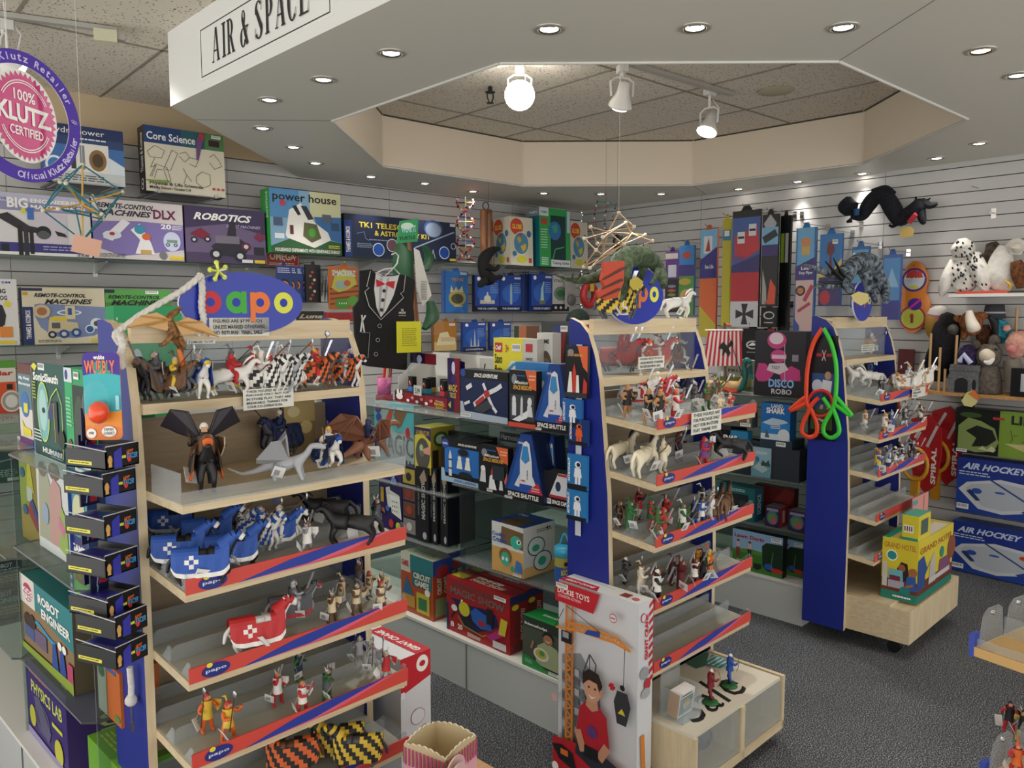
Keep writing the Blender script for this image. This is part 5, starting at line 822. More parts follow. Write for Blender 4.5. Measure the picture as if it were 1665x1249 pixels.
gb('science_kit_box', 'grey box with printed title behind the middle shelf rockets', F2, (795, 770), (870, 778), 680, .03, {'o': '#8d9693'}, {'f': [('t', .3, .86, .3, .06, 'The Kids', '#2c3438', 'b'), ('r', .25, .66, .5, .15, '#2c3438'), ('t', .28, .69, .44, .09, 'Harmonica', '#aab4b0', 'b'), ('rows', .3, .2, .4, .4, 8, '#4c5654')]}, z=g4, X=.24)
# third shelf .545
g5 = .547
gb('magic_kit_box', 'purple magic TRICKS box with playing cards behind the tray of the left stand', F2, (617, 840), (654, 851), 762, .06, {'o': '#2c1a5c'}, {'f': [('t', .1, .9, .6, .06, 'TRICKS', '#c9c2e0', 'B'), ('p', [(.3, .7), (.48, .74), (.56, .4), (.4, .36)], '#dfdcd8'), ('p', [(.48, .68), (.9, .62), (.98, .22), (.56, .3)], '#ecebe6')] + [('e', .6+.1*(i % 3), .34+.08*(i//3), .02, .012, '#222') for i in range(9)] + [('p', [(.1, .45), (.1, .7), (.24, .7), (.24, .45)], '#b89a2c'), ('e', .4, .36, .08, .05, '#2f74c0'), ('e', .56, .12, .1, .07, '#c8342c'), ('e', .86, .1, .1, .07, '#d8d23a'), ('e', .2, .3, .1, .06, '#c8442c'), ('e', .7, .84, .12, .07, '#6a8ab8')]}, cat='boxed magic kit', z=.565, X=.1)
gb('magic_kit_box', 'magic kit side panel with a column of four small photos', F2, (655, 852), (677, 859), 757, .05, {'o': '#20163c'}, {'f': [('r', .06, .04+.24*i, .88, .21, ('#8a8480', '#6a4434', '#7c4c44', '#a8963a')[i]) for i in range(4)] + [('e', .5, .14+.24*i, .2, .06, ('#c9c4c0', '#b0402c', '#a83c30', '#2c2a2c')[i]) for i in range(4)]}, cat='boxed magic kit', z=.565, X=.095)
for i, (x0_, x1_) in enumerate(((677, 697), (699, 711), (716, 728))):
    gb('magic_kit_box', 'black MAGIC SHOW box spine, %s from the left behind the glass' % ordn[i], F2, (x0_, 860+i*3), (x1_, 868+i*3), 758+i*3, .16, {'o': '#15131c'}, {'f': [('t', .45, .3, .3, .55, 'MAGIC SHOW', '#b9b6b4', 'Bv'), ('t', .15, .34, .14, .4, "WORLD'S GREATEST", '#8f8c90', 'bv'), ('p', [(.3, .86), (.7, .98), (.9, .84), (.5, .76)], '#9a8a74'), ('e', .7, .08, .16, .05, '#b9b9bc')]}, cat='boxed magic kit', group='magic show boxes on edge', z=.565, X=.09+.01*i)
gb('coding_toy_box', 'white and blue Coding Critters box with a green creature in its window', F2, (800, 929), (851, 955), 846, .18, {'o': '#c9cbc8', 't': '#2448a0', 'r': '#d3d5d2'}, {'f': [('r', 0, 0, 1, .5, '#d8a860'), ('r', 0, .5, 1, .5, '#dcdedc'), ('p', [(.28, .6), (.32, .94), (1, .9), (1, .55), (.7, .58)], '#7c5c38'), ('e', .78, .68, .18, .13, '#38b89c'), ('e', .86, .7, .07, .05, W_), ('e', .87, .7, .03, .03, K_), ('t', .02, .7, .44, .1, 'Coding', '#2a5aa8', 'B'), ('t', .04, .6, .44, .1, 'Critters', '#2a5aa8', 'B'), ('e', .45, .36, .2, .16, '#8a5c30'), ('e', .45, .3, .14, .14, '#38b89c'), ('e', .38, .3, .04, .04, W_), ('e', .5, .3, .04, .04, W_), ('p', [(.75, .1), (.8, .34), (.95, .3), (1, .1)], '#3c78c0'), ('e', .68, .14, .06, .06, '#38a88c'), ('bar', .7, .02, .25, .05)],
    'r': [('r', 0, 0, 1, .2, '#dcb070'), ('e', .4, .58, .28, .19, '#1e3a5c'), ('e', .4, .58, .25, .17, '#cfe0dc'), ('e', .38, .55, .12, .07, '#38a890'), ('e', .6, .26, .3, .2, '#1e3a5c'), ('e', .6, .26, .27, .18, '#cfe0dc'), ('e', .58, .26, .13, .09, '#38a890'), ('rows', .4, .84, .5, .08, 2, '#777'), ('t', .7, .86, .16, .08, '4+', K_, 'b')], 't': [('r', .2, .0, .6, .6, '#6b5034'), ('t', .05, .75, .3, .15, 'Critters', W_, 'B')]}, z=g5, X=.08)
# jar of rockets
P = F2.un(918, 965, Z=g5); t = thing('rocket_jar', 'clear jar of rockets with turquoise handled lid beside the blue panel', 'toy jar', F2.w(P), F2.a)
hj = .175; m = MB(); m.lathe([(.001, 0), (.036, 0), (.038, .01), (.038, hj*.82), (.001, hj*.82)], mat('#3f7c3a', .3), 24)
m.lathe([(.0385, hj*.2), (.0385, hj*.62)], mat('#1d5aa8', .35), 24); m.lathe([(.0383, hj*.62), (.0383, hj*.82)], mat('#a8a04a', .2), 24)
Mj = Matrix.Rotation(math.radians(-35), 4, 'Z') @ Matrix.Translation((-.03, -.0395, 0)) @ MF
art(m, [('t', .12, .46, .76, .12, 'ROCKETS', '#e8dc3a', 'B'), ('t', .2, .58, .5, .05, 'TIP TOP', '#e07c3a', 'b'), ('rows', .2, .38, .6, .06, 2, W_), ('r', .3, .66, .5, .08, K_)], Mj, .06, hj); m.obj('jar', t)
m = MB(); m.lathe([(.001, hj+.01), (.03, hj+.008), (.04, hj), (.041, hj*.83), (.036, hj*.82)], mat('#3fa8d0', .3), 24); m.obj('lid', t)
m = MB(); m.tube([(.0, -.022+.044*k/8, hj+.01+.04*math.sin(math.pi*k/8)) for k in range(9)], .004, mat('#3fa8d0', .3), 8); m.obj('lid_handle', t)
# on the plinth
g6 = .213
CG = {'f': [('r', 0, 0, 1, 1, '#b4502c'), ('r', 0, .68, .3, .32, '#d8d4c4'), ('r', .3, .74, .7, .26, '#2f7c84'), ('t', .38, .62, .56, .12, 'CIRCUIT', '#e0dcc4', 'B'), ('r', .36, .48, .6, .26, '#2f6c70'), ('t', .4, .62, .52, .1, 'CIRCUIT', '#e4e0cc', 'B'), ('t', .44, .5, .44, .1, 'GAMES', '#e4e0cc', 'B'), ('p', [(.05, .3), (.2, .62), (.4, .3)], '#2f6a94'), ('r', .05, .1, .4, .2, '#c9963a'), ('r', .5, .06, .4, .34, '#c8b83a'), ('r', .56, .12, .26, .2, '#3c7c50'), ('e', .84, .44, .08, .06, W_), ('t', .04, .78, .22, .1, 'GAMES', '#c0343c', 'B')],
      'r': [('r', 0, .74, 1, .26, '#2a4a9a'), ('e', .5, .8, .34, .1, '#a8303c'), ('t', .2, .42, .24, .28, 'CIRCUIT', '#d8d2b8', 'Bv'), ('t', .55, .42, .24, .28, 'GAMES', '#d8d2b8', 'Bv'), ('r', .1, .06, .8, .3, '#7c8a5c')], 't': [('r', .1, .2, .8, .5, '#c9c6b0'), ('rows', .2, .3, .6, .3, 2, '#2a6a74')]}
gb('circuit_game_box', 'front CIRCUIT GAMES box in red and teal on the white plinth', F2, (653, 990), (705, 1015), 896, .11, {'o': '#a8482c', 't': '#cfccb8', 'r': '#a4442a'}, CG, group='circuit games boxes', z=g6, X=.09)
gb('circuit_game_box', 'CIRCUIT GAMES box standing behind the front one', F2, (695, 975), (728, 985), 890, .11, {'o': '#a8482c', 't': '#cfccb8', 'r': '#2f5c6c'}, CG, group='circuit games boxes', z=g6, X=.22)
MS = {'f': [('r', 0, 0, 1, 1, '#a81e22'), ('t', .1, .84, .66, .09, 'STEP-BY-STEP', '#5c4440', 'B'), ('t', .06, .7, .86, .13, 'MAGIC SHOW', '#5a4c48', 'B'), ('t', .065, .705, .86, .13, 'MAGIC SHOW', '#7c6a64', 'b'), ('r', 0, .0, .035, .5, '#20306a'), ('p', [(.06, .62), (.14, .58), (.2, .4), (.3, .2), (.5, .16), (.7, .3), (.84, .42), (.8, .6), (.6, .64), (.4, .6), (.2, .64)], '#241c54'), ('l', [(.08, .26), (.26, .64)], .03, '#17171b'), ('l', [(.245, .6), (.27, .66)], .034, W_), ('e', .3, .5, .09, .13, '#d8cc2c'), ('p', [(.4, .5), (.48, .6), (.7, .52), (.74, .3), (.56, .26), (.44, .34)], '#2c62b8'), ('e', .58, .36, .06, .05, '#b8282c'), ('e', .36, .3, .09, .07, '#22242a'), ('e', .14, .46, .05, .06, W_), ('p', [(.66, .18), (.86, .4), (.92, .3), (.74, .12)], '#b8307c'), ('p', [(.84, .3), (.88, .6), (.98, .58), (.94, .3)], '#d8c838'), ('r', .66, .4, .1, .28, '#1d1d22'), ('l', [(.2, .34), (.3, .2), (.6, .14), (.66, .2)], .015, '#8ac03a'), ('r', .76, .04, .2, .12, '#d8d4d8'), ('t', .08, .1, .06, .1, '8', W_, 'B'), ('t', .2, .1, .08, .1, '20', W_, 'B'), ('p', [(.36, .04), (.56, .04), (.58, .1), (.36, .12)], '#c9a8a0'), ('bar', .78, .9, .18, .07)],
      'r': [('r', 0, .86, 1, .14, '#262c5c'), ('t', .3, .25, .2, .5, 'STEP-BY-STEP', '#4c3c3a', 'Bv'), ('t', .6, .2, .28, .55, 'MAGIC SHOW', '#d0b8ac', 'Bv'), ('e', .3, .8, .2, .05, '#d8cc2c'), ('r', .2, .04, .6, .12, '#5c2c2c')], 't': [('t', .3, .3, .5, .3, 'MAGIC SHOW', '#d8c0b4', 'B'), ('t', .3, .66, .4, .22, 'STEP-BY-STEP', W_, 'B'), ('r', .02, .2, .2, .5, '#c8b42c')]}
gb('magic_kit_box', 'red STEP-BY-STEP MAGIC SHOW box, front one on the plinth', F2, (727, 1031), (829, 1069), 936, .10, {'o': '#8f181c', 't': '#a8242a'}, MS, cat='boxed magic kit', group='red magic show boxes', z=g6, X=.085)
gb('magic_kit_box', 'red STEP-BY-STEP MAGIC SHOW box tucked behind the front red box', F2, (757, 1023), (856, 1056), 926, .10, {'o': '#8f181c', 't': '#a8242a'}, MS, cat='boxed magic kit', group='red magic show boxes', z=g6, X=.20)
gb('sculpting_kit_box', 'green topped ScienceSculpt box with a smiling child, at the plinth corner', F2, (850, 1096), (912, 1122), 999, .10, {'o': '#1c7c3c', 't': '#2c9a4a'}, {'f': [('r', 0, 0, 1, 1, '#2a3a2e'), ('r', .0, .2, 1, .6, '#4c5446'), ('t', .05, .82, .6, .07, 'ScienceSculpt', W_, 'B'), ('p', [(.35, .12), (.4, .5), (.6, .62), (.9, .55), (1, .4), (1, .1)], '#a8b48a'), ('e', .68, .72, .15, .1, '#241a14'), ('e', .67, .67, .12, .1, '#b07c58'), ('l', [(.62, .65), (.68, .63), (.73, .66)], .012, W_), ('e', .5, .34, .2, .13, '#d8dce0'), ('e', .5, .35, .15, .09, '#c8b43c'), ('e', .52, .37, .07, .05, '#4c9a5c'), ('l', [(.24, .4), (.3, .56)], .05, '#b07c58'), ('p', [(0, 0), (0, .24), (.3, .2), (.6, .08), (1, .06), (1, 0)], '#2c8a48'), ('bar', .7, .02, .25, .06), ('rows', .08, .08, .2, .08, 3, '#a9dcb4')], 't': [('t', .3, .4, .6, .25, 'ScienceSculpt', W_, 'B')]}, z=g6, X=.07)
# ---- tall crane boxes
CR = [('r', 0, 0, 1, 1, '#d5d7da'), ('p', [(.05, .1), (.05, .62), (.3, .66), (.55, .52), (.6, .1)], '#8f9499')] + [('r', .06+.09*i, .14+.05*j, .06, .035, ('#b9bdc2', '#6c7177')[(i+j) % 2]) for i in range(6) for j in range(9)] + [
    ('p', [(0, .9), (0, 1), (.58, 1), (.5, .895)], '#c21f2c'), ('t', .03, .945, .42, .028, 'DICKIE TOYS', W_, 'b'), ('t', .04, .925, .3, .014, 'CONSTRUCTION', '#f0c8c8'), ('bar', .01, .972, .16, .024)] + \
    [('l', [(x, .16), (x, .9)], .014, '#d8822c') for x in (.155, .235)] + [('l', [(.155 if k % 2 else .235, .18+.025*k), (.235 if k % 2 else .155, .205+.025*k)], .01, '#d8822c') for k in range(26)] + [
    ('l', [(.03, .77), (.3, .79), (.78, .80), (.98, .785)], .012, '#e08a2c'), ('l', [(.2, .815), (.5, .83), (.82, .825), (.98, .785)], .012, '#e08a2c')] + [('l', [(.2+.075*k, .79+.001*k), (.24+.075*k, .825), (.275+.075*k, .792+.001*k)], .008, '#e08a2c') for k in range(9)] + [
    ('l', [(.18, .9), (.6, .83)], .004, '#333'), ('l', [(.15, .88), (.03, .77)], .004, '#333'), ('l', [(.92, .79), (.91, .6)], .004, '#333'), ('p', [(.42, .79), (.46, .815), (.62, .83), (.62, .8)], '#27489c'), ('r', .12, .71, .14, .06, '#1b1b1f'), ('r', .14, .735, .08, .03, '#9aa0a8'),
    ('e', .9, .6, .03, .014, '#1b1b1f'), ('p', [(.8, .52), (.84, .58), (.96, .58), (1, .52), (.95, .42), (.84, .42)], '#33353a'), ('p', [(.85, .47), (.9, .5), (.94, .47)], '#d8c832'), ('l', [(.42, .6), (.5, .7), (.58, .66), (.56, .58), (.42, .6)], .008, '#44474c'), ('l', [(.5, .7), (.5, .6)], .005, '#44474c'), ('l', [(.74, .59), (.82, .585)], .016, '#c21f2c'), ('l', [(.78, .57), (.78, .605)], .022, '#c21f2c'),
    # the boy printed on the box
    ('p', [(.02, 0), (.02, .2), (.3, .22), (.9, .2), (1, .1), (1, 0)], '#b81e2a'), ('p', [(.32, .17), (.34, .22), (.6, .24), (.86, .2), (.96, .08), (.9, .02), (.6, .12)], '#2a2d38'), ('p', [(.34, .3), (.38, .42), (.46, .46), (.62, .46), (.72, .42), (.76, .28), (.7, .2), (.4, .2)], '#b4202e'), ('p', [(.46, .44), (.48, .5), (.6, .5), (.62, .44), (.54, .42)], '#c79070'), ('e', .54, .53, .105, .062, '#d09c7c'), ('p', [(.42, .54), (.42, .6), (.5, .63), (.62, .62), (.67, .57), (.64, .52), (.6, .57), (.5, .575), (.46, .56)], '#2e2019'), ('e', .655, .53, .02, .018, '#c79070'), ('e', .5, .54, .012, .006, '#2b1d18'), ('e', .58, .54, .012, .006, '#2b1d18'), ('p', [(.49, .505), (.54, .495), (.6, .507), (.54, .485)], W_), ('l', [(.36, .3), (.44, .2)], .045, '#c79070'), ('l', [(.74, .28), (.64, .2)], .045, '#c79070'), ('r', .45, .18, .18, .06, '#17171b'), ('e', .55, .32, .06, .03, '#5a3a7c'),
    ('p', [(.02, .16), (.15, .18), (.3, .16), (.36, .07), (.12, .1)], '#17171b'), ('r', .14, .13, .1, .03, '#d8702c'), ('p', [(.5, .02), (.52, .1), (.68, .08), (.7, 0), (.52, 0)], '#dedfe2'), ('r', .55, .02, .08, .05, '#1b2430'), ('e', .07, .05, .045, .025, W_), ('e', .05, .41, .04, .022, '#d8a8a8'), ('e', .79, .09, .06, .035, '#dedfe2'), ('e', .8, .925, .045, .022, '#c21f2c'), ('e', .8, .925, .04, .018, '#d5d7da'), ('rows', .77, .918, .06, .014, 1, '#c21f2c')]
CRR = [('r', 0, 0, 1, 1, '#d5d7da')] + [('p', [(.72, .96-.04*k), (1, .98-.04*k), (1, 1-.04*k), (.72, .98-.04*k)], '#c21f2c') for k in range(10)] + [('t', .42, .72, .22, .22, 'GIANT CRANE', '#c21f2c', 'Bv'), ('e', .3, .93, .16, .022, '#c21f2c'), ('e', .3, .93, .13, .018, '#d5d7da'), ('e', .4, .66, .3, .03, '#9aa0a4'), ('e', .6, .6, .22, .03, '#b4303a'), ('e', .5, .56, .3, .025, '#a9adb0'), ('l', [(.3, .36), (.4, .2), (.5, .14)], .03, '#d8822c'), ('p', [(.5, 0), (.8, .14), (1, .18), (1, 0)], '#c21f2c'), ('t', .6, .02, .2, .1, 'TOYS', W_, 'Bv')]
CRT = [('r', 0, 0, 1, 1, '#e4e5e6'), ('p', [(0, 0), (.5, 0), (.44, .5), (0, .5)], '#c21f2c'), ('t', .05, .15, .38, .2, 'GIANT CRANE', W_, 'Bi'), ('l', [(.3, .8), (.6, .7)], .03, '#c8c8c8'), ('r', .72, .3, .1, .4, '#8a3a3a'), ('e', .9, .4, .04, .15, '#c8606a')]
A = F2.un(909, 942, Z=.675); B = F2.un(1038, 984, Z=.675); wA, wB = F2.w(A), F2.w(B); wA.z = .001; r = math.atan2(wB.y-wA.y, wB.x-wA.x); w = math.hypot(wB.x-wA.x, wB.y-wA.y)
carton('crane_box', 'tall white and red DICKIE TOYS giant crane box leaning by the middle stand', 'boxed toy crane', wA, w, .078, .674, r, {'o': '#d5d7da', 't': '#e4e5e6', 'l': '#c9cbce'}, {'f': CR, 'r': CRR, 't': CRT}, 'giant crane boxes')
P = F1.w((.69, -.09, .001))
carton('crane_box', 'red and white GIANT CRANE box standing right of the nearest stand', 'boxed toy crane', P, .118, .31, .53, F1.a, {'o': '#d5d7da', 't': '#e4e5e6', 'l': '#b9bcbf'}, {'f': [('r', 0, 0, 1, 1, '#d9dadd'), ('p', [(0, .78), (1, .84), (1, 1), (0, 1)], '#c21f2c'), ('e', .72, .93, .2, .05, W_), ('e', .72, .93, .1, .018, '#c21f2c')] + [('r', -.0, .9-.07*k, .12, .04, '#e8e8ea') for k in range(3)] + [('e', .55, .62, .24, .05, '#b88a8a'), ('e', .55, .62, .22, .045, '#e0e1e4'), ('p', [(.2, .48), (.8, .56), (.8, .54), (.3, .44)], '#b0a09c'), ('e', .6, .46, .3, .04, '#1f1f24')], 't': [('p', [(.5, 0), (1, 0), (1, .8), (.5, .8)], '#c21f2c'), ('t', .62, .05, .2, .7, 'GIANT CRANE', W_, 'Biv'), ('l', [(.1, .9), (.8, .85)], .03, '#a88')], 'l': [('r', 0, 0, .22, 1, '#c21f2c'), ('t', .05, .35, .12, .55, 'GIANT CRANE', W_, 'Bv')]}, 'giant crane boxes')
# ================================================================ HANGING THINGS, GONDOLA 3, RIGHT WALL
def cat_(pts, n=5):       # smooth curve through points of any dimension
    P_ = [np.array(p, float) for p in pts]; out = []
    for i in range(len(P_)-1):
        a = P_[max(i-1, 0)]; b = P_[i]; c = P_[i+1]; d_ = P_[min(i+2, len(P_)-1)]
        for k in range(n):
            u = k/n; out.append(.5*((2*b)+(c-a)*u+(2*a-5*b+4*c-d_)*u*u+(3*b-a-3*c+d_)*u**3))
    out.append(P_[-1]); return out
def dep(fr, x, y, **pl):
    w = fr.w(fr.un(x, y, **pl)); return float((np.array(w)-_C) @ _F)
def limb(m, fr, pts, material, n=12, flat=1, O=None, **pl):
    """soft limb through sights (x, y, radius in px[, offset along the plane normal])."""
    (k, v), = pl.items(); Q = []
    for p in pts:
        vv = v+(p[3] if len(p) > 3 else 0); w = fr.w(fr.un(p[0], p[1], **{k: vv})); s = dep(fr, p[0], p[1], **{k: vv})/CF
        Q.append((w.x, w.y, w.z, p[2]*s))
    Q = cat_(Q); m.tube([Vector(q[:3])-(O or Vector()) for q in Q], [max(q[3], .0008) for q in Q], material, n, flat=flat); return m
def world_poly(m, fr, pts, material, t=.004, **pl):
    (k, v), = pl.items(); A = [fr.w(fr.un(x, y, **{k: v})) for x, y in pts]; B = [fr.w(fr.un(x, y, **{k: v})+Vector((0, t, 0) if k == 'Y' else (t, 0, 0))) for x, y in pts]
    n = len(pts); m.add(A+B, [tuple(range(n)), tuple(range(n, 2*n))[::-1]]+[(i, (i+1) % n, n+(i+1) % n, n+i) for i in range(n)], material)
# round hanging sign
P = F0.un(38, 190, Y=2.15); s = dep(F0, 38, 190, Y=2.15)/CF; R1 = 104*s
t = thing('hanging_round_sign', 'round purple and pink Klutz retailer sign hanging on threads at the left', 'hanging sign', P, math.radians(26))
PUR = mat('#4a2fa0', .4); m = MB(); N = 64
for r0, r1, mt_ in ((R1*.79, R1, PUR),):
    for yy_, f in ((-.001, 1), (.001, -1)):
        vs = [(r*math.cos(2*math.pi*i/N), yy_, r*math.sin(2*math.pi*i/N)) for r in (r0, r1) for i in range(N)]
        m.add(vs, [(i, (i+1) % N, N+(i+1) % N, N+i) for i in range(N)], mt_)
    for r in (r0, r1): m.add([(r*math.cos(2*math.pi*i/N), yy_, r*math.sin(2*math.pi*i/N)) for yy_ in (-.001, .001) for i in range(N)], [(i, (i+1) % N, N+(i+1) % N, N+i) for i in range(N)], WHITE)
def arctext(m, s_, r, a0, a1, h, c, inner=False, y=-.0016):
    n = len(s_)
    for i, ch in enumerate(s_):
        if ch == ' ': continue
        a = math.radians(a0+(a1-a0)*(i+.5)/n); v, f, asp = glyphs(ch, 1); w = h*min(asp, 1.2)*(1 if ch.isupper() or ch in 'ltk' else .8); hh = h if (ch.isupper() or ch in 'kltf') else h*.72
        up = Vector((math.cos(a), 0, math.sin(a))) * (-1 if inner else 1); rt = Vector((up.z, 0, -up.x)); c0 = Vector((math.cos(a), 0, math.sin(a)))*r - up*h*.5
        m.add([c0+rt*(p[0]-.5)*w+up*p[1]*hh+Vector((0, y, 0)) for p in v], f, mat(c, .5))
arctext(m, 'Official Klutz Retailer', R1*.895, 262, 350, R1*.11, '#cfc6ea', inner=True)
arctext(m, 'Official Klutz Retailer', R1*.895, 172, 24, R1*.11, '#cfc6ea')
sw = [((.895+.045*k/16*math.cos(k*.9))*R1*math.cos(.12)+R1*.045*k/16*math.cos(k*.8), -.0018, R1*.895*math.sin(.12)+R1*.045*k/16*math.sin(k*.8)) for k in range(17)]
m.tube(sw, .0008, '#cfc6ea', 4); m.obj('purple_ring', t)
m = MB(); R2 = R1*.70; M = Matrix.Rotation(math.radians(14), 4, 'Z') @ Matrix.Translation((0, -.004, -.0))
m.add([M @ Vector((R2*math.cos(2*math.pi*i/64), 0, R2*math.sin(2*math.pi*i/64))) for i in range(64)], [tuple(range(64))], WHITE2)
zz = [((R2*(.97 if i % 2 else .86))*math.cos(2*math.pi*i/80), (R2*(.97 if i % 2 else .86))*math.sin(2*math.pi*i/80)) for i in range(80)]
m.add([M @ Vector((x, -.0008, z)) for x, z in zz], [tuple(range(80))], mat('#c9357a', .4))
MK = M @ Matrix.Translation((-R2, -.0010, -R2)) @ MF
art(m, [('t', .34, .66, .32, .12, '100%', W_, 'b'), ('t', .1, .42, .8, .2, 'KLUTZ.', W_, 'B'), ('t', .26, .28, .5, .1, 'CERTIFIED', W_, 'b')], MK, 2*R2, 2*R2)
for rr_ in (.72, .77):
    for a0, a1 in ((30, 150), (205, 335)):
        pts = [((rr_*math.cos(math.radians(a0+(a1-a0)*k/20))+1)/2, (rr_*math.sin(math.radians(a0+(a1-a0)*k/20))+1)/2) for k in range(21)]
        art(m, [('l', pts, .011, W_)], MK, 2*R2, 2*R2)
m.obj('pink_disc', t)
m = MB(); m.tube([(-.03, 0, R1), (-.05, 0, CEIL-P.z)], .0008, WHITE, 4); m.tube([(-.03, 0, R1), (-.02, 0, CEIL-P.z)], .0008, WHITE, 4); m.tube([(-.03, 0, R1), (0, 0, R2)], .0008, WHITE, 4); m.obj('thread', t)
def ball_rods(label, fr, nodes_, rods, c_rod, Y, r, tagat=None, nr=5, mids=()):
    sx = [Vector(fr.w(fr.un(x, y, Y=Y+dy_))) for x, y, dy_ in nodes_]; s = dep(fr, nodes_[0][0], nodes_[0][1], Y=Y)/CF
    t = thing('ball_and_rod_model', label, 'hanging model', sx[0]); O = sx[0]
    m = MB()
    for i, j in rods: m.tube([sx[i]-O, sx[j]-O], r*s, mat(c_rod, .4), 6)
    m.obj('rods', t)
    if mids:
        m = MB()
        for i, j in mids: m.tube([sx[i]-O, sx[j]-O], r*s*1.3, mat('#d8a84a', .4), 6)
        m.obj('orange_rods', t)
    for p in sx: m = MB(); m.ball(p-O, nr*s*.8, mat('#d9cdb4', .4), 8); m.obj('joint_ball', t)
    m = MB(); m.tube([(0, 0, 0), (0, 0, CEIL-O.z)], .0009, mat('#c9c9c4', .4), 4); m.obj('thread', t)
    if tagat:
        a = fr.w(fr.un(*tagat, Y=Y-.03)); m = MB(); m.box(-.045, -.001, -.03, .045, .001, .03, mat('#e8b49c', .5), Matrix.Translation(a-O) @ Matrix.Rotation(.2, 4, 'Y')); m.tube([a-O, sx[1]-O], .0008, WHITE, 4); m.obj('price_tag', t)
nd = [(134, 268, 0), (134, 391, 0), (98, 297, .0), (107, 298, -.1), (199, 312, .05), (150, 319, .1), (70, 342, -.05), (95, 340, -.1), (122, 335, .1), (165, 348, -.1), (168, 357, .05), (133, 332, 0)]
ball_rods('teal and orange ball-and-rod model hanging before the BIG box, with a pink tag', F0, nd, [(0, 2), (0, 4), (0, 3), (2, 6), (6, 1), (1, 10), (1, 4), (3, 9), (5, 9), (7, 10), (6, 3), (4, 10), (2, 9), (8, 1), (5, 4), (7, 9), (2, 10), (3, 5), (6, 8)], '#1f7484', 3.1, 1.2, (141, 400), 4.5, [(0, 1), (6, 11), (11, 4), (11, 9), (11, 3), (11, 10)])
nd = [(1006, 346, 0), (1017, 362, .1), (1031, 369, -.1), (1049, 382, .05), (1061, 392, -.05), (960, 369, .05), (950, 388, -.08), (989, 377, 0), (980, 386, -.15), (1027, 380, .15), (1014, 397, -.1), (971, 396, .1), (969, 407, -.1), (980, 414, .08), (949, 434, .0), (959, 436, -.1), (1027, 405, 0)]
ball_rods('pale wooden ball-and-stick model hanging above the green dragon', F0, nd, [(0, 7), (0, 2), (1, 7), (2, 7), (5, 7), (6, 7), (9, 7), (10, 7), (10, 2), (10, 3), (10, 16), (9, 10), (11, 5), (12, 6), (12, 7), (13, 12), (13, 7), (14, 12), (15, 13), (15, 10), (8, 1), (8, 13), (4, 9), (3, 9), (16, 4), (11, 10), (9, 13), (1, 9), (14, 10)], '#c9a678', 2.6, 1.0, None, 4)
P = F0.un(985, 330, Y=3.9); m = MB(); m.tube([(-.09, 0, 0), (.12, 0, 0)], .004, mat('#2a8aa8', .4), 6); m.tube([(0, 0, 0), (0, 0, CEIL-P.z)], .001, BLACK, 4)
for i, x in enumerate((-.09, .02, .11)):
    m.tube([(x, 0, 0), (x-.03, 0, -.09), (x, 0, -.2-.05*i)], .0015, BLACK, 4)
    for k in range(7): m.ball((x-.03*min(1, k/3), 0, -.03*k), .007, ('#2b2b2e', '#c9c9c9', '#b03434')[(k+i) % 3], 6)
tag(m.obj('beaded_mobile', None, P), 'small beaded mobile with a blue bar hanging near the wall corner', 'mobile')
P = F0.un(1003, 395, Y=3.6); m = MB(); m.ball((0, 0, 0), (.03, .03, .06), BLACK, 8); m.tube([(0, 0, 0), (0, 0, CEIL-P.z)], .001, BLACK, 4); m.tube([(.03, 0, -.03), (.05, 0, .05), (.02, 0, -.1)], [.012, .008, .004], STEEL, 6)
tag(m.obj('hanging_ornament', None, P), 'tiny black and silver ornament hanging behind the wooden stick model', 'ornament')
# black monkey puppet
m = MB(); FUR = mat('#0b0b0d', .9); O = F0.w(F0.un(795, 440, Y=4.4))
limb(m, F0, [(812, 404, 3), (800, 408, 7), (788, 420, 10), (786, 440, 9), (793, 450, 10), (797, 462, 8)], FUR, Y=4.4, O=O); limb(m, F0, [(790, 432, 6), (805, 438, 4), (811, 432, 3)], FUR, Y=4.36, O=O); limb(m, F0, [(795, 452, 8), (808, 452, 4), (816, 450, 3)], FUR, Y=4.36, O=O); limb(m, F0, [(790, 456, 6), (782, 462, 6), (780, 467, 3)], FUR, Y=4.36, O=O)
m.tube([Vector((0, 0, .1)), Vector((0, 0, SOF-O.z))], .001, BLACK, 4); tag(m.obj('monkey_puppet', None, O), 'black furry puppet hanging by a thread in front of the puzzle boxes', 'plush toy')
# costume rack: wooden post, green turtle shell, vest, cards
P = F0.un(690, 590, Y=3.3); O = Vector((P.x, P.y, 1.148)); pt = F0.un(663, 372, Y=3.3)
t = thing('costume_display_rack', 'slim wooden post rack behind the tuxedo vest, green sign on top', 'display rack', O, 0)
m = MB(); m.tube([(0, 0, .0), (pt.x-P.x, 0, pt.z-1.148)], .011, wood('red_wood', '#6b3a20', '#8c5230', (9, 9, 1)), 8); m.box(-.06, -.06, 0, .06, .06, .015, PINE); m.obj('post', t)
m = MB(); A = F0.un(645, 396, Y=3.28); M = Matrix.Translation(A-O) @ Matrix.Rotation(math.radians(-8), 4, 'Y'); w, h = .145, .105; m.prism([(0, 0), (w*.85, 0), (w, h*1.05), (w*.25, h)], 0, .004, mat('#2f9a5c', .45), M, axis='Y')
art(m, [('t', .25, .45, .6, .3, 'WEAR IT', '#a9dce0', 'B'), ('e', .5, .75, .25, .15, '#cfe8d8'), ('t', .12, .12, .66, .16, 'TURTLE', '#123a28', 'b')], M @ MF, w, h); m.obj('sign_card', t)
m = MB(); GR = mat('#0f4a22', .6); O = F0.w(F0.un(662, 430, Y=3.36)); t = thing('turtle_shell_costume', 'dark green foam turtle shell costume hanging behind the tuxedo vest', 'costume', O)
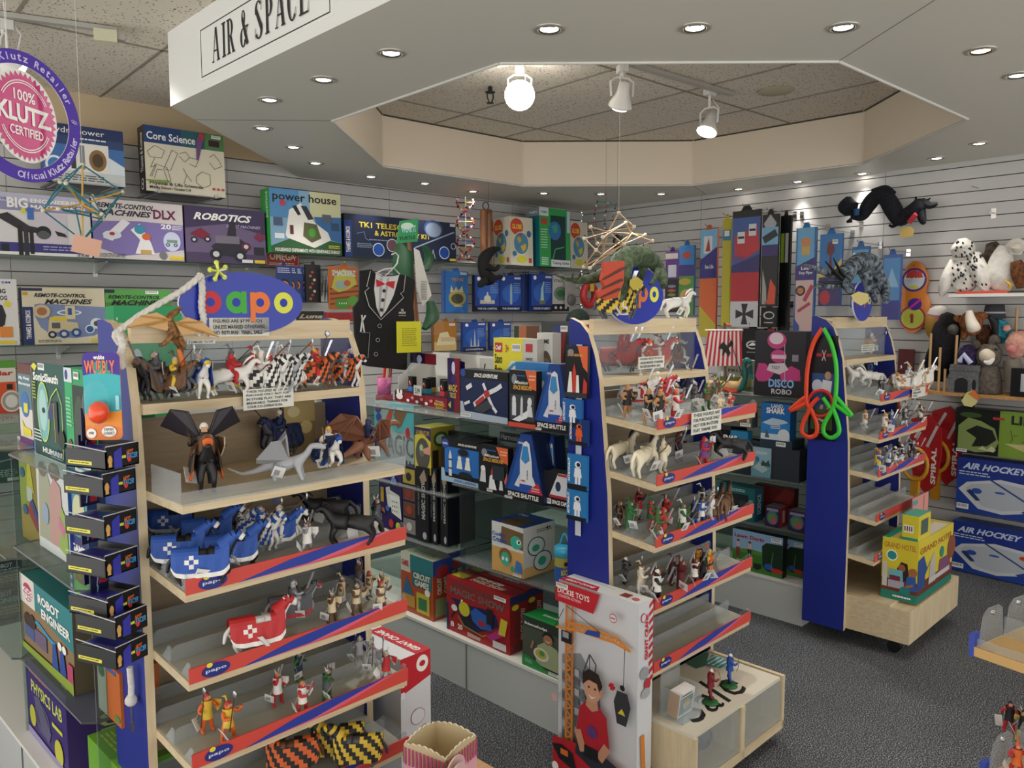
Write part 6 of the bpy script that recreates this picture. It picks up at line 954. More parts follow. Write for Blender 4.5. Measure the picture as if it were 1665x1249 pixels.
limb(m, F0, [(650, 396, 8), (655, 410, 24), (655, 440, 27), (660, 480, 20), (668, 520, 10)], GR, 16, flat=.35, Y=3.36, O=O); m.obj('shell', t)
m = MB(); limb(m, F0, [(690, 400, 6), (698, 420, 12), (692, 440, 10)], GR, flat=.4, Y=3.42, O=O); m.obj('flipper', t); m = MB(); limb(m, F0, [(700, 490, 10), (703, 515, 17), (690, 535, 8)], GR, flat=.4, Y=3.42, O=O); m.obj('flipper', t)
m = MB(); world_poly(m, F0, [(673, 403), (682, 408), (702, 480), (688, 498), (678, 470)], mat('#d8d6ce', .5), .002, Y=3.25); world_poly(m, F0, [(683, 440), (700, 425), (723, 438), (722, 540), (705, 545), (700, 490)], FILM, .01, Y=3.22)
art(m, [('rows', .1, .1, .8, .8, 12, '#77756c')], Matrix.Translation(F0.un(684, 492, Y=3.247)) @ MF, .045, .12); tag(m.obj('instruction_sheet'), 'printed white sheet in a clear bag hanging right of the vest', 'paper sheet')
O = F0.un(625, 520, Y=3.18); t = thing('tuxedo_vest', 'black novelty tuxedo vest with red bow tie on a white hanger', 'costume vest', O)
m = MB(); OL = [(585, 440), (604, 438), (612, 446), (640, 448), (650, 446), (660, 448), (675, 456), (672, 500), (675, 540), (672, 585), (660, 602), (600, 596), (580, 590), (575, 500), (584, 488), (585, 470)]
pts = [F0.un(x, y, Y=3.18)-O for x, y in OL]; n = len(pts); m.prism([(p.x, p.z) for p in pts], 0, .012, mat('#131315', .8), axis='Y')
def vl(c, pp, wd=.0018, z=-.0015):
    q = [F0.un(x, y, Y=3.18)-O for x, y in pp]; m.tube([(a.x, z, a.z) for a in q], wd, c, 5)
def vp(c, pp, z):
    q = [F0.un(x, y, Y=3.18)-O for x, y in pp]; m.add([(a.x, z, a.z) for a in q], [tuple(range(len(q)))], mat(c, .6))
vp('#dcdcdc', [(611, 443), (620, 450), (640, 449), (649, 447), (640, 480), (628, 505), (619, 516), (612, 500), (608, 470)], -.001)
vp('#b4b4b4', [(617, 452), (622, 452), (618, 514), (615, 508)], -.0014); vp('#b4b4b4', [(629, 452), (633, 452), (624, 508), (621, 512)], -.0014)
vp('#c81f2c', [(611, 454), (622, 459), (626, 462), (622, 464), (612, 467)], -.002); vp('#c81f2c', [(626, 462), (630, 458), (642, 457), (640, 470), (629, 464)], -.002)
vl('#cfcfcf', [(602, 441), (596, 466), (600, 468), (593, 474), (600, 498), (619, 520), (638, 502), (656, 484), (651, 477), (656, 474), (659, 448)]); vl('#9a9a9a', [(588, 541), (601, 541), (598, 582)])
for q in ((624, 473), (622, 488), (620, 504)): vp('#2c2c30', [(q[0]+3*math.cos(a), q[1]+3*math.sin(a)) for a in np.linspace(0, 5.7, 10)], -.003)
for q in ((617, 530), (614, 553), (611, 576)): vl('#b8b8b8', [(q[0]+3*math.cos(a), q[1]+3*math.sin(a)) for a in np.linspace(0, 6.28, 12)], .0012)
vl('#d8d8d8', [(586, 540), (589, 520), (588, 512)], .004); vl('#d8d8d8', [(592, 540), (589, 522), (594, 513)], .004)
A = F0.un(648, 514, Y=3.18)-O; art(m, [('t', .3, .66, .4, .3, 'THE', W_, 'b'), ('t', 0, .3, 1, .3, 'AMAZING', W_, 'b'), ('t', 0, .0, 1, .16, 'MAGICIAN', W_, '')], Matrix.Translation((A.x, -.001, A.z)) @ MF, .04, .035); m.obj('vest', t)
m = MB(); q = [F0.un(x, y, Y=3.17)-O for x, y in ((612, 444), (625, 438), (640, 436), (646, 428), (648, 416), (643, 411), (637, 414))]; m.tube([(a.x, a.y, a.z) for a in q], .0035, WHITE, 8); q = [F0.un(x, y, Y=3.17)-O for x, y in ((612, 444), (625, 450), (640, 436), (650, 446))]; m.tube([tuple(a) for a in q], .003, WHITE, 8); m.obj('hanger', t)
# ---- green dragon puppet over the middle stand
t = thing('dragon_puppet', 'green dragon puppet with red wings draped on the middle stand', 'dragon puppet', F2.w((0, 0, 0))); O = F2.w((0, 0, 0))
DG = mat('#4e5e42', .85, noise=60, c2='#2f3d28'); m = MB()
limb(m, F2, [(903, 447, 1), (925, 454, 4, .02), (950, 455, 7), (975, 449, 10), (998, 436, 14), (1018, 420, 18), (1042, 417, 17), (1060, 424, 13), (1071, 438, 10), (1077, 452, 9, -.03), (1079, 466, 5, -.06)], DG, 16, Y=.0, O=O)
limb(m, F2, [(1020, 425, 12, -.03), (1018, 450, 8, -.05), (1014, 480, 5, -.05), (1008, 490, 3, -.05)], DG, Y=0, O=O); limb(m, F2, [(1048, 425, 9, .02), (1043, 450, 5, .02), (1038, 470, 3)], DG, Y=0, O=O); limb(m, F2, [(1070, 440, 6, -.05), (1062, 458, 4, -.07), (1056, 462, 2, -.07)], DG, Y=0, O=O); m.obj('body', t)
for i, (x, y) in enumerate([(930, 449), (942, 448), (955, 447), (967, 444), (978, 438), (990, 428), (1000, 418), (1010, 408), (1022, 402), (1033, 400), (1045, 401), (1055, 407), (1064, 414), (1071, 422), (1078, 432), (1082, 442)]):
    a = F2.w(F2.un(x, y, Y=0))-O; m = MB(); m.add([a+Vector((-.008, 0, -.012)), a+Vector((.008, 0, -.012)), a+Vector((0, .006, -.012)), a+Vector((.006, 0, .014))], [(0, 1, 3), (1, 2, 3), (2, 0, 3)], '#20241c'); m.obj('back_spike', t)
m = MB(); world_poly(m, F2, [(982, 426), (1016, 424), (1014, 460), (1004, 484), (986, 488), (975, 484), (972, 474), (984, 466), (978, 455), (982, 440)], mat('#c04a34', .7), .01, Y=-.07); m.v = [tuple(Vector(v)-O) for v in m.v]
for a in (((979, 470), (1012, 455)), ((978, 484), (1008, 470)), ((981, 455), (1014, 436))): limb(m, F2, [(a[0][0], a[0][1], 1), (a[1][0], a[1][1], 2)], mat('#4a3a2a', .8), 6, Y=-.075, O=O)
m.obj('wing', t)
m = MB(); world_poly(m, F2, [(1025, 455), (1036, 450), (1046, 458), (1042, 468), (1030, 472), (1024, 464)], mat('#b8a53a', .5), .002, Y=-.08); m.v = [tuple(Vector(v)-O) for v in m.v]; m.obj('paper_tag', t)
# ---- grey dragon puppet on the far stand
t = thing('dragon_puppet', 'grey shaggy dragon puppet with dark wings on top of the far stand', 'dragon puppet', F3.w((0, 0, 0))); O = F3.w((0, 0, 0))
GRY = mat('#7a8792', .9, noise=45, c2='#20242c'); m = MB()
limb(m, F3, [(1306, 430, 2), (1330, 438, 5), (1356, 446, 8), (1378, 440, 13), (1398, 425, 14), (1416, 428, 14), (1428, 448, 11), (1438, 470, 9), (1440, 490, 5, -.04)], GRY, 14, Y=-.02, O=O)
limb(m, F3, [(1325, 466, 2), (1350, 465, 5), (1378, 460, 7)], GRY, Y=-.04, O=O); limb(m, F3, [(1385, 440, 10), (1375, 465, 6, -.05), (1390, 480, 4, -.05)], GRY, Y=-.02, O=O); limb(m, F3, [(1405, 440, 11, -.05), (1412, 465, 7, -.06), (1408, 480, 3, -.06)], GRY, Y=-.02, O=O); limb(m, F3, [(1425, 450, 8), (1420, 475, 6), (1424, 492, 3)], GRY, Y=-.0, O=O)
for i in range(26):
    a = random.uniform(0, 6.28); x, y = 1405+26*math.cos(a), 448+30*math.sin(a); limb(m, F3, [(x, y, 3), (x+6*math.cos(a), y+9*math.sin(a)+3, .5)], GRY, 5, Y=-.05, O=O)
m.obj('shaggy_body', t); m = MB(); limb(m, F3, [(1342, 425, 1), (1360, 445, 3), (1378, 462, 4)], BLACK, 6, Y=-.05, O=O); limb(m, F3, [(1355, 420, 1), (1366, 440, 3), (1380, 458, 4)], BLACK, 6, Y=-.05, O=O); limb(m, F3, [(1330, 458, 1), (1355, 460, 3), (1380, 462, 3)], BLACK, 6, Y=-.05, O=O); m.obj('wing_bones', t)
m = MB(); world_poly(m, F3, [(1384, 480), (1396, 474), (1412, 478), (1413, 490), (1400, 497), (1388, 490)], mat('#cfc07c', .5), .002, Y=-.09); m.v = [tuple(Vector(v)-O) for v in m.v]; m.obj('paper_tag', t)
# ---- gondola 3 goods
h3 = 1.152
gb('toy_robot_box', 'pink toy DISCO ROBO robot in a black windowed box on the glass shelf', F3, (1226, 634), (1308, 641), 538, .12, {'o': '#17141c', 't': '#1c1a24'}, {'f': [('r', .0, .22, 1, .78, '#1d1826'), ('p', [(.1, .2), (.02, .3), (.08, .5), (.22, .5), (.4, .36), (.3, .24)], '#c43a80'), ('p', [(.55, .24), (.5, .38), (.74, .48), (.9, .42), (.92, .26)], '#c43a80'), ('p', [(.25, .4), (.3, .5), (.6, .52), (.68, .42), (.5, .34)], '#d4c8d0'), ('t', .34, .42, .18, .05, 'TESY', '#2a5a8a', 'b'), ('e', .48, .62, .16, .1, '#c43a80'), ('r', .35, .58, .28, .06, '#d8c0cc'), ('e', .44, .86, .19, .13, '#c43a80'), ('e', .43, .89, .14, .09, '#dcc8d2'), ('r', .75, .55, .12, .1, '#8a8494'), ('r', 0, 0, 1, .22, '#14121a'), ('t', .3, .14, .5, .13, 'DISCO', '#8ab4e8', 'B'), ('t', .36, .04, .4, .08, 'ROBO', '#cfcfd6', 'b'), ('l', [(.62, .2), (.6, .8)], .01, '#c9c4d0')]}, cat='boxed toy robot', z=h3, X=.09)
# viking ship
t = thing('toy_longship', 'toy Viking longship with red and white striped sail and teal dragon prow', 'toy ship', F3.w((0, 0, 0))); O = F3.w((0, 0, 0)); TE = mat('#1f6a62', .5)
m = MB(); limb(m, F3, [(1150, 622, 5), (1165, 628, 9), (1185, 630, 11), (1203, 628, 9), (1211, 615, 5)], mat('#b58d58', .5), 12, X=.16, O=O); m.obj('hull', t)
m = MB(); limb(m, F3, [(1196, 636, 4), (1206, 630, 5), (1212, 610, 4), (1210, 595, 4), (1214, 586, 5), (1221, 590, 3)], TE, X=.14, O=O); m.obj('dragon_prow', t); m = MB(); limb(m, F3, [(1150, 622, 4), (1142, 600, 3), (1140, 580, 3)], TE, X=.18, O=O); m.obj('tail_post', t)
m = MB(); limb(m, F3, [(1177, 632, 3), (1190, 637, 4), (1200, 636, 3)], mat('#c03a24', .5), X=.12, O=O); m.obj('keel', t)
m = MB(); n = 9
for i in range(2*n-1):
    x0_, x1_ = 1152+53*i/(2*n-1), 1152+53*(i+1)/(2*n-1); b0, b1 = 1143+64*i/(2*n-1), 1143+64*(i+1)/(2*n-1)
    world_poly(m, F3, [(x0_, 537), (x1_, 537), ((x1_+b1)/2, 566), (b1, 595), (b0, 595), ((x0_+b0)/2, 566)], mat('#b8283a' if i % 2 == 0 else '#dccfc8', .7), .003, X=.13)
world_poly(m, F3, [(1172, 560), (1176, 556), (1182, 562), (1190, 553), (1192, 560), (1184, 566), (1188, 574), (1184, 580), (1180, 572), (1174, 578), (1176, 568), (1168, 566)], BLACK, -.002, X=.128)
m.v = [tuple(Vector(v)-O) for v in m.v]; limb(m, F3, [(1147, 537, 1.5), (1208, 537, 1.5)], mat('#d8cfc4', .5), 6, X=.13, O=O); m.obj('striped_sail', t)
m = MB(); limb(m, F3, [(1178, 525, 2), (1180, 625, 2)], mat('#6a4a30', .6), 6, X=.145, O=O); limb(m, F3, [(1181, 527, 2), (1189, 530, 1)], mat('#c02c34', .6), 6, X=.14, O=O); limb(m, F3, [(1184, 545, .6), (1208, 615, .6)], BLACK, 4, X=.12, O=O); m.obj('mast', t)
gb('game_box', 'clear fronted white box with a green toy behind the longship', F3, (1165, 633), (1228, 637), 584, .08, {'o': '#a9b0a8'}, {'f': [('r', .1, 0, .8, .45, '#6a7c3a'), ('t', .3, .6, .5, .1, 'FRUIT', '#444', 'b'), ('p', [(.6, .5), (.9, .9), (.95, .4)], '#2c7c80')]}, z=h3, X=.24)
for nm, lb, a, b, yt, d_, c, ar, z_, X_ in (
 ('game_box', 'small box with coloured squares under the longship shelf', (1176, 705), (1222, 712), 664, .06, '#5c5a58', [('r', .1+.18*i, .3, .1, .2, ('#2c2c2c', '#b0302c', '#c9a83a', '#b0302c', '#c9b890')[i]) for i in range(5)]+[('bar', .6, .06, .36, .2)], .97, .12),
 ('game_box', 'blue SNAP SHOTS game box with red arrow behind the third tray', (1166, 768), (1214, 775), 697, .05, '#2a7ca8', [('p', [(0, 0), (0, .4), (1, .7), (1, 0)], '#4a6a3c'), ('p', [(.2, .5), (.7, .66), (1, .8), (.6, .5)], '#b83430'), ('t', .15, .76, .5, .12, 'SNAP', W_, 'Bi'), ('t', .15, .62, .6, .12, 'SHOTS', W_, 'Bi')], .722, .12),
 ('shark_toy_box', 'blue LAND SHARK box with a shark picture on the gondola', (1237, 703), (1284, 709), 654, .07, '#1f6cb8', [('r', 0, 0, 1, .16, '#cfe0ea'), ('r', .0, .16, 1, .3, '#2c84cc'), ('p', [(.05, .45), (.4, .6), (.8, .56), (.95, .5), (.7, .44), (.3, .4)], '#b8cfe0'), ('t', .35, .88, .4, .1, 'LAND', W_, 'b'), ('t', .18, .72, .64, .16, 'SHARK', W_, 'B'), ('p', [(.15, .05), (.2, .3), (.32, .05)], '#5a6068'), ('e', .8, .16, .2, .16, '#dce4ea'), ('rows', .35, .3, .35, .14, 3, W_)], .925, .10),
 ('shark_toy_box', 'thin blue box lying right under the LAND SHARK box', (1236, 722), (1288, 728), 711, .14, '#2c3a4c', [('bar', .5, .2, .3, .5)], .885, .10)):
    gb(nm, lb, F3, a, b, yt, d_, {'o': c}, {'f': ar}, cat='boxed toy', z=z_, X=X_)
gb('megalodon_toy_box', 'pale blue box with an island picture on the middle glass shelf', F3, (1221, 775), (1252, 782), 726, .14, {'o': '#8fb4c4', 't': '#a9c4cf', 'r': '#9fbfce'}, {'f': [('r', 0, 0, 1, .5, '#6c9aa8'), ('p', [(.1, .3), (.4, .5), (.9, .3), (.6, .15)], '#a9c0c4'), ('p', [(.5, .4), (.6, .6), (.75, .5), (.9, .62), (1, .4)], '#2c4a40'), ('t', .25, .78, .55, .1, 'MEGALODON', '#dfe8ea', 'b'), ('e', .3, .6, .12, .1, '#2c7c94')], 'r': [('r', .1, .5, .4, .3, '#33505c'), ('r', 0, 0, 1, .15, '#3a7ca8')]}, cat='boxed toy', z=.722, X=.09)
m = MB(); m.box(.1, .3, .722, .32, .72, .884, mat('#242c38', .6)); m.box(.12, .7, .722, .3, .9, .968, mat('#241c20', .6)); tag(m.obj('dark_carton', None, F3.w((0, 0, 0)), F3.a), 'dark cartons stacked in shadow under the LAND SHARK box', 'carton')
gb('aquarium_kit_box', 'teal framed window box on the lower glass shelf behind the trays', F3, (1164, 842), (1226, 852), 785, .1, {'o': '#17646a', 'r': '#1d5c74'}, {'f': [('r', .12, .1, .72, .68, '#1c2428'), ('rows', .3, .84, .5, .1, 2, '#cfe0dc'), ('e', .7, .5, .1, .1, '#333c40')], 'r': [('t', .3, .2, .4, .6, 'SCIENCE', '#cfe0e0', 'bv')]}, cat='boxed toy', z=.472, X=.10)
for i, (a, b, yt, lb) in enumerate((((1244, 853), (1267, 858), 822, 'round globe puzzle box with red side, left of two on the lower shelf'), ((1281, 860), (1310, 866), 829, 'round globe puzzle box, right of two on the lower shelf'))):
    gb('globe_puzzle_box', lb, F3, a, b, yt, .09, {'o': '#2c2040', 'r': '#a82830', 't': '#6a6870'}, {'f': [('e', .5, .45, .4, .36, '#4c6a8a'), ('e', .5, .42, .3, .26, '#5c8a4a'), ('e', .6, .3, .2, .16, '#b05a6a'), ('r', .1, .78, .8, .14, '#8a88a0')], 'r': [('r', .35, .2, .3, .6, '#c9b0b0')]}, cat='boxed toy', group='globe puzzle boxes', z=.472, X=.09)
gb('dark_red_box', 'large dark red box in shade at the back of the lower glass shelf', F3, (1226, 842), (1290, 850), 786, .05, {'o': '#6a1a18'}, {'f': [('p', [(.5, .6), (.8, 1), (1, .9), (.9, .5)], '#8a2a24')]}, cat='boxed toy', z=.472, X=.24)
LD = [('r', 0, 0, 1, .5, '#3c7c2c'), ('r', 0, .5, 1, .5, '#8fb4d8'), ('p', [(0, .5), (.4, .56), (1, .5), (1, .44), (0, .44)], '#5a8a3a'), ('t', .04, .8, .6, .1, 'Lawn Darts', '#a81f3c', 'B'), ('p', [(.62, .2), (.6, .7), (.68, .8), (1, .82), (1, .12), (.72, .1)], '#16301c'), ('l', [(.78, .2), (.82, .6)], .02, '#4c8a3c'), ('e', .74, .22, .09, .07, '#2458b0'), ('e', .9, .16, .12, .06, '#c0302c')] + [x for cx_, c in ((.12, '#8a2c34'), (.36, '#22242c')) for x in (('e', cx_, .72, .03, .035, '#5a3a2c'), ('r', cx_-.04, .55, .08, .15, '#c9b8b8'), ('r', cx_-.035, .32, .03, .24, c), ('r', cx_+.005, .32, .03, .24, c))] + [('rows', .1, .1, .3, .16, 4, '#cfe0c0'), ('p', [(.45, .12), (.45, .24), (.6, .24), (.6, .14), (.52, .08)], '#20241c'), ('bar', .78, .86, .2, .09)]
gb('lawn_game_box', 'Lawn Darts box with two players on grass, on the far plinth', F3, (1190, 931), (1271, 951), 858, .05, {'o': '#15161a'}, {'f': LD}, cat='boxed lawn game', z=.213, X=.075)
gb('lawn_game_box', 'second Lawn Darts box tucked behind the first on the far plinth', F3, (1240, 925), (1305, 938), 868, .05, {'o': '#123a20'}, {'f': LD}, cat='boxed lawn game', z=.213, X=.16)
# ring toss set on the far blue panel
P, w, h, r = seen(F3, (1313, 713), (1357, 716), 545, X=-.03)
t = thing('ring_toss_set', 'orange and green ring toss bands on a black card, on the far blue panel', 'hanging toy set', P, r)
m = MB(); m.box(0, 0, 0, w, .003, h, mat('#14121a', .35)); art(m, [('r', .1, .3, .8, .34, '#2a4a80'), ('e', .3, .52, .2, .06, '#b8c4d4'), ('e', .68, .62, .12, .04, '#b58a6a'), ('p', [(.45, .46), (.5, .58), (.84, .57), (.8, .45)], '#cfd0d6'), ('p', [(.5, .34), (.52, .46), (.78, .46), (.76, .34), (.68, .28), (.64, .4)], '#26282e'), ('l', [(.5, .34), (.46, .28)], .03, '#b58a6a'), ('l', [(.72, .32), (.74, .2)], .03, '#b58a6a'), ('r', .24, .8, .2, .03, '#b0242c'), ('r', .6, .8, .2, .03, '#b0242c'), ('l', [(.45, .86), (.58, .76)], .01, '#c9a8a0'), ('l', [(.58, .86), (.45, .76)], .01, '#c9a8a0'), ('r', .1, .1, .8, .2, '#3c4a1c'), ('t', .36, .17, .3, .04, 'Play', W_, 'b'), ('rows', .4, .06, .3, .1, 4, '#9a9a8a')], MF, w, h); m.obj('backing_card', t)
iv = Matrix.Translation(P) @ Matrix.Rotation(r, 4, 'Z'); iv = iv.inverted()
def band(col, pts, nm, rad=2.3):
    m = MB()
    for pp in pts:
        Q = cat_([tuple(iv @ F3.w(F3.un(x, y, X=-.05))) for x, y in pp], 5); m.tube([Vector(q) for q in Q], rad*.0029, mat(col, .35), 8, flat=1.6)
    m.obj(nm, t)
band('#f04a24', [[(1337, 534), (1322, 560), (1313, 600), (1311, 650), (1316, 665), (1307, 685), (1304, 702), (1315, 711), (1327, 706), (1328, 688), (1318, 664)], [(1311, 645), (1298, 655), (1284, 668), (1310, 656)], [(1316, 664), (1322, 655), (1331, 647)]], 'orange_band')
band('#3fd03a', [[(1339, 534), (1352, 560), (1360, 600), (1358, 650), (1352, 668), (1340, 690), (1340, 705), (1352, 712), (1364, 703), (1362, 685), (1355, 665)], [(1359, 645), (1372, 660), (1385, 677), (1358, 658)], [(1350, 664), (1344, 655), (1338, 647)]], 'green_band')
band('#d02a20', [[(1334+20*math.cos(a), 656+21*math.sin(a)) for a in np.linspace(0, 6.28, 15)]], 'red_ring', 1.6)
# ================================================================ RIGHT WALL
def rwp(label, x0, x1, yt, yb, arts, cols, off=.25, name='kite_pack', n=1, cat='hanging kite pack', group=None, film=True, depth=.02):
    X = WX-off; P, w, h, r = seen(F0, (x0, yb), (x1, yb), yt, X=X)
    t = thing(name, label, cat, P, r, group)
    m = carton_mb(w, depth, h, cols, arts); m.obj('sleeve', t)
    m = MB(); c = mat(cols if isinstance(cols, str) else cols['o'], .4); m.prism([(w*.3, h), (w*.7, h), (w*.6, h+.035), (w*.4, h+.035)], 0, .004, c, axis='Y'); m.obj('hang_tab', t)
    if film: m = MB(); m.box(-.004, -.006, 0, w+.004, -.004, h, FILM); m.obj('clear_cover', t)
    m = MB(); m.tube([(w/2, off-.0, h+.025), (w/2, -.04, h+.025), (w/2, -.055, h+.04)], .003, CHROME, 6); m.box(w/2-.014, off-.008, h, w/2+.014, off, h+.045, CHROME); m.obj('peg', t)
    return t
rwp('purple kite pack with rolled print, leftmost in the corner', 1081, 1103, 410, 508, {'f': [('r', 0, .55, 1, .45, '#5a2a80'), ('r', 0, .88, .9, .09, '#c9c0b0'), ('r', .2, .58, .6, .2, '#c9c9d4'), ('r', 0, 0, 1, .55, '#1c1420')] + [('e', .5, .08+.07*i, .3, .025, ('#7a8a3a', '#b05a3c', '#8a86a0')[i % 3]) for i in range(6)]}, '#3a1c58')
rwp('slim kite pack with a green creature print, second from the corner', 1103, 1127, 400, 512, {'f': [('r', 0, .72, 1, .28, '#2f7cc0'), ('r', 0, .56, 1, .16, '#3a2a7c'), ('r', 0, 0, 1, .56, '#4f8f3c'), ('e', .5, .28, .4, .09, '#c9a85a'), ('e', .55, .27, .22, .05, '#b8442c'), ('e', .4, .48, .4, .05, '#b8a03a'), ('e', .5, .86, .3, .05, '#b0442c')]}, '#2b5c94')
rwp('slim kite pack in orange and yellow with a purple band', 1136, 1163, 375, 548, {'f': [('r', 0, .74, 1, .26, '#7ab8dc'), ('r', .2, .78, .5, .16, '#dcdce0'), ('p', [(.3, .8), (.5, .93), (.6, .8)], '#b03a34'), ('p', [(0, .55), (0, .72), (1, .84), (1, .55)], '#2e2a80'), ('t', .3, .64, .5, .035, 'Sea Life', W_), ('r', 0, .0, 1, .55, '#d8682c'), ('p', [(0, .3), (0, 0), (1, 0), (1, .12)], '#c2b02c')]}, '#c25a28')
rwp('very slim plain yellow kite pack left of the red cross kite', 1172, 1185, 357, 530, {'f': [('r', 0, .8, 1, .1, '#3a8aa8'), ('r', .2, .84, .6, .05, W_)]}, '#c9bd2c')
rwp('wide black kite bag with a red section and a black cross on white', 1187, 1232, 345, 531, {'f': [('r', 0, .52, 1, .42, '#3f5c9c'), ('p', [(.1, .62), (.1, .78), (.9, .86), (1, .66), (.6, .6)], '#c0323c'), ('r', .2, .72, .26, .1, '#d8d8dc'), ('r', .6, .78, .26, .1, '#d8d8dc'), ('r', .22, .76, .22, .02, K_), ('r', .62, .82, .22, .02, K_), ('t', .08, .58, .5, .04, 'Red Baron', '#b0242c', 'b'), ('p', [(0, .46), (0, .53), (1, .62), (1, .46)], '#30246c'), ('r', 0, .22, 1, .25, '#b81f2c'), ('r', 0, 0, 1, .22, '#c9c9cc'), ('p', [(.4, .02), (.46, .1), (.2, .07), (.2, .15), (.46, .12), (.4, .2), (.64, .2), (.56, .12), (.84, .15), (.84, .07), (.56, .1), (.64, .02)], K_)]}, '#121214', .34)
rwp('black kite bag with a grey and orange delta wing, right of the cross kite', 1236, 1262, 350, 498, {'f': [('r', 0, .66, 1, .2, '#7ab0d0'), ('l', [(.1, .72), (.9, .8)], .08, '#20242c'), ('r', 0, .55, 1, .12, '#3a2a70'), ('r', 0, 0, 1, .55, '#1a1a1c'), ('p', [(.1, .9), (.5, 1), (.9, .9), (.8, .86), (.2, .86)], '#a9a9ac'), ('p', [(.1, .02), (.1, .4), (.35, .2), (.4, .02)], '#a9a49c'), ('p', [(.4, .02), (.6, .3), (.95, .2), (.9, .02)], '#d8502c')]}, '#151517', .33)
rwp('black kite bags hanging close together behind the delta wing kite', 1264, 1281, 352, 540, {'f': [('r', .1, .6, .3, .25, '#9cbc3c'), ('r', .5, .6, .3, .25, '#b9b9b4')]}, '#141416', .22, film=False)
rwp('plain black kite bag with white bird logo, lower on the wall', 1205, 1240, 534, 603, {'f': [('e', .5, .62, .3, .1, '#c9c9c9'), ('e', .52, .62, .24, .07, '#121214'), ('p', [(.3, .6), (.5, .68), (.74, .62), (.5, .6)], W_), ('rows', .25, .42, .5, .05, 1, '#999')]}, '#121214', .30, film=False)
rwp('red edged black kite bag beside the bird logo bag', 1241, 1258, 534, 600, {'f': [('r', .3, 0, .7, 1, '#b02824')]}, '#17171a', .26, film=False)
rwp('black logo kite bag below the delta wing kite', 1237, 1262, 500, 532, {'f': [('e', .5, .6, .36, .2, '#c9c9c9'), ('e', .52, .6, .28, .14, '#121214'), ('r', .2, .2, .6, .06, '#bbb')]}, '#121214', .31, film=False)
rwp('blue LEARN EASY FLYER kite pack with pink print', 1290, 1322, 372, 540, {'f': [('r', .08, .6, .84, .4, '#6aa8d0'), ('e', .5, .86, .26, .05, '#c98a5a'), ('r', .3, .74, .4, .08, '#c9a85a'), ('p', [(0, .5), (0, .63), (1, .72), (1, .5)], '#3c2a78'), ('t', .3, .6, .6, .03, 'Learn', W_), ('t', .2, .55, .7, .035, 'Easy Flyer', W_), ('r', .06, 0, .88, .5, '#d8b8b4'), ('e', .3, .4, .25, .05, '#2a2430'), ('e', .3, .4, .16, .03, '#c87c3c'), ('l', [(.5, .3), (.9, .45)], .04, '#b83c54'), ('l', [(.2, .2), (.8, .28)], .03, '#b83c54'), ('p', [(0, 0), (0, .14), (.3, .06), (.3, 0)], '#2a4a9c')]}, '#2468a8', .3)
rwp('blue kite pack with a mushroom shape print', 1330, 1366, 382, 498, {'f': [('r', 0, .42, 1, .58, '#2a74b4'), ('p', [(.4, .42), (.46, .7), (.3, .74), (.36, .88), (.6, .9), (.68, .76), (.54, .7), (.6, .42)], '#6a2430'), ('p', [(0, .4), (0, .46), (.6, .5), (1, .66), (1, .58), (.6, .42)], '#d8b83c'), ('bar', .56, .86, .24, .06), ('r', 0, 0, 1, .4, '#372a6c'), ('e', .3, .12, .24, .1, '#b02430')]}, '#1f62a4', .3, film=True)
rwp('blue and white kite pack above the grey dragon puppet', 1382, 1410, 402, 500, {'f': [('r', .05, .4, .9, .55, '#5a9cc8'), ('l', [(.1, .9), (.9, .5)], .05, '#c9dce8'), ('r', .05, 0, .9, .4, '#3a2f7c')]}, '#1f5c9c', .28)
rwp('rightmost blue kite pack, beside the orange skipping toy', 1432, 1462, 415, 520, {'f': [('r', .05, .3, .9, .65, '#4a8cc4'), ('p', [(.2, .5), (.5, .8), (.9, .5)], '#8ab8d8'), ('r', .05, 0, .9, .3, '#34308a')]}, '#244f9c', .24)
# orange figure-eight skipping toy
X = WX-.05; P, w, h, r = seen(F0, (1455, 541), (1511, 543), 426, X=X); t = thing('skipping_toy_pack', 'orange figure-eight Skip-A-Long pack hanging on the right wall', 'blister pack toy', P, r)
def eight(k, e=0): return [(w*.5+ (w*.5*k*(1 if abs(math.sin(a)) < 2 else 1))*math.cos(a)*(1-.22*max(0, math.sin(a)))*(1-.32*math.exp(-((math.sin(a)-.12)/.22)**2)), h*.5+(h*.5*k)*math.sin(a)) for a in np.linspace(0, 2*math.pi, 49)[:-1]]
m = MB(); m.prism(eight(1), 0, .03, mat('#d8802c', .3), axis='Y'); p8 = [(x/w, y/h) for x, y in eight(.93)]
art(m, [('p', [q for q in p8 if q[1] < .2], '#8ab83a')] if 0 else [('e', .5, .74, .36, .165, '#5a2a78'), ('e', .5, .74, .3, .135, '#c9d2d4'), ('p', [(.24, .76), (.3, .85), (.5, .875), (.7, .85), (.76, .76)], '#c8443c'), ('t', .2, .74, .62, .035, 'Skip-A-Long', W_, 'Bi'), ('e', .5, .64, .14, .02, '#d8cf3a'), ('e', .5, .21, .38, .17, '#a82c4a'), ('e', .5, .21, .33, .145, '#c4c84a'), ('e', .55, .4, .2, .085, '#4a2a8c'), ('l', [(.4, .34), (.72, .47)], .03, '#c8309c'), ('e', .48, .24, .06, .03, '#b03a3c'), ('r', .45, .14, .08, .08, '#7c3c34')], MF, w, h); m.obj('blister_card', t)
m = MB(); m.tube([(w*.5, .05, h*.94), (w*.5, -.02, h*.94)], .003, CHROME, 6); m.obj('peg', t)
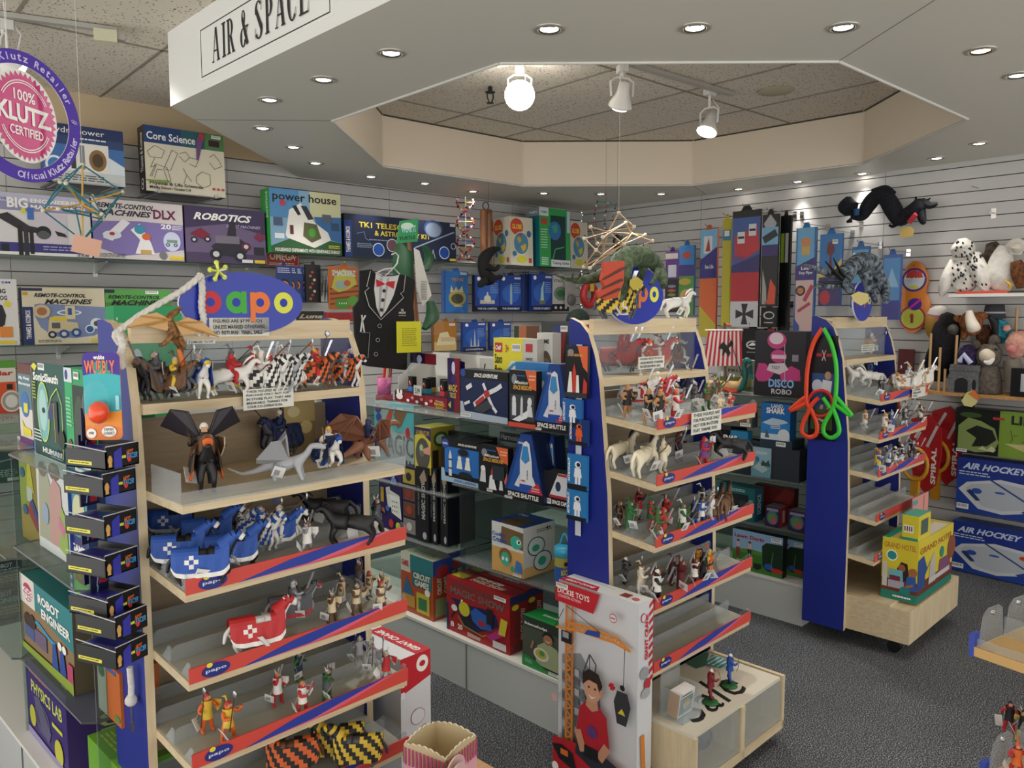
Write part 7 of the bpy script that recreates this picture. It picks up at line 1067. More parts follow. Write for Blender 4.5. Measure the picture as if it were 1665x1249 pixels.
for x, y, lb in ((1616, 347, 'bare chrome peg hook right of the black dragon puppet'), (1401, 362, 'bare chrome peg hook beneath the curled tail of the black dragon')):
    P = F0.un(x, y, X=WX); m = MB(); m.box(-.004, -.014, -.03, 0, .014, .03, CHROME); m.tube([(0, 0, .0), (-.06, 0, 0)], .004, CHROME, 6); tag(m.obj('wall_peg', None, P), lb, 'peg hook')
# black dragon puppet
t = thing('dragon_puppet', 'black furry dragon puppet hooked high on the right wall', 'dragon puppet', (WX-.12, 1.8, 0)); O = Vector((WX-.12, 1.8, 0)); BK = mat('#0c0d12', .95, noise=70, c2='#1a1c26'); m = MB(); kw = dict(X=WX-.14, O=O)
limb(m, F0, [(1380, 320, 4), (1379, 334, 16), (1384, 346, 10)], BK, 14, **kw); limb(m, F0, [(1388, 348, 9), (1402, 350, 9), (1412, 334, 12), (1424, 321, 12), (1440, 322, 13), (1452, 340, 14), (1462, 356, 12), (1474, 350, 12), (1486, 342, 12), (1496, 334, 12), (1502, 330, 9)], BK, 14, **kw)
limb(m, F0, [(1498, 328, 7), (1512, 334, 6), (1524, 331, 3)], BK, **kw); limb(m, F0, [(1496, 340, 8), (1500, 358, 6), (1503, 364, 3)], BK, **kw); limb(m, F0, [(1490, 330, 3), (1489, 320, 1.5)], BK, 6, **kw); limb(m, F0, [(1504, 328, 3), (1513, 322, 1)], BK, 6, **kw); limb(m, F0, [(1460, 360, 6), (1452, 368, 3), (1446, 366, 2)], BK, **kw); limb(m, F0, [(1384, 358, 4), (1377, 361, 2)], BK, **kw)
limb(m, F0, [(1421, 314, 8), (1440, 306, 5), (1452, 316, 6)], BK, **kw); m.obj('furry_body', t); m = MB(); limb(m, F0, [(1393, 340, 5), (1393, 350, 4)], mat('#1d4a78', .7), X=WX-.2, O=O); m.obj('blue_patch', t); m = MB(); limb(m, F0, [(1478, 362, 4), (1488, 350, 4), (1490, 348, 3)], mat('#a8202a', .6), X=WX-.2, O=O); m.obj('red_ribbon', t)
m = MB(); world_poly(m, F0, [(1461, 380), (1468, 370), (1480, 368), (1486, 374), (1484, 384), (1470, 387)], mat('#cfae5c', .5), .002, X=WX-.21); m.v = [tuple(Vector(v)-O) for v in m.v]; m.obj('paper_tag', t)
m = MB(); m.tube([(0, -.0, F0.un(1440, 322, X=WX).z), (.12, 0, F0.un(1440, 322, X=WX).z)], .004, CHROME, 6); m.obj('hook', t)
# plush shelf
A = F0.un(1542, 480, X=WX-.28); m = MB(); m.box(WX-.28, -1, A.z-.012, WX, A.y, A.z+.006, WHITE2)
tag(m.obj('white_wall_shelf'), 'white wall shelf carrying the plush owls on the right wall', 'shelf')
def plush(label, parts, X, tagp=None, cat='plush toy', name='plush_toy'):
    x0_, y0_ = parts[0][1][0][:2]; O = F0.un(x0_, y0_, X=X); t = thing(name, label, cat, O)
    for nm, pts, c, *o in parts:
        m = MB(); mt_ = mat(c[0], .95, noise=c[2] if len(c) > 2 else 50, c2=c[1]) if isinstance(c, tuple) else mat(c, .6)
        fl = o[0] if o else 1
        limb(m, F0, pts, mt_, 14, flat=fl, X=X, O=O); m.obj(nm, t)
    return t
OW = ('#e6e2da', '#d8d4cc', 40)
def spots(m, pts, c, X, O, r=2.2):
    for x, y in pts: limb(m, F0, [(x-1, y-r, .4), (x, y, r*.7), (x+1, y+r, .4)], c, 6, X=X, O=O)
t = plush('white plush snowy owl with black flecks on the white shelf', [('body', [(1566, 425, 14), (1566, 445, 21), (1568, 465, 18), (1568, 476, 8)], OW), ('head', [(1565, 388, 6), (1566, 402, 18), (1566, 418, 15)], OW), ('wing', [(1550, 425, 6), (1540, 450, 9, -.05), (1534, 470, 8, -.05), (1531, 482, 3, -.05)], OW), ('wing', [(1584, 415, 10), (1592, 440, 14, -.03), (1600, 460, 11, -.03), (1604, 474, 4, -.03)], OW)], WX-.18, name='plush_owl')
m = MB(); O = Vector(t.location); spots(m, [(1567+random.uniform(-1, 1)*(17 if y < 420 else 19), y) for y in [random.uniform(390, 474) for i in range(46)]], BLACK, WX-.26, O); spots(m, [(1590+random.uniform(-9, 11)+(y-440)*.15, y) for y in [random.uniform(412, 470) for i in range(18)]], BLACK, WX-.27, O); limb(m, F0, [(1562, 401, 2), (1563, 403, 2)], BLACK, 8, X=WX-.265, O=O); limb(m, F0, [(1576, 403, 2), (1577, 405, 2)], BLACK, 8, X=WX-.265, O=O); m.obj('black_flecks', t)
plush('white plush barn owl with a brown wing at the right end of the shelf', [('body', [(1635, 400, 10), (1628, 425, 18), (1628, 450, 22), (1628, 470, 14), (1626, 477, 6)], OW), ('head', [(1648, 390, 9), (1650, 400, 15), (1648, 414, 10)], OW), ('face', [(1654, 396, 4, -.09), (1654, 403, 9, -.08), (1652, 412, 4, -.08)], '#c9c2b4'), ('brown_wing', [(1652, 425, 8, -.06), (1658, 445, 13, -.06), (1662, 468, 8, -.06)], ('#7c4a28', '#4c2c18')), ('yellow_tag', [(1634, 456, 3, -.11), (1643, 463, 7, -.11), (1640, 470, 3, -.11)], '#d8a83a', .3)], WX-.16, name='plush_owl')
plush('dark grey brown plush owl peeking between the two white owls', [('body', [(1612, 395, 8), (1616, 415, 15), (1612, 440, 12), (1608, 470, 14)], ('#5c5048', '#3a322c')), ('olive_wing', [(1612, 425, 4, -.06), (1611, 440, 6, -.06), (1609, 455, 3, -.06)], '#77683a')], WX-.1, name='plush_owl')
P = F0.un(1590, 476, X=WX-.22); m = MB(); m.box(-.02, -.16, 0, .02, .11, .014, mat('#d0482c', .4)); m.box(-.01, .09, .014, .0, .1, .1, mat('#d8922c', .4)); tag(m.obj('orange_stand', None, (P.x, P.y, A.z+.007)), 'orange wooden stand under the plush owls', 'toy stand')
# pine shelf with hand puppets
Bz = F0.un(1580, 640, X=WX-.26); y1 = F0.un(1500, 634, X=WX-.26).y
t = thing('puppet_rack', 'pine wall shelf with upright dowels holding hand puppets', 'wall shelf', (WX, y1, Bz.z)); m = MB(); m.box(-.28, -2, -.02, 0, 0, 0, PINE); m.obj('shelf_board', t)
for x, y in ((1514, 542), (1529, 565), (1537, 600), (1556, 545), (1654, 500)):
    q = F0.un(x, y, X=WX-(.24 if y > 520 else .05)); m = MB(); m.tube([(q.x-WX, q.y-y1, 0), (q.x-WX, q.y-y1, q.z-Bz.z)], .008, mat('#c9a070', .5), 8); m.obj('dowel', t)
for yy_ in (-.2, -1.0): m = MB(); m.prism([(0, -.02), (-.2, -.02), (0, -.14)], yy_-.01, yy_+.01, BLACK, Matrix.Identity(4), axis='Y'); m.obj('bracket', t)
plush('black gorilla hand puppet with grey muzzle on the pine shelf', [('body', [(1535, 510, 6), (1540, 525, 18), (1535, 560, 22), (1528, 600, 16), (1526, 620, 8)], ('#0e0d0f', '#1c1a1e', 80)), ('muzzle', [(1545, 530, 5, -.1), (1549, 536, 9, -.1), (1548, 543, 5, -.1)], '#47433c'), ('arm', [(1522, 560, 8), (1512, 585, 8), (1508, 600, 4)], ('#0e0d0f', '#1c1a1e', 80))], WX-.16, name='gorilla_puppet', cat='hand puppet')
plush('brown and white cow head puppet above the grey donkey', [('head', [(1578, 508, 8), (1578, 520, 17), (1582, 535, 14), (1584, 545, 7)], ('#a8683c', '#7c4828')), ('white_blaze', [(1576, 506, 5, -.08), (1578, 520, 8, -.09), (1584, 535, 10, -.1), (1586, 540, 5, -.1)], '#e0d6c8'), ('ear', [(1562, 518, 6), (1552, 520, 6), (1546, 522, 2)], ('#9a5c34', '#7c4828')), ('ear', [(1590, 513, 6), (1600, 514, 6), (1607, 515, 2)], ('#9a5c34', '#7c4828')), ('leg', [(1570, 535, 7), (1567, 548, 5), (1566, 553, 2)], ('#a8683c', '#7c4828'))], WX-.17, name='cow_puppet', cat='hand puppet')
plush('brown monkey-like puppet half hidden right of the cow', [('body', [(1600, 528, 7), (1600, 545, 12), (1598, 560, 8)], ('#6a3c24', '#3c2418'))], WX-.12, name='brown_puppet', cat='hand puppet')
plush('turquoise and black winged puppet right of the cow puppet', [('body', [(1616, 520, 6), (1628, 530, 10), (1632, 545, 12), (1634, 558, 6)], ('#2f9cb4', '#1d5c70')), ('black_wing', [(1608, 515, 3, -.05), (1618, 525, 7, -.02), (1622, 545, 7, -.02)], '#17171c')], WX-.13, name='bird_puppet', cat='hand puppet')
plush('grey donkey hand puppet with an open smiling mouth', [('body', [(1608, 595, 14), (1608, 615, 18), (1608, 636, 19), (1608, 640, 17)], ('#6a6258', '#544c44')), ('head', [(1610, 560, 10), (1609, 572, 18), (1607, 588, 17), (1606, 596, 10)], ('#6e665c', '#575047')), ('muzzle', [(1600, 572, 8, -.12), (1605, 580, 12, -.13), (1606, 586, 8, -.12)], '#d0c4b0'), ('smile', [(1600, 588, 2, -.2), (1608, 590, 4, -.2), (1616, 583, 2, -.2)], W_), ('ear', [(1592, 566, 5), (1586, 558, 6), (1580, 552, 2)], ('#6e665c', '#575047')), ('ear', [(1612, 560, 5), (1617, 550, 7), (1624, 558, 4)], ('#6e665c', '#575047')), ('eye', [(1617, 567, 2, -.12), (1621, 569, 2, -.12)], BLACK)], WX-.2, name='donkey_puppet', cat='hand puppet')
plush('pink pig hand puppet at the right photo edge', [('head', [(1652, 540, 10), (1655, 555, 18), (1650, 572, 14), (1642, 580, 5)], ('#dca898', '#c89080')), ('snout', [(1644, 566, 6, -.1), (1646, 569, 8, -.12), (1646, 573, 5, -.12)], '#c87878'), ('ear', [(1640, 538, 4), (1636, 533, 6), (1632, 530, 2)], ('#dcb0a0', '#c89080')), ('body', [(1645, 585, 12), (1648, 605, 14), (1650, 634, 14)], '#7c7468')], WX-.18, name='pig_puppet', cat='hand puppet')
P = F0.un(1543, 637, X=WX-.25); wd = P.y-F0.un(1592, 640, X=WX-.25).y; h = F0.un(1543, 592, X=WX-.25).z-P.z
t = thing('castle_puppet', 'grey felt castle puppet with a dark archway on the pine shelf', 'hand puppet', (WX-.27, P.y, Bz.z+.001), -math.pi/2); m = MB(); m.prism([(0, 0), (wd, 0), (wd*.97, h*.75), (wd, h*.78), (wd*.98, h), (wd*.04, h), (0, h*.78), (.03*wd, h*.74)], 0, .14, mat('#77787a', .95, noise=90), axis='Y'); art(m, [('p', [(.22, .02), (.22, .4), (.3, .5), (.45, .54), (.6, .5), (.66, .4), (.66, .02)], K_), ('e', .86, .3, .07, .2, K_), ('r', .05, .76, .9, .03, '#4c4d50')], MF, wd, h, .001); m.obj('castle', t)
m = MB(); m.ball((wd*.5, .06, h+.05), (.06, .05, .07), mat('#241c34', .9, noise=60, c2='#4a3a6a'), 12); m.tube([(wd*.35, .0, h+.02), (wd*.5, -.01, h+.06), (wd*.72, 0, h+.01)], .016, mat('#c9cdf4', .5), 8); m.obj('peeking_creature', t)
m = MB(); world_poly(m, F0, [(1563, 652), (1572, 638), (1584, 634), (1592, 645), (1588, 656), (1580, 662), (1568, 660)], mat('#d8d08c', .5), .002, X=WX-.3); world_poly(m, F0, [(1574, 640), (1584, 634), (1592, 645), (1590, 652)], mat('#d8783c', .5), .002, X=WX-.303); m.tube([F0.un(1580, 640, X=WX-.3), F0.un(1580, 632, X=WX-.28)], .001, WHITE, 4); tag(m.obj('swing_tag'), 'yellow and orange paper tag hanging below the castle puppet', 'paper tag')
plush('pink and white cone shaped plush left of the gorilla puppet', [('cone', [(1522, 560, 3), (1521, 540, 14), (1522, 520, 16), (1522, 512, 15)], '#b98a34'), ('pink_scoop', [(1522, 524, 15), (1524, 512, 16)], '#c87c94'), ('white_scoop', [(1524, 512, 15), (1526, 502, 12), (1526, 497, 5)], '#cfc8c0')], WX-.08, name='ice_cream_puppet', cat='plush toy')
P = F0.un(1617, 507, X=WX-.12); m = MB(); m.lathe([(.001, .04), (.05, .04), (.055, 0), (.06, -.04), (.001, -.04)], mat('#33363e', .8), 18); m.lathe([(.0575, .0), (.0605, -.01)], mat('#a9abb0', .8), 18); m.tube([(0, 0, .04), (0, .0, -.03), (.12, 0, 0)], .004, CHROME, 6); tag(m.obj('striped_hat', None, P), 'grey knitted hat with stripes hanging above the turquoise puppet', 'hat')
P = F0.un(1652, 640, X=WX-.27); m = MB(); m.box(0, -.16, 0, .06, .03, .16, mat('#17171b', .25)); m.box(-.001, -.12, .03, 0, -.02, .13, mat('#b9bcc4', .4)); tag(m.obj('black_glossy_pack', None, (P.x, P.y, Bz.z+.001), 0), 'glossy black wrapped pack at the right end of the pine shelf', 'wrapped pack')
P = F0.un(1472, 608, X=WX-.05); m = MB(); m.box(0, -.05, -.14, .01, .05, .16, mat('#5c1218', .5)); m.tube([(0, 0, .15), (.05, 0, .15)], .003, CHROME, 6); tag(m.obj('maroon_pack', None, P), 'dark maroon pack hanging behind the far stand trays', 'hanging pack')
# limbo and air hockey boxes against the wall
def rbox(label, name, a, b, yt, X, z, d_, cols, ar): return gb(name, label, F0, a, b, yt, d_, cols, {'f': ar}, cat='boxed game', z=z, X=X)
AH = [('r', 0, 0, 1, 1, '#1c3f9c'), ('p', [(0, .7), (1, .6), (1, 1), (0, 1)], '#16308a'), ('t', .05, .8, .62, .12, 'AIR HOCKEY', '#c9d8f0', 'Bi'), ('rows', .02, .68, .3, .09, 2, '#cfd8f0'), ('p', [(.02, .42), (.1, .56), (.42, .68), (.9, .6), (1, .42), (.9, .24), (.45, .06), (.22, .1)], '#d2d5dc'), ('p', [(.09, .44), (.14, .53), (.42, .62), (.84, .55), (.92, .42), (.84, .27), (.44, .12), (.26, .16)], '#bcc2cc'), ('l', [(.32, .66), (.62, .38), (.7, .3)], .03, '#2a4a8c'), ('e', .2, .42, .05, .05, '#2c4fa8'), ('e', .42, .44, .05, .02, '#2c5cb8'), ('e', .7, .5, .05, .04, '#c8442c'), ('p', [(.1, .4), (.14, .44), (.24, .26), (.2, .24)], '#26386c'), ('p', [(.62, .16), (.8, .3), (.82, .27), (.66, .13)], '#26488c'), ('bar', .01, .06, .12, .1)]
z0_ = .02
rbox('AIR HOCKEY box, lower of two leaning on the right wall', 'air_hockey_box', (1545, 928), (1720, 960), 845, WX-.16, .005, .14, {'o': '#173484', 't': '#1b3a90'}, AH)
q = F0.un(1552, 836, X=WX-.16); rbox('AIR HOCKEY box, upper of two, under the LIMBO box', 'air_hockey_box', (1553, 836), (1730, 862), 742, WX-.14, q.z+.02, .12, {'o': '#173484', 't': '#1b3a90'}, AH)
q = F0.un(1552, 740, X=WX-.13); rbox('green and black LIMBO game box with a crocodile mouth picture', 'limbo_game_box', (1551, 738), (1740, 762), 662, WX-.13, q.z+.022, .1, {'o': '#14160f'}, [('r', .4, 0, .6, 1, '#7c9c34'), ('p', [(.45, .3), (.9, .34), (1, .5), (1, .1), (.75, .06)], '#c9bc84'), ('t', .5, .72, .4, .2, 'LIMBO', '#17190f', 'B'), ('p', [(.03, .1), (.03, .6), (.12, .8), (.24, .74), (.36, .6), (.4, .3), (.36, .1), (.2, .04)], '#8a9c5a'), ('p', [(.1, .5), (.2, .64), (.34, .56), (.38, .36), (.3, .2), (.16, .16), (.2, .36)], '#14160f'), ('p', [(.22, .12), (.26, .2), (.3, .12), (.34, .22), (.38, .14), (.36, .08)], '#c9cfa0'), ('e', .14, .86, .1, .06, '#38521f'), ('r', .34, .8, .1, .05, '#b8342c'), ('bar', .02, .02, .1, .07)] + [('l', p, .012, '#3a3a24') for p in ([(.5, .6), (.52, .4), (.5, .34)], [(.52, .48), (.56, .5)], [(.66, .58), (.72, .52), (.78, .54)], [(.6, .36), (.68, .42), (.68, .2)])])
# red spiral rackets behind the far stand
for i, (cx_, cy_, X_, lb) in enumerate(((1502, 735, WX-.16, 'nearer'), (1536, 722, WX-.04, 'farther'))):
    P = F0.un(cx_, cy_, X=X_); s = dep(F0, cx_, cy_, X=X_)/CF; t = thing('racket_set', 'red racket set with yellow handles, %s of two behind the far stand' % lb, 'racket set', P, -math.pi/2-.15, 'red racket sets')
    m = MB(); m.prism([(-.09, .2), (-.1, .05), (-.06, -.18), (.02, -.26), (.08, -.2), (.11, 0), (.1, .16), (.02, .24)], 0, .012, mat('#b01c24', .4), axis='Y'); art(m, [('e', .42, .5, .32, .24, '#c9262c'), ('t', .75, .1, .16, .5, 'SPIRAL', W_, 'Bv'), ('l', [(.2, .7), (.5, .95)], .04, '#c9c4c4'), ('l', [(.6, .6), (.9, .9)], .04, '#c9c4c4')], Matrix.Translation((-.1, -.001, -.24)) @ MF, .2, .46); m.obj('backing', t)
    m = MB(); m.box(-.06, -.03, -.36, -.01, -.005, -.16, mat('#d89a24', .4)); m.tube([(.08*math.cos(a)-.035, -.03, .1*math.sin(a)-.08) for a in np.linspace(0, 6.28, 17)[:-1]], .012, mat('#d89a24', .4), 8, closed=True); m.obj('racket', t)
    m = MB(); m.tube([(0, 0, .23), (0, WX-X_ , .23)], .003, CHROME, 6); m.obj('peg', t)
# grand hotel boxes on the base of the far stand
GHf = [('r', 0, 0, 1, .14, '#1d7c6c'), ('r', 0, .14, 1, .2, '#6a3418'), ('r', 0, .34, 1, .66, '#d8c62c'), ('t', .05, .84, .9, .09, 'GRAND HOTEL', '#b8702c', 'b'), ('e', .28, .72, .16, .09, W_), ('e', .28, .72, .13, .07, '#1f8a80'), ('p', [(.44, .34), (.44, .52), (.55, .64), (.72, .62), (.78, .4), (.72, .34)], '#2a1a14'), ('e', .57, .54, .1, .06, '#9a5c3c'), ('p', [(.68, .2), (.72, .42), (.95, .46), (1, .2)], '#2a5aa8'), ('e', .88, .5, .12, .07, '#a8683c'), ('l', [(.9, .3), (.62, .22)], .04, '#a8683c'), ('p', [(.2, .34), (.22, .5), (.6, .5), (.62, .3)], '#6ab4c0'), ('r', .03, .2, .14, .4, '#c9c4b8'), ('r', .2, .2, .45, .12, '#a8a4b4'), ('r', .24, .32, .3, .08, '#7a2840'), ('e', .68, .18, .15, .07, '#1f7c7c'), ('rows', .35, .04, .5, .06, 1, W_)]
P3_ = F3.un(1500, 988, Z=.248); wP = F3.w(P3_)
carton('building_kit_box', 'yellow and teal GRAND HOTEL box on the base of the far stand', 'boxed toy kit', F3.w((.085, -.283, .246)), .50, .158, .29, F3.a, {'o': '#d8c62c', 't': '#cfc66a', 'l': '#d8c62c'}, {'l': GHf, 'f': [('r', 0, 0, 1, .12, '#1d7c6c'), ('r', 0, .12, 1, .2, '#6a3418'), ('t', .04, .78, .92, .1, 'GRAND HOTEL', '#a85a24', 'b'), ('p', [(0, .2), (0, .7), (.15, .74), (.25, .5), (.4, .66), (.2, .4), (.2, .2)], '#2a4a8c'), ('p', [(.3, .2), (.34, .6), (.45, .7), (.5, .2)], '#b9b4b4'), ('p', [(.56, .2), (.6, .5), (.9, .5), (.95, .2)], '#7c4a6c'), ('e', .95, .6, .12, .2, '#8a4a2c'), ('e', .66, .62, .06, .09, '#1f8a80'), ('r', .3, .22, .6, .08, '#c9c4c4')], 't': [('r', .1, .05, .8, .4, '#d8d4c4'), ('r', 0, .8, 1, .2, '#1d9a86')]})
carton('building_kit_box', 'small yellow box with four figures printed, on the GRAND HOTEL box', 'boxed toy kit', F3.w((.095, -.275, .5375)), .16, .07, .115, F3.a, {'o': '#d8c832', 't': '#4fb09c', 'l': '#d8c832'}, {'l': [('r', .1, .3, .6, .3, W_), ('r', 0, 0, 1, .1, '#1d8a78')]+[('r', .14+.14*i, .36, .07, .2, ('#5a2c24', '#2c2c34', '#a8442c', '#3a2c24')[i]) for i in range(4)], 'f': [('r', .2, .2, .6, .6, '#4a5c58')]})
carton('open_play_book', 'pink and green pop-up panel standing on the GRAND HOTEL box', 'pop-up panel', F3.w((.30, -.18, .5375)), .22, .004, .15, F3.a, {'o': '#d8958a'}, {'f': [('l', [(.7, .05), (.7, .95)], .04, '#5c2424'), ('p', [(.05, .05), (.2, .3), (.5, .34), (.75, .3), (.9, .05)], '#4fa84a'), ('r', 0, .75, .3, .15, '#4f9ca8')]})
# ---------------------------------------------------------------- scalloped baskets and low table at the bottom edge
zt = .36; c0 = F1.un(716, 1205, Z=.47); LT = mat('#cdbd98', .5)
m = MB(); m.box(-.35, -.28, zt-.02, .14, .09, zt, PINE)
for q in ((-.33, -.26), (.12, -.26), (-.33, .07), (.12, .07)): m.box(q[0]-.015, q[1]-.015, 0, q[0]+.015, q[1]+.015, zt-.02, PINE)
tag(m.obj('low_display_table', None, F1.w((c0.x, c0.y-.03, 0)), F1.a), 'small low table under the scalloped baskets at the bottom edge', 'table')
def basket(dx_, dy_, rot, label, w=.135):
    t = thing('scalloped_basket', label, 'basket', F1.w((c0.x+dx_, c0.y+dy_, zt+.001)), F1.a+rot, 'pink and cream scalloped baskets'); h = .11
    for k in range(4):
        M = Matrix.Rotation(k*math.pi/2, 4, 'Z') @ Matrix.Translation((0, -w/2, 0)); n = 7; top = [(-w/2, 0), (w/2, 0)]
        for i in range(n*4, -1, -1): u = i/(n*4); top.append((-w/2+w*u, h+.012*math.sin(math.pi*u)+.004*abs(math.sin(n*math.pi*u))))
        m = MB(); m.prism(top, 0, .004, LT, M, axis='Y', msides=mat('#e0d6bc', .5))
        art(m, [('r', 0, 0, 1, .6, '#d8a8b8')]+[('r', .03+.09*i, .55, .05, .42, '#b84a78') for i in range(11)], M @ Matrix.Translation((-w/2, -.0005, 0)) @ MF, w, h); m.obj('scalloped_side', t)
    m = MB(); m.box(-w/2, -w/2, 0, w/2, w/2, .004, LT); m.obj('bottom', t)
basket(0, 0, math.radians(12), 'cream and pink scalloped basket at the bottom edge, right one')
basket(-.19, -.12, math.radians(20), 'cream and pink scalloped basket at the bottom edge, left one')
for i in range(2):
    P = F1.w((c0.x-.06-.02*i, c0.y-.125-.03*i, zt+.001)); m = MB(); m.prism([(.055*math.cos(a), .09+.05*math.sin(a)) for a in np.linspace(0, math.pi, 13)]+[(-.055, 0), (.055, 0)], 0, .004, mat('#d8b4bc', .5), axis='Y', msides=LT)
    tag(m.obj('round_topped_card', None, P, F1.a+.35), 'round topped pink card standing between the baskets, %s one' % ('back', 'front')[i], 'card', 'round topped pink cards')
# ================================================================ FIGURINES
def skin(name, nd, ed):
    me = bpy.data.meshes.new(name); me.from_pydata([n[:3] for n in nd], ed, []); o = bpy.data.objects.new(name, me); COL.objects.link(o)
    md = o.modifiers.new('s', 'SKIN'); md.use_smooth_shade = True; sv = me.skin_vertices or None
    if not me.skin_vertices: me.attributes.new('x', 'FLOAT', 'POINT'); bm = bmesh.new(); bm.from_mesh(me); L_ = bm.verts.layers.skin.verify(); bm.to_mesh(me); bm.free()
    for i, v in enumerate(me.skin_vertices[0].data): v.radius = (nd[i][3], nd[i][3]); v.use_root = i == 0
    o.modifiers.new('u', 'SUBSURF').levels = 1; bpy.context.view_layer.update()
    ev = o.evaluated_get(bpy.context.evaluated_depsgraph_get()).to_mesh(); R = ([tuple(v.co) for v in ev.vertices], [tuple(p.vertices) for p in ev.polygons]); bpy.data.objects.remove(o); return R
def body(la, ra, lk=(.0, .012), st=.011):      # standing figure .09 tall; la/ra: elbow+hand of each arm
    nd = [(0, 0, .046, .0085), (0, 0, .060, .0095), (0, 0, .072, .006), (0, 0, .078, .0075), (0, 0, .086, .0065), (lk[0], .008, .028, .0058), (0, st, .006, .0045), (.009, st, .003, .004), (-lk[0], -.008, .028, .0058), (-.004, -st, .006, .0045), (.005, -st-.001, .003, .004),
          (0, .013, .067, .005), la[0]+(.0042,), la[1]+(.0036,), (0, -.013, .067, .005), ra[0]+(.0042,), ra[1]+(.0036,)]
    return skin('figure', nd, [(0, 1), (1, 2), (2, 3), (3, 4), (0, 5), (5, 6), (6, 7), (0, 8), (8, 9), (9, 10), (1, 11), (11, 12), (12, 13), (1, 14), (14, 15), (15, 16)])
BOD = [body(((.008, .018, .056), (.020, .014, .060)), ((-.002, -.019, .054), (.012, -.020, .052))), body(((.01, .02, .062), (.022, .02, .076)), ((.008, -.018, .056), (.022, -.010, .06)), (.006, 0), .014), body(((-.004, .02, .054), (.01, .022, .046)), ((.012, -.02, .064), (.02, -.02, .082)), (.004, 0), .013)]
RID = skin('rider', [(0, 0, .066, .0085), (0, 0, .080, .0095), (0, 0, .092, .0058), (0, 0, .099, .0075), (0, 0, .106, .006), (.010, .016, .060, .0058), (.006, .019, .042, .0045), (.013, .019, .040, .0038), (.010, -.016, .060, .0058), (.006, -.019, .042, .0045), (.013, -.019, .040, .0038), (0, .013, .087, .005), (.01, .016, .076, .0042), (.022, .006, .076, .0036), (0, -.013, .087, .005), (.006, -.02, .078, .0042), (.02, -.02, .084, .0036)],
    [(0, 1), (1, 2), (2, 3), (3, 4), (0, 5), (5, 6), (6, 7), (0, 8), (8, 9), (9, 10), (1, 11), (11, 12), (12, 13), (1, 14), (14, 15), (15, 16)])
def horse(rear=0):
    nd = [(-.01, 0, .058, .0165), (.022, 0, .060, .0155), (.042, 0, .070, .011), (.054, 0, .088, .0085), (.062, 0, .094, .0075), (.076, 0, .084, .005), (-.038, 0, .060, .0145)]
    e = [(0, 1), (1, 2), (2, 3), (3, 4), (4, 5), (0, 6)]
    for i, (x, y, a, b) in enumerate(((.03, .010, .014+rear, .004), (.032, -.010, .006+rear, -.004))):
        k = len(nd); nd += [(x+a*.6, y, .040+rear, .0075), (x+a, y, .024+rear, .0045), (x+b, y, .008+rear*1.4, .0035), (x+b+.005, y, .003+rear*1.4, .0048)]; e += [(1, k), (k, k+1), (k+1, k+2), (k+2, k+3)]
    for i, (x, y) in enumerate(((-.040, .010), (-.048, -.010))):
        k = len(nd); nd += [(x+.004, y, .042, .009), (x-.008, y, .026, .005), (x, y, .009, .0036), (x+.004, y, .003, .0048)]; e += [(6, k), (k, k+1), (k+1, k+2), (k+2, k+3)]
    k = len(nd); nd += [(-.056, 0, .064, .005), (-.070, 0, .048, .005), (-.074, 0, .028, .003)]; e += [(6, k), (k, k+1), (k+1, k+2)]
    return skin('horse', nd, e)
HOR = [horse(), horse(.012)]
_f = {}
def fm(key, fn):
    if key not in _f: m = MB(); fn(m); _f[key] = m.mesh(key[0])
    return _f[key]
SKINC = '#c99a78'
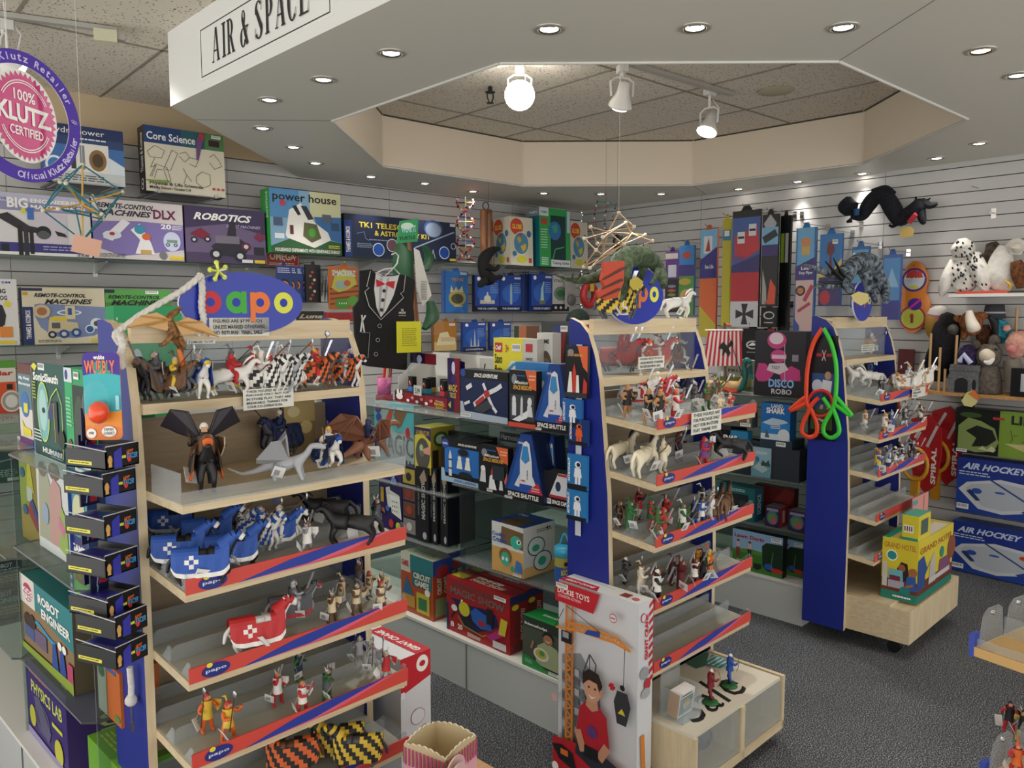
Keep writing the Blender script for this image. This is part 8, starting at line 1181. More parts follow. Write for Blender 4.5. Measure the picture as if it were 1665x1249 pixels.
def fig_parts(t, kind, c1, c2, wp, hi, v):
    def put(n, me, t):
        o = globals()['put'](n, me, t)
        if kind == 'R': o.scale = (1.2,)*3; o.location = (0, 0, -.0125)
    bd = RID if kind == 'R' else BOD[v % 3]; hz = .102 if kind == 'R' else .083
    hand = Vector((.02, -.02, .084)) if kind == 'R' else Vector(((.012, -.020, .052), (.022, -.010, .06), (.02, -.02, .082))[v % 3])
    bm_ = mat(c1, .35, .35) if c1 in ('#a9abb0', '#c9cbd0', '#8f9298') else mat(c1, .55)
    put('body', fm(('body', c1, kind == 'R', v % 3), lambda m: m.add(*bd, bm_, None, True)), t)
    def tun(m): zz = .066 if kind == 'R' else .05; m.lathe([(.0105, zz+.024), (.0115, zz+.012), (.010, zz), (.0125, zz-.016)], mat(c2, .6), 10)
    put('tunic', fm(('tunic', c2, kind == 'R'), tun), t)
    def hel(m):
        m.ball((.001, 0, hz), (.0066, .0062, .0072), mat(hi, .3, .5) if hi == '#a9abb0' else mat(hi, .5), 8); m.box(.004, -.004, hz-.006, .0085, .004, hz+.001, mat(SKINC, .6))
        if v % 2: m.tube([(-.002, 0, hz+.006), (-.006, 0, hz+.016), (-.016, 0, hz+.012)], [.0015, .003, .001], mat(c2, .7), 6)
        if v % 3 == 2: m.tube([(0, .004, hz+.004), (0, .009, hz+.014)], [.002, .0006], mat('#d8d0c0', .5), 5); m.tube([(0, -.004, hz+.004), (0, -.009, hz+.014)], [.002, .0006], mat('#d8d0c0', .5), 5)
    put('helmet', fm(('helmet', hi, c2, kind == 'R', v % 6), hel), t)
    def weap(m):
        h = hand
        if wp == 's': m.tube([h, h+Vector((.006, -.002, .012))], .0015, '#6a4c2c', 5); m.add([h+Vector(q) for q in ((.004, -.002, .008), (.008, -.002, .007), (.024, -.006, .045), (.018, -.006, .044))], [(0, 1, 2, 3)], mat('#c9cbd0', .25, .8)); m.add([h+Vector(q) for q in ((.004, -.003, .008), (.008, -.003, .007), (.024, -.007, .045), (.018, -.007, .044))], [(3, 2, 1, 0)], mat('#c9cbd0', .25, .8))
        elif wp in 'lh': a = Vector((.7, 0, .7)) if wp == 'l' else Vector((.3, -.1, .95)); m.tube([h-a*.035, h+a*.06], .0013, '#5a3c24', 5); m.ball(h+a*.063, (.003, .0015, .008) if wp == 'l' else (.007, .0012, .008), mat('#b9bbc0', .3, .8), 6)
        elif wp == 'b': m.tube([h+Vector((.004*math.cos(a*2), 0, .026*math.sin(a))) for a in np.linspace(-1.5, 1.5, 9)], .0011, '#8a5c34', 5)
        elif wp == 'a': m.tube([h+Vector((0, 0, -.02)), h+Vector((.006, 0, .03))], .0013, '#5a3c24', 5); m.prism([(-.001, .022), (.014, .018), (.014, .036), (-.001, .030)], -.001, .001, mat('#b9bbc0', .3, .8), Matrix.Translation(h), axis='Y')
    if wp not in '-': put('weapon', fm(('weapon', wp, kind == 'R', v % 3), weap), t)
    def shi(m):
        M = Matrix.Translation((.006, .021, hz-.026)) @ Matrix.Rotation(.4, 4, 'Z'); m.prism([(-.010, .012), (.010, .012), (.010, 0), (0, -.016), (-.010, 0)], 0, .0022, mat(c2, .5), M, axis='Y', msides='#b9b29c'); art(m, [('r', .44, 0, .14, 1, c1), ('r', 0, .5, 1, .14, c1)], M @ Matrix.Translation((.010, .0024, -.016)) @ Matrix(((-1,0,0,0),(0,0,1,0),(0,1,0,0),(0,0,0,1))), .02, .028)
    if v % 2 == 0: put('shield', fm(('shield', c1, c2, kind == 'R'), shi), t)
def tagcard(t, v, z=.03):
    def tg(m): M = Matrix.Rotation(.5, 4, 'X'); m.box(-.0125, -.0004, -.017, .0125, .0004, .011, mat('#e4e4e2', .5), M); m.box(-.009, -.0006, -.012, .003, -.0004, .002, mat('#9a9a9c', .5), M); m.tube([(0, 0, .009), (.002, .01, .03)], .0004, WHITE, 3)
    put('price_tag', fm(('price_tag',), tg), t, (.012 if v % 2 else -.006, -.024, z), (0, .3*(v % 3-1), .6*(v % 4)-.9))
def capar(c1, c2, c3, hv):
    def f(m):
        st = cat_([(-.064, .5), (-.054, .9), (-.030, 1), (-.004, 1), (.018, 1), (.034, .95), (.046, .75)], 3); N_ = 16; vs = []
        for x, k in st:
            top = .079 if x < .026 else .079+(x-.026)*.8
            for j in range(N_+1):
                a = (j/N_*2-1)*1.0; q = abs(a); y = math.sin(min(q*2.2, 1)*1.57)*.0195+max(0, q-.45)*.012+.0016*math.sin(x*260+q*5)*q; zz = top-.018*(1-math.cos(min(q*2.2, 1)*1.57))-(top-.018-.022)*max(0, q-.45)/.55*k
                vs.append((x, math.copysign(y*(.6+.4*k), a), zz))
        for i in range(len(st)-1):
            for j in range(N_):
                q = abs(j-7.5)
                if c3: c = (c1, c2)[int(i+q) % 4 // 2]
                else: c = c2 if (q > 7 or (i in (5, 6, 7) and 3 < q < 6 and (i+int(q)) % 2)) else c1
                if 7 < i < 12 and q < 3: continue
                m.add([vs[i*(N_+1)+j], vs[i*(N_+1)+j+1], vs[(i+1)*(N_+1)+j+1], vs[(i+1)*(N_+1)+j]], [(0, 1, 2, 3)], mat(c, .6), None, True)
        nk = [(.030, .076, .0165), (.040, .083, .0145), (.047, .090, .0125), (.053, .096, .0108), (.059, .099, .0100), (.066, .095, .0088), (.072, .090, .0075)]
        for i, (a, b) in enumerate(zip(nk[:-1], nk[1:])): m.tube([(a[0], 0, a[1]), (b[0], 0, b[1])], [a[2], b[2]], mat((c1, c2)[i % 2] if c3 else (c2 if i == 5 else c1), .6), 10, caps=i in (0, 5))
    return f
def hor_parts(t, hc, c1, c2, stripe, v, cap=True):
    put('horse_body', fm(('horse_body', hc, v % 2), lambda m: m.add(*HOR[v % 2], mat(hc, .5), None, True)), t)
    if cap: put('caparison', fm(('caparison', c1, c2, stripe), capar(c1, c2, stripe, v)), t)
    def mane(m): m.tube([(.028, 0, .082), (.040, 0, .096), (.052, 0, .104), (.060, 0, .106)], [.002, .006, .006, .002], mat('#1c1714' if hc != '#e4e2dc' else '#f0eee8', .8), 6, flat=.5); m.tube([(.058, .004, .100), (.058, .005, .108)], [.002, .0005], hc, 4); m.tube([(.058, -.004, .100), (.058, -.005, .108)], [.002, .0005], hc, 4)
    put('mane', fm(('mane', hc), mane), t)
def wing_mesh(c, s):
    def f(m):
        a = [(0, 0, 0), (-.01, .03, .045), (-.02, .075, .05), (-.045, .1, .02), (-.05, .075, .012), (-.055, .055, .004), (-.05, .03, -.002), (-.03, .01, -.004)]
        a = [(x, y*s, z) for x, y, z in a]; m.add(a, [(0, i, i+1) for i in range(1, 7)], mat(c, .5)); m.add([(x, y, z-.0015) for x, y, z in a], [(0, i+1, i) for i in range(1, 7)], mat(c, .5))
        for q in (2, 3, 4, 5, 6): m.tube([a[1], a[q]], [.002, .0008], mat(c, .45), 5)
        m.tube([a[0], a[1]], .0025, mat(c, .45), 5)
    return f
DRA = skin('dragon', [(0, 0, .04, .016), (.03, 0, .046, .013), (.05, 0, .062, .008), (.06, 0, .08, .007), (.078, 0, .08, .008), (.092, 0, .074, .004), (-.03, 0, .038, .012), (-.06, 0, .026, .007), (-.09, 0, .02, .004), (-.12, 0, .034, .0015), (.034, .014, .03, .006), (.04, .018, .006, .004), (.034, -.014, .03, .006), (.044, -.018, .006, .004), (-.02, .015, .026, .008), (-.014, .02, .006, .004), (-.02, -.015, .026, .008), (-.014, -.02, .006, .004)],
    [(0, 1), (1, 2), (2, 3), (3, 4), (4, 5), (0, 6), (6, 7), (7, 8), (8, 9), (1, 10), (10, 11), (1, 12), (12, 13), (0, 14), (14, 15), (0, 16), (16, 17)])
PAL = dict(k='#1b1a1c', w='#e4e2dc', g='#a9abb0', d='#55565c', r='#b8282c', m='#5c161c', b='#2450a4', n='#1c2a54', y='#d8b83a', o='#d8662a', t='#b5824e', c='#d8c8a4', e='#2c6a34', u='#6a4a30', p='#6a3a80', z='#e8dfc4', l='#7fa0d0', v='#8a5a44')
CNT = {}
def figs(fr, shelf, sname, spec, group):
    """x y kind c1c2c3 turn scale weapon helmet text"""
    rows = [s_.strip().split(None, 8) for s_ in spec.strip().split('\n')]; rows.sort(key=lambda q: float(q[0]))
    for i, q in enumerate(rows):
        x, y, kind, cs, turn, sc, wp, hc, text = q; x, y, turn, sc = float(x), float(y), float(turn), float(sc)*(1 if fr is F1 else 1.18); c = [PAL[k] for k in cs]; v = i
        z, out, sl = shelf
        zz = z
        for _ in range(8): P = fr.un(x, y, Z=zz); zz = z+sl*max(0, min(P.y+out, out+.19))
        P.z = zz+.001; P.y = max(-out+.012, min(P.y, .16)); P.x = max(.03, min(P.x, STW-.03))
        nm = {'K': 'knight_figurine', 'R': 'mounted_knight_figurine', 'H': 'horse_figurine', 'D': 'dragon_figurine', 'B': 'knight_figurine'}[kind]
        t = thing(nm, '%s, %s from left, %s' % (text, ordn[i], sname), 'toy figurine', fr.w(P), fr.a+math.radians(turn), group); t.scale = (sc,)*3
        if kind in 'RH': hor_parts(t, c[0], c[1], c[2], wp.isupper(), v, wp.lower() != 'n')
        if kind == 'R': fig_parts(t, 'R', c[3], c[1], wp.lower(), PAL[hc], v)
        if kind == 'K': fig_parts(t, 'K', c[0], c[1], wp, PAL[hc], v)
        if kind == 'D':
            put('dragon_body', fm(('dragon_body', c[0]), lambda m: m.add(*DRA, mat(c[0], .5), None, True)), t)
            for s_ in (1, -1): put('wing', fm(('wing', c[1], s_), wing_mesh(c[1], s_)), t, (.01, .008*s_, .052))
            if wp == 's': put('rider', fm(('rider', c[0]), lambda m: m.add(*RID, mat('#26345c', .5), None, True)), t, (0, 0, -.008))
        tagcard(t, v, .03)
top = lambda k=0: (1.361, 0, 0)
figs(F1, top(), 'top shelf of nearest stand', '''256 652 R kdud -150 1.05 S g dark brown striped knight on dark horse
296 654 R duky -60 .95 l g grey knight on dark horse
327 650 R wbyg -95 1.0 s g blue and yellow knight on white horse
352 632 R wgwg -30 1.0 l g pale grey knight on white horse
384 646 R wryr -20 1.0 n d red knight on white horse
414 641 R wryr -25 1.0 s w red and gold knight on white horse
438 640 R wwkw -60 1.0 S g black and white striped knight on horse
460 646 R wwkw -30 1.0 L w black and white striped rider on horse
484 642 R gwkw -60 1.0 S g black and white striped cavalry figure
508 644 R wwkg -35 1.0 L g last black and white striped horseman
532 636 R uokr -55 1.0 H r orange and black striped knight on horse
556 640 R uokr -30 1.0 S y orange and black striped rider on horse
576 632 R wokg -60 .9 A r orange striped horseman by the right panel''', 'mounted knights on the top shelf')
S2 = (1.152, .2, 0)
figs(F1, S2, 'deep second shelf, nearest stand', '''335 798 R kuok -110 1.4 s w winged skull rider on black and orange horse
440 740 R dnkn 200 1.2 l w horned dark blue knight on dark horse
462 785 D gg -40 1.15 - g silver dragon with spread wings
535 768 R wnbw -100 1.05 b y white archer on blue caparisoned horse
600 752 D vv 5 1.3 s b terracotta dragon carrying a blue rider''', 'large figures on the deep shelf')
w0 = [o for o in bpy.data.objects if o.name.startswith('mounted_knight_figurine') and 'skull' in o.get('label', '')][0]
for s_ in (1, -1): put('bat_wing', fm(('bat_wing', 'k', s_), wing_mesh('#26222a', s_*.6)), w0, (-.008, .006*s_, .09))
def sh(z, out=.2): return (z+.005, out, .035/(out+.2))
figs(F1, sh(.945), 'third shelf of nearest stand', '''285 875 H kbw -30 1.0 - w blue horse with white lions
300 925 H kbw -30 1.1 - w blue caparisoned horse with white trim
345 895 H kbw -28 1.1 - w blue and white draped horse
340 952 H kbw -30 1.15 - w nearest blue draped horse
385 925 H kbw -28 1.1 - w dark horse under blue cloth
395 885 R wwbw -70 1.0 L g white knight on white horse with lance
425 895 R wwbb -60 1.0 L g blue and white knight with long lance
455 890 R wbww -40 1.0 l g white rider on blue draped horse
500 905 K gw -70 1.05 s u silver man-at-arms with raised shield
530 862 H kkd 150 1.2 n k black rearing horse
570 890 H kkd 150 1.2 n k black horse with gold trimmed blanket
612 868 K kd -80 1.15 - d black armoured knight with shield''', 'figures on the third shelf')
figs(F1, sh(.735), 'fourth shelf of nearest stand', '''425 1058 H wrw -15 1.2 - w red draped white horse with white patterns
478 1012 R gdrg -20 1.0 s g silver knight with two weapons on horse
540 1015 K uc -70 1.0 s g crossbowman in brown and white
556 985 K uc -60 .95 b g brown archer with bow
580 1000 K uc -80 1.0 s g brown soldier with white tunic
600 975 K uc -50 .95 b r brown crossbowman with red cap
622 1000 K uc -80 1.05 s r brown soldier holding a crossbow
590 955 K ud -60 .95 b g dark brown crossbowman at the back
638 972 K uc -70 .95 b g brown archer beside the right post''', 'crossbowmen and riders on the fourth shelf')
figs(F1, sh(.53), 'fifth shelf of nearest stand', '''338 1192 K oy -80 1.15 h r halberdier in red and yellow stripes
372 1206 K oy -75 1.15 h r pikeman in red and yellow stripes
452 1148 K rw -70 1.05 s t red and white swordsman with shield
492 1164 K rw -65 1.05 s t white tunic swordsman with red cape
532 1142 K ed -60 1.05 a g green axeman with black hood
486 1108 K en -60 .95 s g green swordsman at the back
585 1082 K gg -100 1.0 h g silver halberdier
606 1095 K gg -100 1.0 h g steel armoured halberdier
628 1110 K gr -100 1.05 h g armoured halberdier with red sash''', 'foot soldiers on the fifth shelf')
figs(F1, sh(.325), 'lowest visible shelf, nearest stand', '''470 1258 H uok 150 1.25 A w orange and black striped horse
545 1235 H dyk 150 1.25 A w yellow and black striped horse
580 1250 H dyk 140 1.2 A w yellow and black striped horse with white mane''', 'striped horses on the lowest shelf')
figs(F2, (1.361, 0, 0), 'top shelf of middle stand', '''985 605 R drmr -60 1.0 s r maroon knight on dark horse
1008 605 R wror -60 1.0 s r orange cross knight on horse
1035 600 R wrow -40 1.0 s m red and white knight on white horse
1062 600 K mm -20 1.1 s m maroon hooded figure
1092 600 K mk -100 1.1 s w dark red horned warrior with shield
1122 590 R umug 0 1.0 s g brown rider on maroon draped horse''', 'figures behind the clear guard')
figs(F2, (1.554, 0, 0), 'top board of middle stand', '''1030 522 R dyky -60 .95 S k yellow and black striped knight
1060 522 R dykw -50 .95 S w yellow and white striped rider
1082 516 H wwg -20 .95 n w white armoured horse''', 'striped figures on the top board')
figs(F2, sh(1.215, .165), 'second shelf of middle stand', '''1005 682 K tk -90 1.05 - t gold headed leopard warrior
1028 692 K tk -90 1.05 s t leopard warrior with gold mask
1052 704 K tk -90 1.1 - t leopard warrior with checked shield
1074 690 K tr -80 1.0 s t red and gold beast warrior
1040 664 R wwrr -60 .9 s w white horse knight with red arms
1068 660 R wrwr -50 .9 s w red and white horseman
1098 672 K ug -70 1.0 l g brown spearman in armour
1112 690 K rw -60 1.05 s o red knight with orange sash
1116 650 K gn -80 1.2 s g silver knight with dark blue cape
1128 668 K kd -70 1.0 s g black winged knight
1148 668 K eu -90 .95 a e green orc with axe
1162 660 K uu -80 .95 a u brown orc warrior
1176 655 K eu -60 .95 s e green goblin fighter
1192 652 K ut -60 .95 l u brown goblin spearman
1170 672 K cc -90 .6 - t small cream horned figure
1186 668 K cr -90 .6 - t tiny cream figure with red horns''', 'warriors on the second shelf')
figs(F2, sh(1.035, .165), 'third shelf of middle stand', '''1012 760 H zzu 0 1.0 n z bone coloured skeleton horse
1048 775 H zzu 10 1.1 n z larger bone coloured skeleton horse
1078 770 K zz -70 1.05 l z skeleton with sword and spear
1103 752 K mk -80 1.05 s m dark red armoured demon
1148 765 K rp -80 1.1 a r red skull faced demon with purple robe
1188 752 H kkd 150 1.0 n k black hooved beast''', 'skeletons and demons on the third shelf')
figs(F2, sh(.835, .165), 'fourth shelf of middle stand', '''1005 860 K uk -60 .9 b u brown archer by the left post
1022 866 K ee -60 1.0 b e green hooded archer
1038 845 K kr -50 1.0 b r black and red archer
1060 890 K eu -70 1.05 b e green archer with tag
1058 862 K re -60 1.0 s e green man with red shield
1082 856 K rm -60 .95 s r maroon musketeer
1096 884 K rr -70 1.05 s r red striped guardsman
1116 870 K ew -60 1.0 s u green and white swordsman
1132 862 K bk -60 1.0 l k blue musketeer
1150 860 K bw -80 1.0 s k blue and white musketeer
1140 838 K kw -50 1.0 s k black hatted swordsman
1176 856 K ww -60 1.0 s w white soldier
1168 844 H uun 20 .95 n u brown horse
1192 846 H ugn 20 1.0 n g brown horse in silver armour''', 'archers and musketeers on the fourth shelf')
figs(F2, sh(.63, .165), 'fifth shelf of middle stand', '''1016 950 K kd -60 .9 l w black soldier at the back left
1042 968 K wc -60 1.0 s u cream coated pirate with shield
1066 972 K mr -50 1.0 s m maroon coated pirate
1096 994 K kw -60 1.1 s w black and white pirate
1092 952 K mk -60 .95 s m dark red pirate
1124 970 K mm -70 1.1 s m maroon cloaked swordsman
1134 936 K yo -60 .95 s o yellow samurai at the back
1148 950 K kk -60 1.05 s k black caped figure
1158 964 K mw -60 1.0 s m maroon and white fighter
1178 952 K yo -70 1.1 s y yellow and orange samurai''', 'pirates and samurai on the fifth shelf')
figs(F3, (1.361, 0, 0), 'top shelf of far stand', '''1402 560 K gw -60 1.0 l g silver figure by the left panel
1418 560 K wg -60 1.05 l w white robed figure with staff
1440 560 H tte 0 1.0 n t tan horse with green saddle''', 'figures behind the far clear guard')
figs(F3, sh(1.18, .12), 'second shelf of far stand', '''1396 632 H www 150 1.05 n w white rearing unicorn
1416 634 H www 150 1.0 n w white winged unicorn
1442 650 K gk -60 1.0 l g silver masked fighter
1458 642 K tw -60 1.0 s t tan and white figure
1478 640 R twtg -60 1.0 s t golden rider on tan horse
1496 634 R wwtc -40 1.0 s t cream rider on white horse
1450 606 K bl -60 1.0 a b blue hatted wizard''', 'unicorns and riders on the second shelf')
figs(F3, sh(1.005, .12), 'third shelf of far stand', '''1405 702 K tw -60 1.0 s t tan and white swordsman
1440 708 K tw -40 1.0 s t tan fighter with white sleeve
1458 706 K gb -60 1.0 s g grey figure with blue belt
1470 698 K dg -60 1.0 s d dark grey soldier
1484 700 K gd -60 1.0 l g pale grey spearman
1500 692 K uw -60 1.0 s u brown and white soldier
1460 684 K ru -60 .9 s r red hatted figure at the back
1482 682 K gu -60 .9 s g grey figure at the back''', 'soldiers on the third shelf')
figs(F3, sh(.83, .12), 'fourth shelf of far stand', '''1428 768 K wk -60 1.0 s y white and black figure
1448 776 K by -60 1.05 s r blue fighter with yellow trim
1462 768 K bw -60 1.0 s b blue and white soldier
1474 764 K kw -60 1.0 s w black and white soldier
1486 760 K nw -60 1.0 l w navy spearman
1498 752 K gk -60 1.0 s g grey soldier near the right end
1460 748 K kk -60 .9 s k black figure at the back
1478 744 K dw -60 .9 s d grey and white figure at the back''', 'soldiers on the fourth shelf')
# two wizards on green bases on the storage box
for (x, y, c1, c2, lb) in ((1155, 1142, '#7c1f26', '#d8d4cc', 'red and white dancer figurine on a green base, on the storage box'), (1186, 1115, '#2450a4', '#e4e2dc', 'blue figurine on a green base, behind the red one on the storage box')):
    P = F2.w(F2.un(x, y, Z=.255)); t = thing('figurine_on_base', lb, 'toy figurine', P, F2.a-.6); t.scale = (1.1,)*3
    m = MB(); m.lathe([(.001, .008), (.014, .008), (.024, .004), (.026, 0)], mat('#2c6a34', .8, noise=120), 14); m.obj('green_base', t); m = MB(); m.tube([(0, 0, .006), (0, 0, .04)], .005, BLACK, 8); m.obj('post', t)
    g = put('dancer', None, t, (0, 0, .018)); fig_parts(g, 'K', c1, c1, 'b', c2, 1)
P = F2.w((.05, -.25, .253)); m = MB(); m.box(0, 0, 0, .11, .09, .003, ACR); m.box(0, 0, .003, .11, .003, .07, ACR); m.box(0, .087, .003, .11, .09, .16, ACR); m.box(0, .003, .003, .003, .087, .1, ACR); m.box(.107, .003, .003, .11, .087, .1, ACR)
t = thing('leaflet_holder', 'clear acrylic leaflet holder with small cards on the storage box', 'leaflet holder', P, F2.a); m.obj('acrylic_box', t); carton_mb(.09, .04, .085, {'o': '#e4e2de', 'l': '#c98a44'}, {'f': [('r', .08, .1, .84, .7, '#8a9aa0'), ('e', .5, .5, .24, .2, '#c9b48a'), ('rows', .1, .82, .8, .12, 1, '#555')]}).obj('cards', t, (.01, .03, .004), (.12, 0, 0))
for x, lb in ((.14, 'left'), (.24, 'left bin, rear'), (.44, 'right')):
    m = MB(); m.ball((0, 0, .04), (.045, .04, .045), mat('#55585a', .3, noise=60, c2='#2c2e30'), 12); m.ball((.01, 0, .085), (.03, .02, .03), FILM, 10); tag(m.obj('bagged_parts', None, F2.w((x, -.2, .083))), 'dark crumpled plastic bag inside the storage box bin, %s' % lb, 'plastic bag', 'plastic bags in the bins')
m = MB(); m.box(.48, .186, 1.165, .585, .192, 1.33, mat('#b09a62', .6)); art(m, [('r', 0, 0, 1, .5, '#8a744a'), ('e', .3, .7, .2, .1, '#cdbd8c'), ('e', .7, .4, .2, .12, '#c9b57c')], Matrix.Translation((.48, .186, 1.165)) @ MF, .105, .165); tag(m.obj('picture_card', None, F1.w((0, 0, 0)), F1.a), 'tan picture card standing at the back of the deep shelf, nearest stand', 'card')
# gold dragon draped on the nearest stand header
t = thing('gold_dragon_figure', 'golden brown dragon model with spread tan wings on the stand header', 'dragon figurine', F1.w((0, 0, 0))); O = F1.w((0, 0, 0)); GD = mat('#9a6a34', .5, noise=120, c2='#5c3c1c'); m = MB()
limb(m, F1, [(293, 500, 3), (285, 508, 5), (276, 515, 6), (276, 530, 9), (285, 548, 8), (292, 562, 5), (296, 575, 3)], GD, 10, Y=.03, O=O); limb(m, F1, [(280, 545, 5), (268, 558, 4), (258, 562, 2)], GD, 8, Y=.01, O=O); limb(m, F1, [(292, 548, 5), (298, 560, 4), (300, 568, 2)], GD, 8, Y=.01, O=O); m.obj('body', t)
for nm, pts in (('wing', [(278, 520), (255, 508), (228, 514), (204, 534), (238, 530), (272, 538)]), ('wing', [(285, 525), (305, 516), (330, 524), (356, 548), (330, 542), (296, 545)])):
    m = MB(); world_poly(m, F1, pts, mat('#cfa468', .5), .003, Y=.02); m.v = [tuple(Vector(v)-O) for v in m.v]
    for k in (2, 3, 4): limb(m, F1, [(pts[0][0], pts[0][1], 1.5), (pts[k][0], pts[k][1], .7)], mat('#b5863f', .5), 6, Y=.015, O=O)
    m.obj(nm, t)
m = MB(); limb(m, F1, [(290, 568, 3), (296, 585, 5), (298, 602, 2)], mat('#d8702c', .5), 8, Y=.0, O=O); m.obj('flame', t)
P = F1.un(355, 441, Y=.03); t = thing('yellow_flower', 'translucent yellow flower shaped clip at the rim of the papo sign', 'flower clip', F1.w(P), F1.a); m = MB(); Yl = mat('#d9e05a', .35)
for k in range(5): a = math.pi/2+k*2*math.pi/5+.2; m.tube([(0, 0, 0), (.012*math.cos(a), 0, .012*math.sin(a)), (.022*math.cos(a), 0, .022*math.sin(a))], [.005, .0075, .007], Yl, 8, flat=.4); m.ball((.022*math.cos(a), 0, .022*math.sin(a)), (.007, .003, .007), Yl, 8)
m.obj('petals', t); m = MB(); m.tube([(0, -.004, 0), (.012, -.02, .005)], .0022, WHITE, 6); m.obj('stalk', t)
# handwritten notices
def note(fr, label, x0, y0, x1, y1, Y, lines, rot=0):
    A = fr.un(x0, y1, Y=Y); B = fr.un(x1, y1, Y=Y); h = fr.un(x0, y0, Y=Y).z-A.z; w = B.x-A.x; m = MB(); m.box(0, 0, 0, w, .0012, h, mat('#dcdcd2', .6)); n = len(lines)
    art(m, [('t', .06, 1-(i+.85)/n*.92-.02, .88*(len(s_)/max(map(len, lines)))**.9, .6/n, s_, '#15151c', 'b') for i, s_ in enumerate(lines)], MF, w, h)
    tag(m.obj('handwritten_notice', None, fr.w(A), (0, rot, fr.a)), label, 'paper notice')
note(F1, 'white notice about figure prices taped below the large papo sign', 341, 517, 438, 548, .046, ['FIGURES ARE $7.99 EACH', 'UNLESS MARKED OTHERWISE.', 'NO RETURN - FINAL SALE'])
note(F1, 'white notice reading THESE FIGURES ARE FOR PURCHASE ONLY, nearest stand', 396, 634, 478, 668, -.012, ['THESE FIGURES ARE FOR', 'PURCHASE ONLY, NOT FOR', 'IN STORE PLAY. THEY ARE', 'BREAKABLE. THANKS FOR', 'YOUR CO-OPERATION.'])
note(F1, 'narrow white strip of writing behind the gold dragon', 304, 553, 350, 560, .052, ['IF DAMAGED YOU PAY'])
note(F2, 'small white price notice on the top shelf edge of the middle stand', 1038, 581, 1080, 601, .03, ['FIGURES ARE $7.99 EACH', 'UNLESS MARKED OTHERWISE', 'NO RETURN FINAL SALE'])
note(F2, 'white purchase only notice hanging on the strip of the middle stand', 1124, 672, 1172, 708, -.18, ['THESE FIGURES ARE', 'FOR PURCHASE ONLY', 'NOT FOR IN-STORE', 'PLAY. THANK YOU'])
note(F3, 'small white price notice on the top shelf edge of the far stand', 1401, 561, 1421, 573, .03, ['FIGURES ARE', 'PRICED EACH', 'FINAL SALE'])
note(F3, 'white purchase only notice on the strip of the far stand', 1483, 628, 1504, 648, -.135, ['THESE FIGURES', 'ARE FOR', 'PURCHASE', 'ONLY'])
# clip strip of astronaut packs on the middle stand
for x0, y0, x1, y1, lb, pic, c in ((919, 562, 955, 645, 'SPACE MISSIONS shuttle pack, top of the strip on the middle blue panel', 0, '#14151b'), (914, 648, 945, 692, 'blue astronaut pack below the shuttle pack on the blue panel', 1, '#2c6ab0'), (925, 680, 955, 722, 'pack with an orange suited astronaut on the blue panel', 2, '#1c3a74'), (922, 737, 954, 793, 'blue ASTRONAUT pack, upper of the last two on the strip', 1, '#2c7ab8'), (921, 794, 953, 843, 'blue ASTRONAUT pack, lowest on the clip strip', 1, '#2c7ab8')):
    P, w, h, r = seen(F2, (x0, y1), (x1, y1), y0, X=-.05); sc = ('#eceef2', '#e8602c')[pic == 2]
    it = [('r', 0, 0, 1, .14, K_), ('e', .55, .72, .15, .1, sc), ('e', .58, .72, .09, .06, '#17171b'), ('p', [(.36, .36), (.4, .62), (.7, .62), (.76, .36)], sc), ('r', .42, .16, .12, .24, sc), ('r', .58, .16, .12, .24, sc), ('t', .06, .2, .12, .7, 'ASTRONAUT', W_, 'Bv')] if pic else [('p', [(.55, 1), (1, 1), (1, .5), (.8, .6)], '#e2683a'), ('t', .1, .8, .7, .05, 'SPACE MISSIONS', '#e0a848', 'Bi'), ('e', .25, .88, .14, .06, '#8a8d94'), ('p', [(.3, .1), (.34, .5), (.42, .66), (.5, .5), (.54, .1)], '#c8402c'), ('p', [(.1, .08), (.2, .5), (.3, .5), (.34, .08)], W_), ('p', [(.5, .08), (.52, .44), (.62, .44), (.66, .08)], W_), ('r', .0, .0, 1, .1, '#33343a'), ('p', [(.8, .1), (.86, .4), (1, .3), (1, .1)], '#c83a34')]
    carton('astronaut_pack' if pic else 'space_blister_pack', lb, 'blister pack toy', P, w, .012, h, r, c, {'f': it}, 'packs on the blue panel clip strip')
P, w, h, r = seen(F2, (935, 870), (944, 870), 560, X=-.035); m = MB(); m.box(0, 0, 0, w, .001, h, mat('#cfd4dc', .3)); tag(m.obj('clip_strip', None, P, r), 'white plastic clip strip holding the astronaut packs on the blue panel', 'clip strip')
# ---- fourth stand, only its shelf corners reach into the lower right
P4 = F0.un(1584, 1052, Z=.80); Q4 = F0.un(1665, 1080, Z=.80); F4 = Fr(P4.x, P4.y, math.degrees(math.atan2(Q4.y-P4.y, Q4.x-P4.x)))
t = thing('figurine_display_stand', 'partly visible figurine stand with clear trays at the lower right edge', 'display stand', F4.w((0, 0, 0)), F4.a)
P5 = F4.un(1600, 1262, Y=0); z5 = P5.z
for z, x0_ in ((.80, 0), (z5, P5.x)):
    m = MB(); m.box(x0_, 0, z-.022, .62, .38, z, mat('#cfa768', .5)); m.obj('shelf_board', t)
    m = MB(); m.box(x0_+.004, .004, z+.001, .6, .007, z+.02, ACR)
    for k, y in enumerate((.01, .13, .25)):
        m.prism([(y, z+.002), (y+.11, z+.002), (y+.10, z+.075), (y+.085, z+.085), (y+.035, z+.085), (y+.015, z+.07)], x0_+.003, x0_+.006, ACR, axis='X'); m.box(x0_+.006, y+.11, z+.002, .6, y+.112, z+.05, ACR); m.tube([(x0_+.001, y+.06, z+.07), (x0_+.009, y+.06, z+.07)], .006, CHROME, 8)
    m.obj('clear_tray', t); m = MB(); m.box(x0_-.012, -.0, z-.025, x0_-.0, .03, z+.03, mat('#3a4fae', .4)); m.obj('strip_end', t)
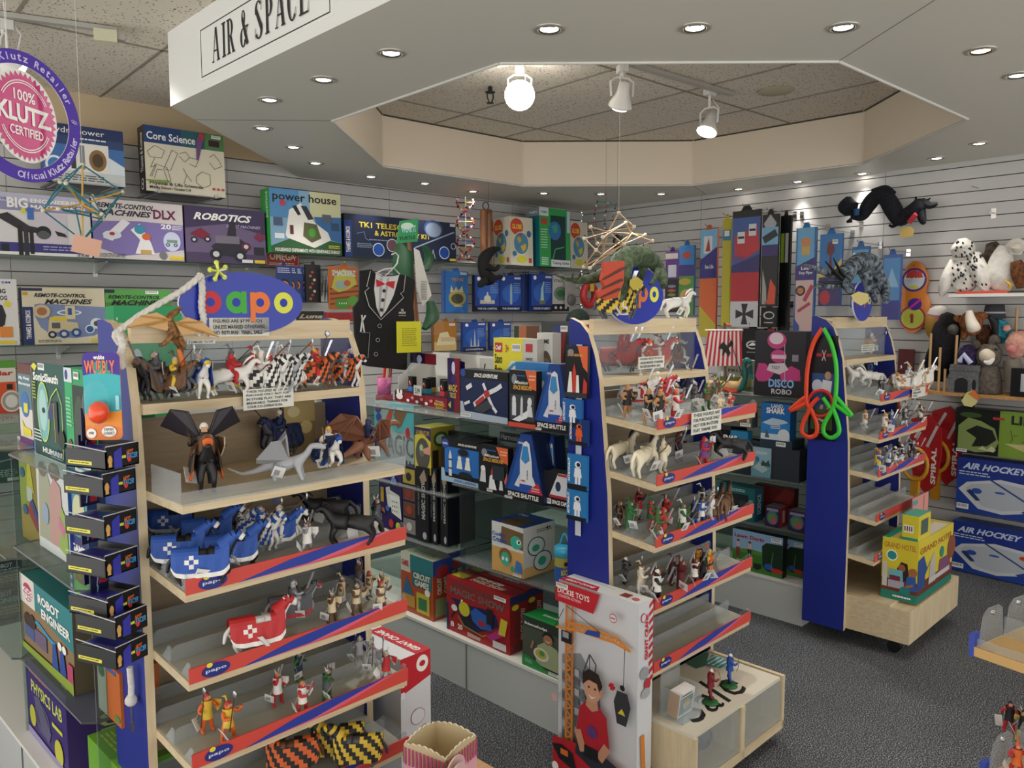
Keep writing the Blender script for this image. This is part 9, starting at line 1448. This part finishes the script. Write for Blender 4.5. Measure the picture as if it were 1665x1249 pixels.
m = MB(); m.box(.62, -.02, 0, .64, .4, 1.2, BLUE); m.box(.3, .36, .0, .62, .38, 1.2, BACKW); m.obj('side_panel', t)
for i, (x, y, c1, c2) in enumerate(((1640, 1185, '#b8282c', '#1b1a1c'), (1652, 1258, '#b8282c', '#d8662a'), (1662, 1200, '#b89a50', '#1b1a1c'))):
    P = F4.un(x, y+6, Z=z5+.003); t = thing('knight_figurine', 'blurred red and %s figure in the lower right tray, %s' % (('black', 'orange', 'gold')[i], ('nearest its left side', 'closest to the front', 'farther right')[i]), 'toy figurine', F4.w(P), F4.a-1, 'figures in the lower right trays'); t.scale = (.95,)*3
    fig_parts(t, 'K', c1, c2, 's', c2, i); tagcard(t, i)
# ---------------------------------------------------------------- wording of the labels: plain descriptions only
_R = '''AIR HOCKEY|blue air hockey table
under the LIMBO box|under the green limbo box
blue ASTRONAUT|blue white-astronaut
before the BIG box|before the biggest white kit box
carrying the Core Science box|carrying the black and cream science box
carrying the hydropower box|carrying the blue water power box
yellow and teal GRAND HOTEL box|large yellow and teal toy hotel box
the GRAND HOTEL box|the large yellow hotel box
front CIRCUIT GAMES box in red and teal|front red and teal electronics game box
CIRCUIT GAMES box standing behind the front one|second red and teal electronics game box, behind the front one
white and blue Coding Critters box|white and blue toy pet box
yellow SAXOFLUTE box|yellow toy flute box
behind the space adventure box|behind the space station box
the SPACE MISSIONS pack|the black astronaut pack
tall white and red DICKIE TOYS giant crane box|tall white and red toy crane box with a printed boy,
red and white GIANT CRANE box|red topped toy crane box
the LAND SHARK box|the blue shark box
blue LAND SHARK box|square blue toy box
huge BIG ENGINEERING MAKERSPACE box|huge white and purple engineering kit box
purple REMOTE-CONTROL MACHINES DLX box|purple and cream remote control machine kit
dark purple ROBOTICS smart machines box beside the DLX kit|dark purple robot kit box beside the purple and cream kit
cream and blue REMOTE-CONTROL MACHINES construction box|cream and blue machine construction box
green REMOTE-CONTROL MACHINES box|green machine construction box
blue SNAP SHOTS game box|blue game box
holding the BIG, DLX and ROBOTICS kits|holding the three purple engineering kits
with the REMOTE-CONTROL MACHINES boxes|with the machine construction boxes
white GLOBE box|white globe box
GLOBE box standing|globe box standing
large teal and green Talking Globe box|large teal and green boxed talking globe
GLOBE box to the right of the Talking Globe box|globe box to the right of the large teal one
purple and pink Klutz retailer sign|purple and pink shop sign
blue LEARN EASY FLYER kite pack|blue kite pack
second Lawn Darts box|second lawn dart game box
Lawn Darts box|lawn dart game box
LIMBO game box|limbo game box
dark green Sonic Sleuth listening toy box|dark green listening toy box with a dish picture
the Sonic Sleuth box|the dark green dish box
wide MAGIC box|wide magic kit box
magic TRICKS box|magic tricks box
black MAGIC SHOW box spine|black magic kit box spine
red STEP-BY-STEP MAGIC SHOW box|red magic show kit box
white My First Microscope box|white toy microscope box
bright green Talking Microscope box|bright green toy microscope box
yellow 3-D MIRASCOPE box|yellow optical toy box
purple PHYSICS LAB box|purple physics kit box
small red OMEGA box below the power house box|small flat red box below the green spined house kit
large power house box|large solar house kit box
U.S. Capitol puzzle|domed building puzzle
Capitol|domed building
two stacked ROBOT|two stacked
ROBOT ENGINEER box, upper|dark robot kit box, upper
ROBOT ENGINEER box, lower|dark robot kit box, lower
kraft and teal ROBOT ENGINEER box|kraft and teal robot kit box
black and cream Core Science box|black and cream science kit box
green topped ScienceSculpt box|green topped sculpting kit box
orange figure-eight Skip-A-Long pack|orange figure-eight skipping toy pack
orange SMACKERZ bag|orange striped toy bag
SPACE MISSIONS pack with two|black space toy pack with two
SPACE MISSIONS pack with a red|black space toy pack with a red
SPACE MISSIONS shuttle pack|black and orange shuttle pack
SPACE SHUTTLE box|space shuttle box
SPACE ADVENTURE box with a white|black edged box with a white
blue lunar landing SPACE ADVENTURE box|blue lunar landing toy box
black APOLLO 50 box|black box top
SPACE CAPSULE box|space capsule box
long navy TK1 telescope|long navy telescope
pink toy DISCO ROBO robot|pink dancing toy robot
white AIR & SPACE sign panel|white sign panel reading AIR & SPACE
oval papo sign|oval sign with coloured letters
papo sign|oval sign
Viking longship|longship
huge white|very large white'''
for _o in bpy.data.objects:
    _l = _o.get('label')
    if _l:
        for _r in _R.split('\n'):
            a_, b_ = _r.split('|'); _l = _l.replace(a_, b_)
        _o['label'] = _l
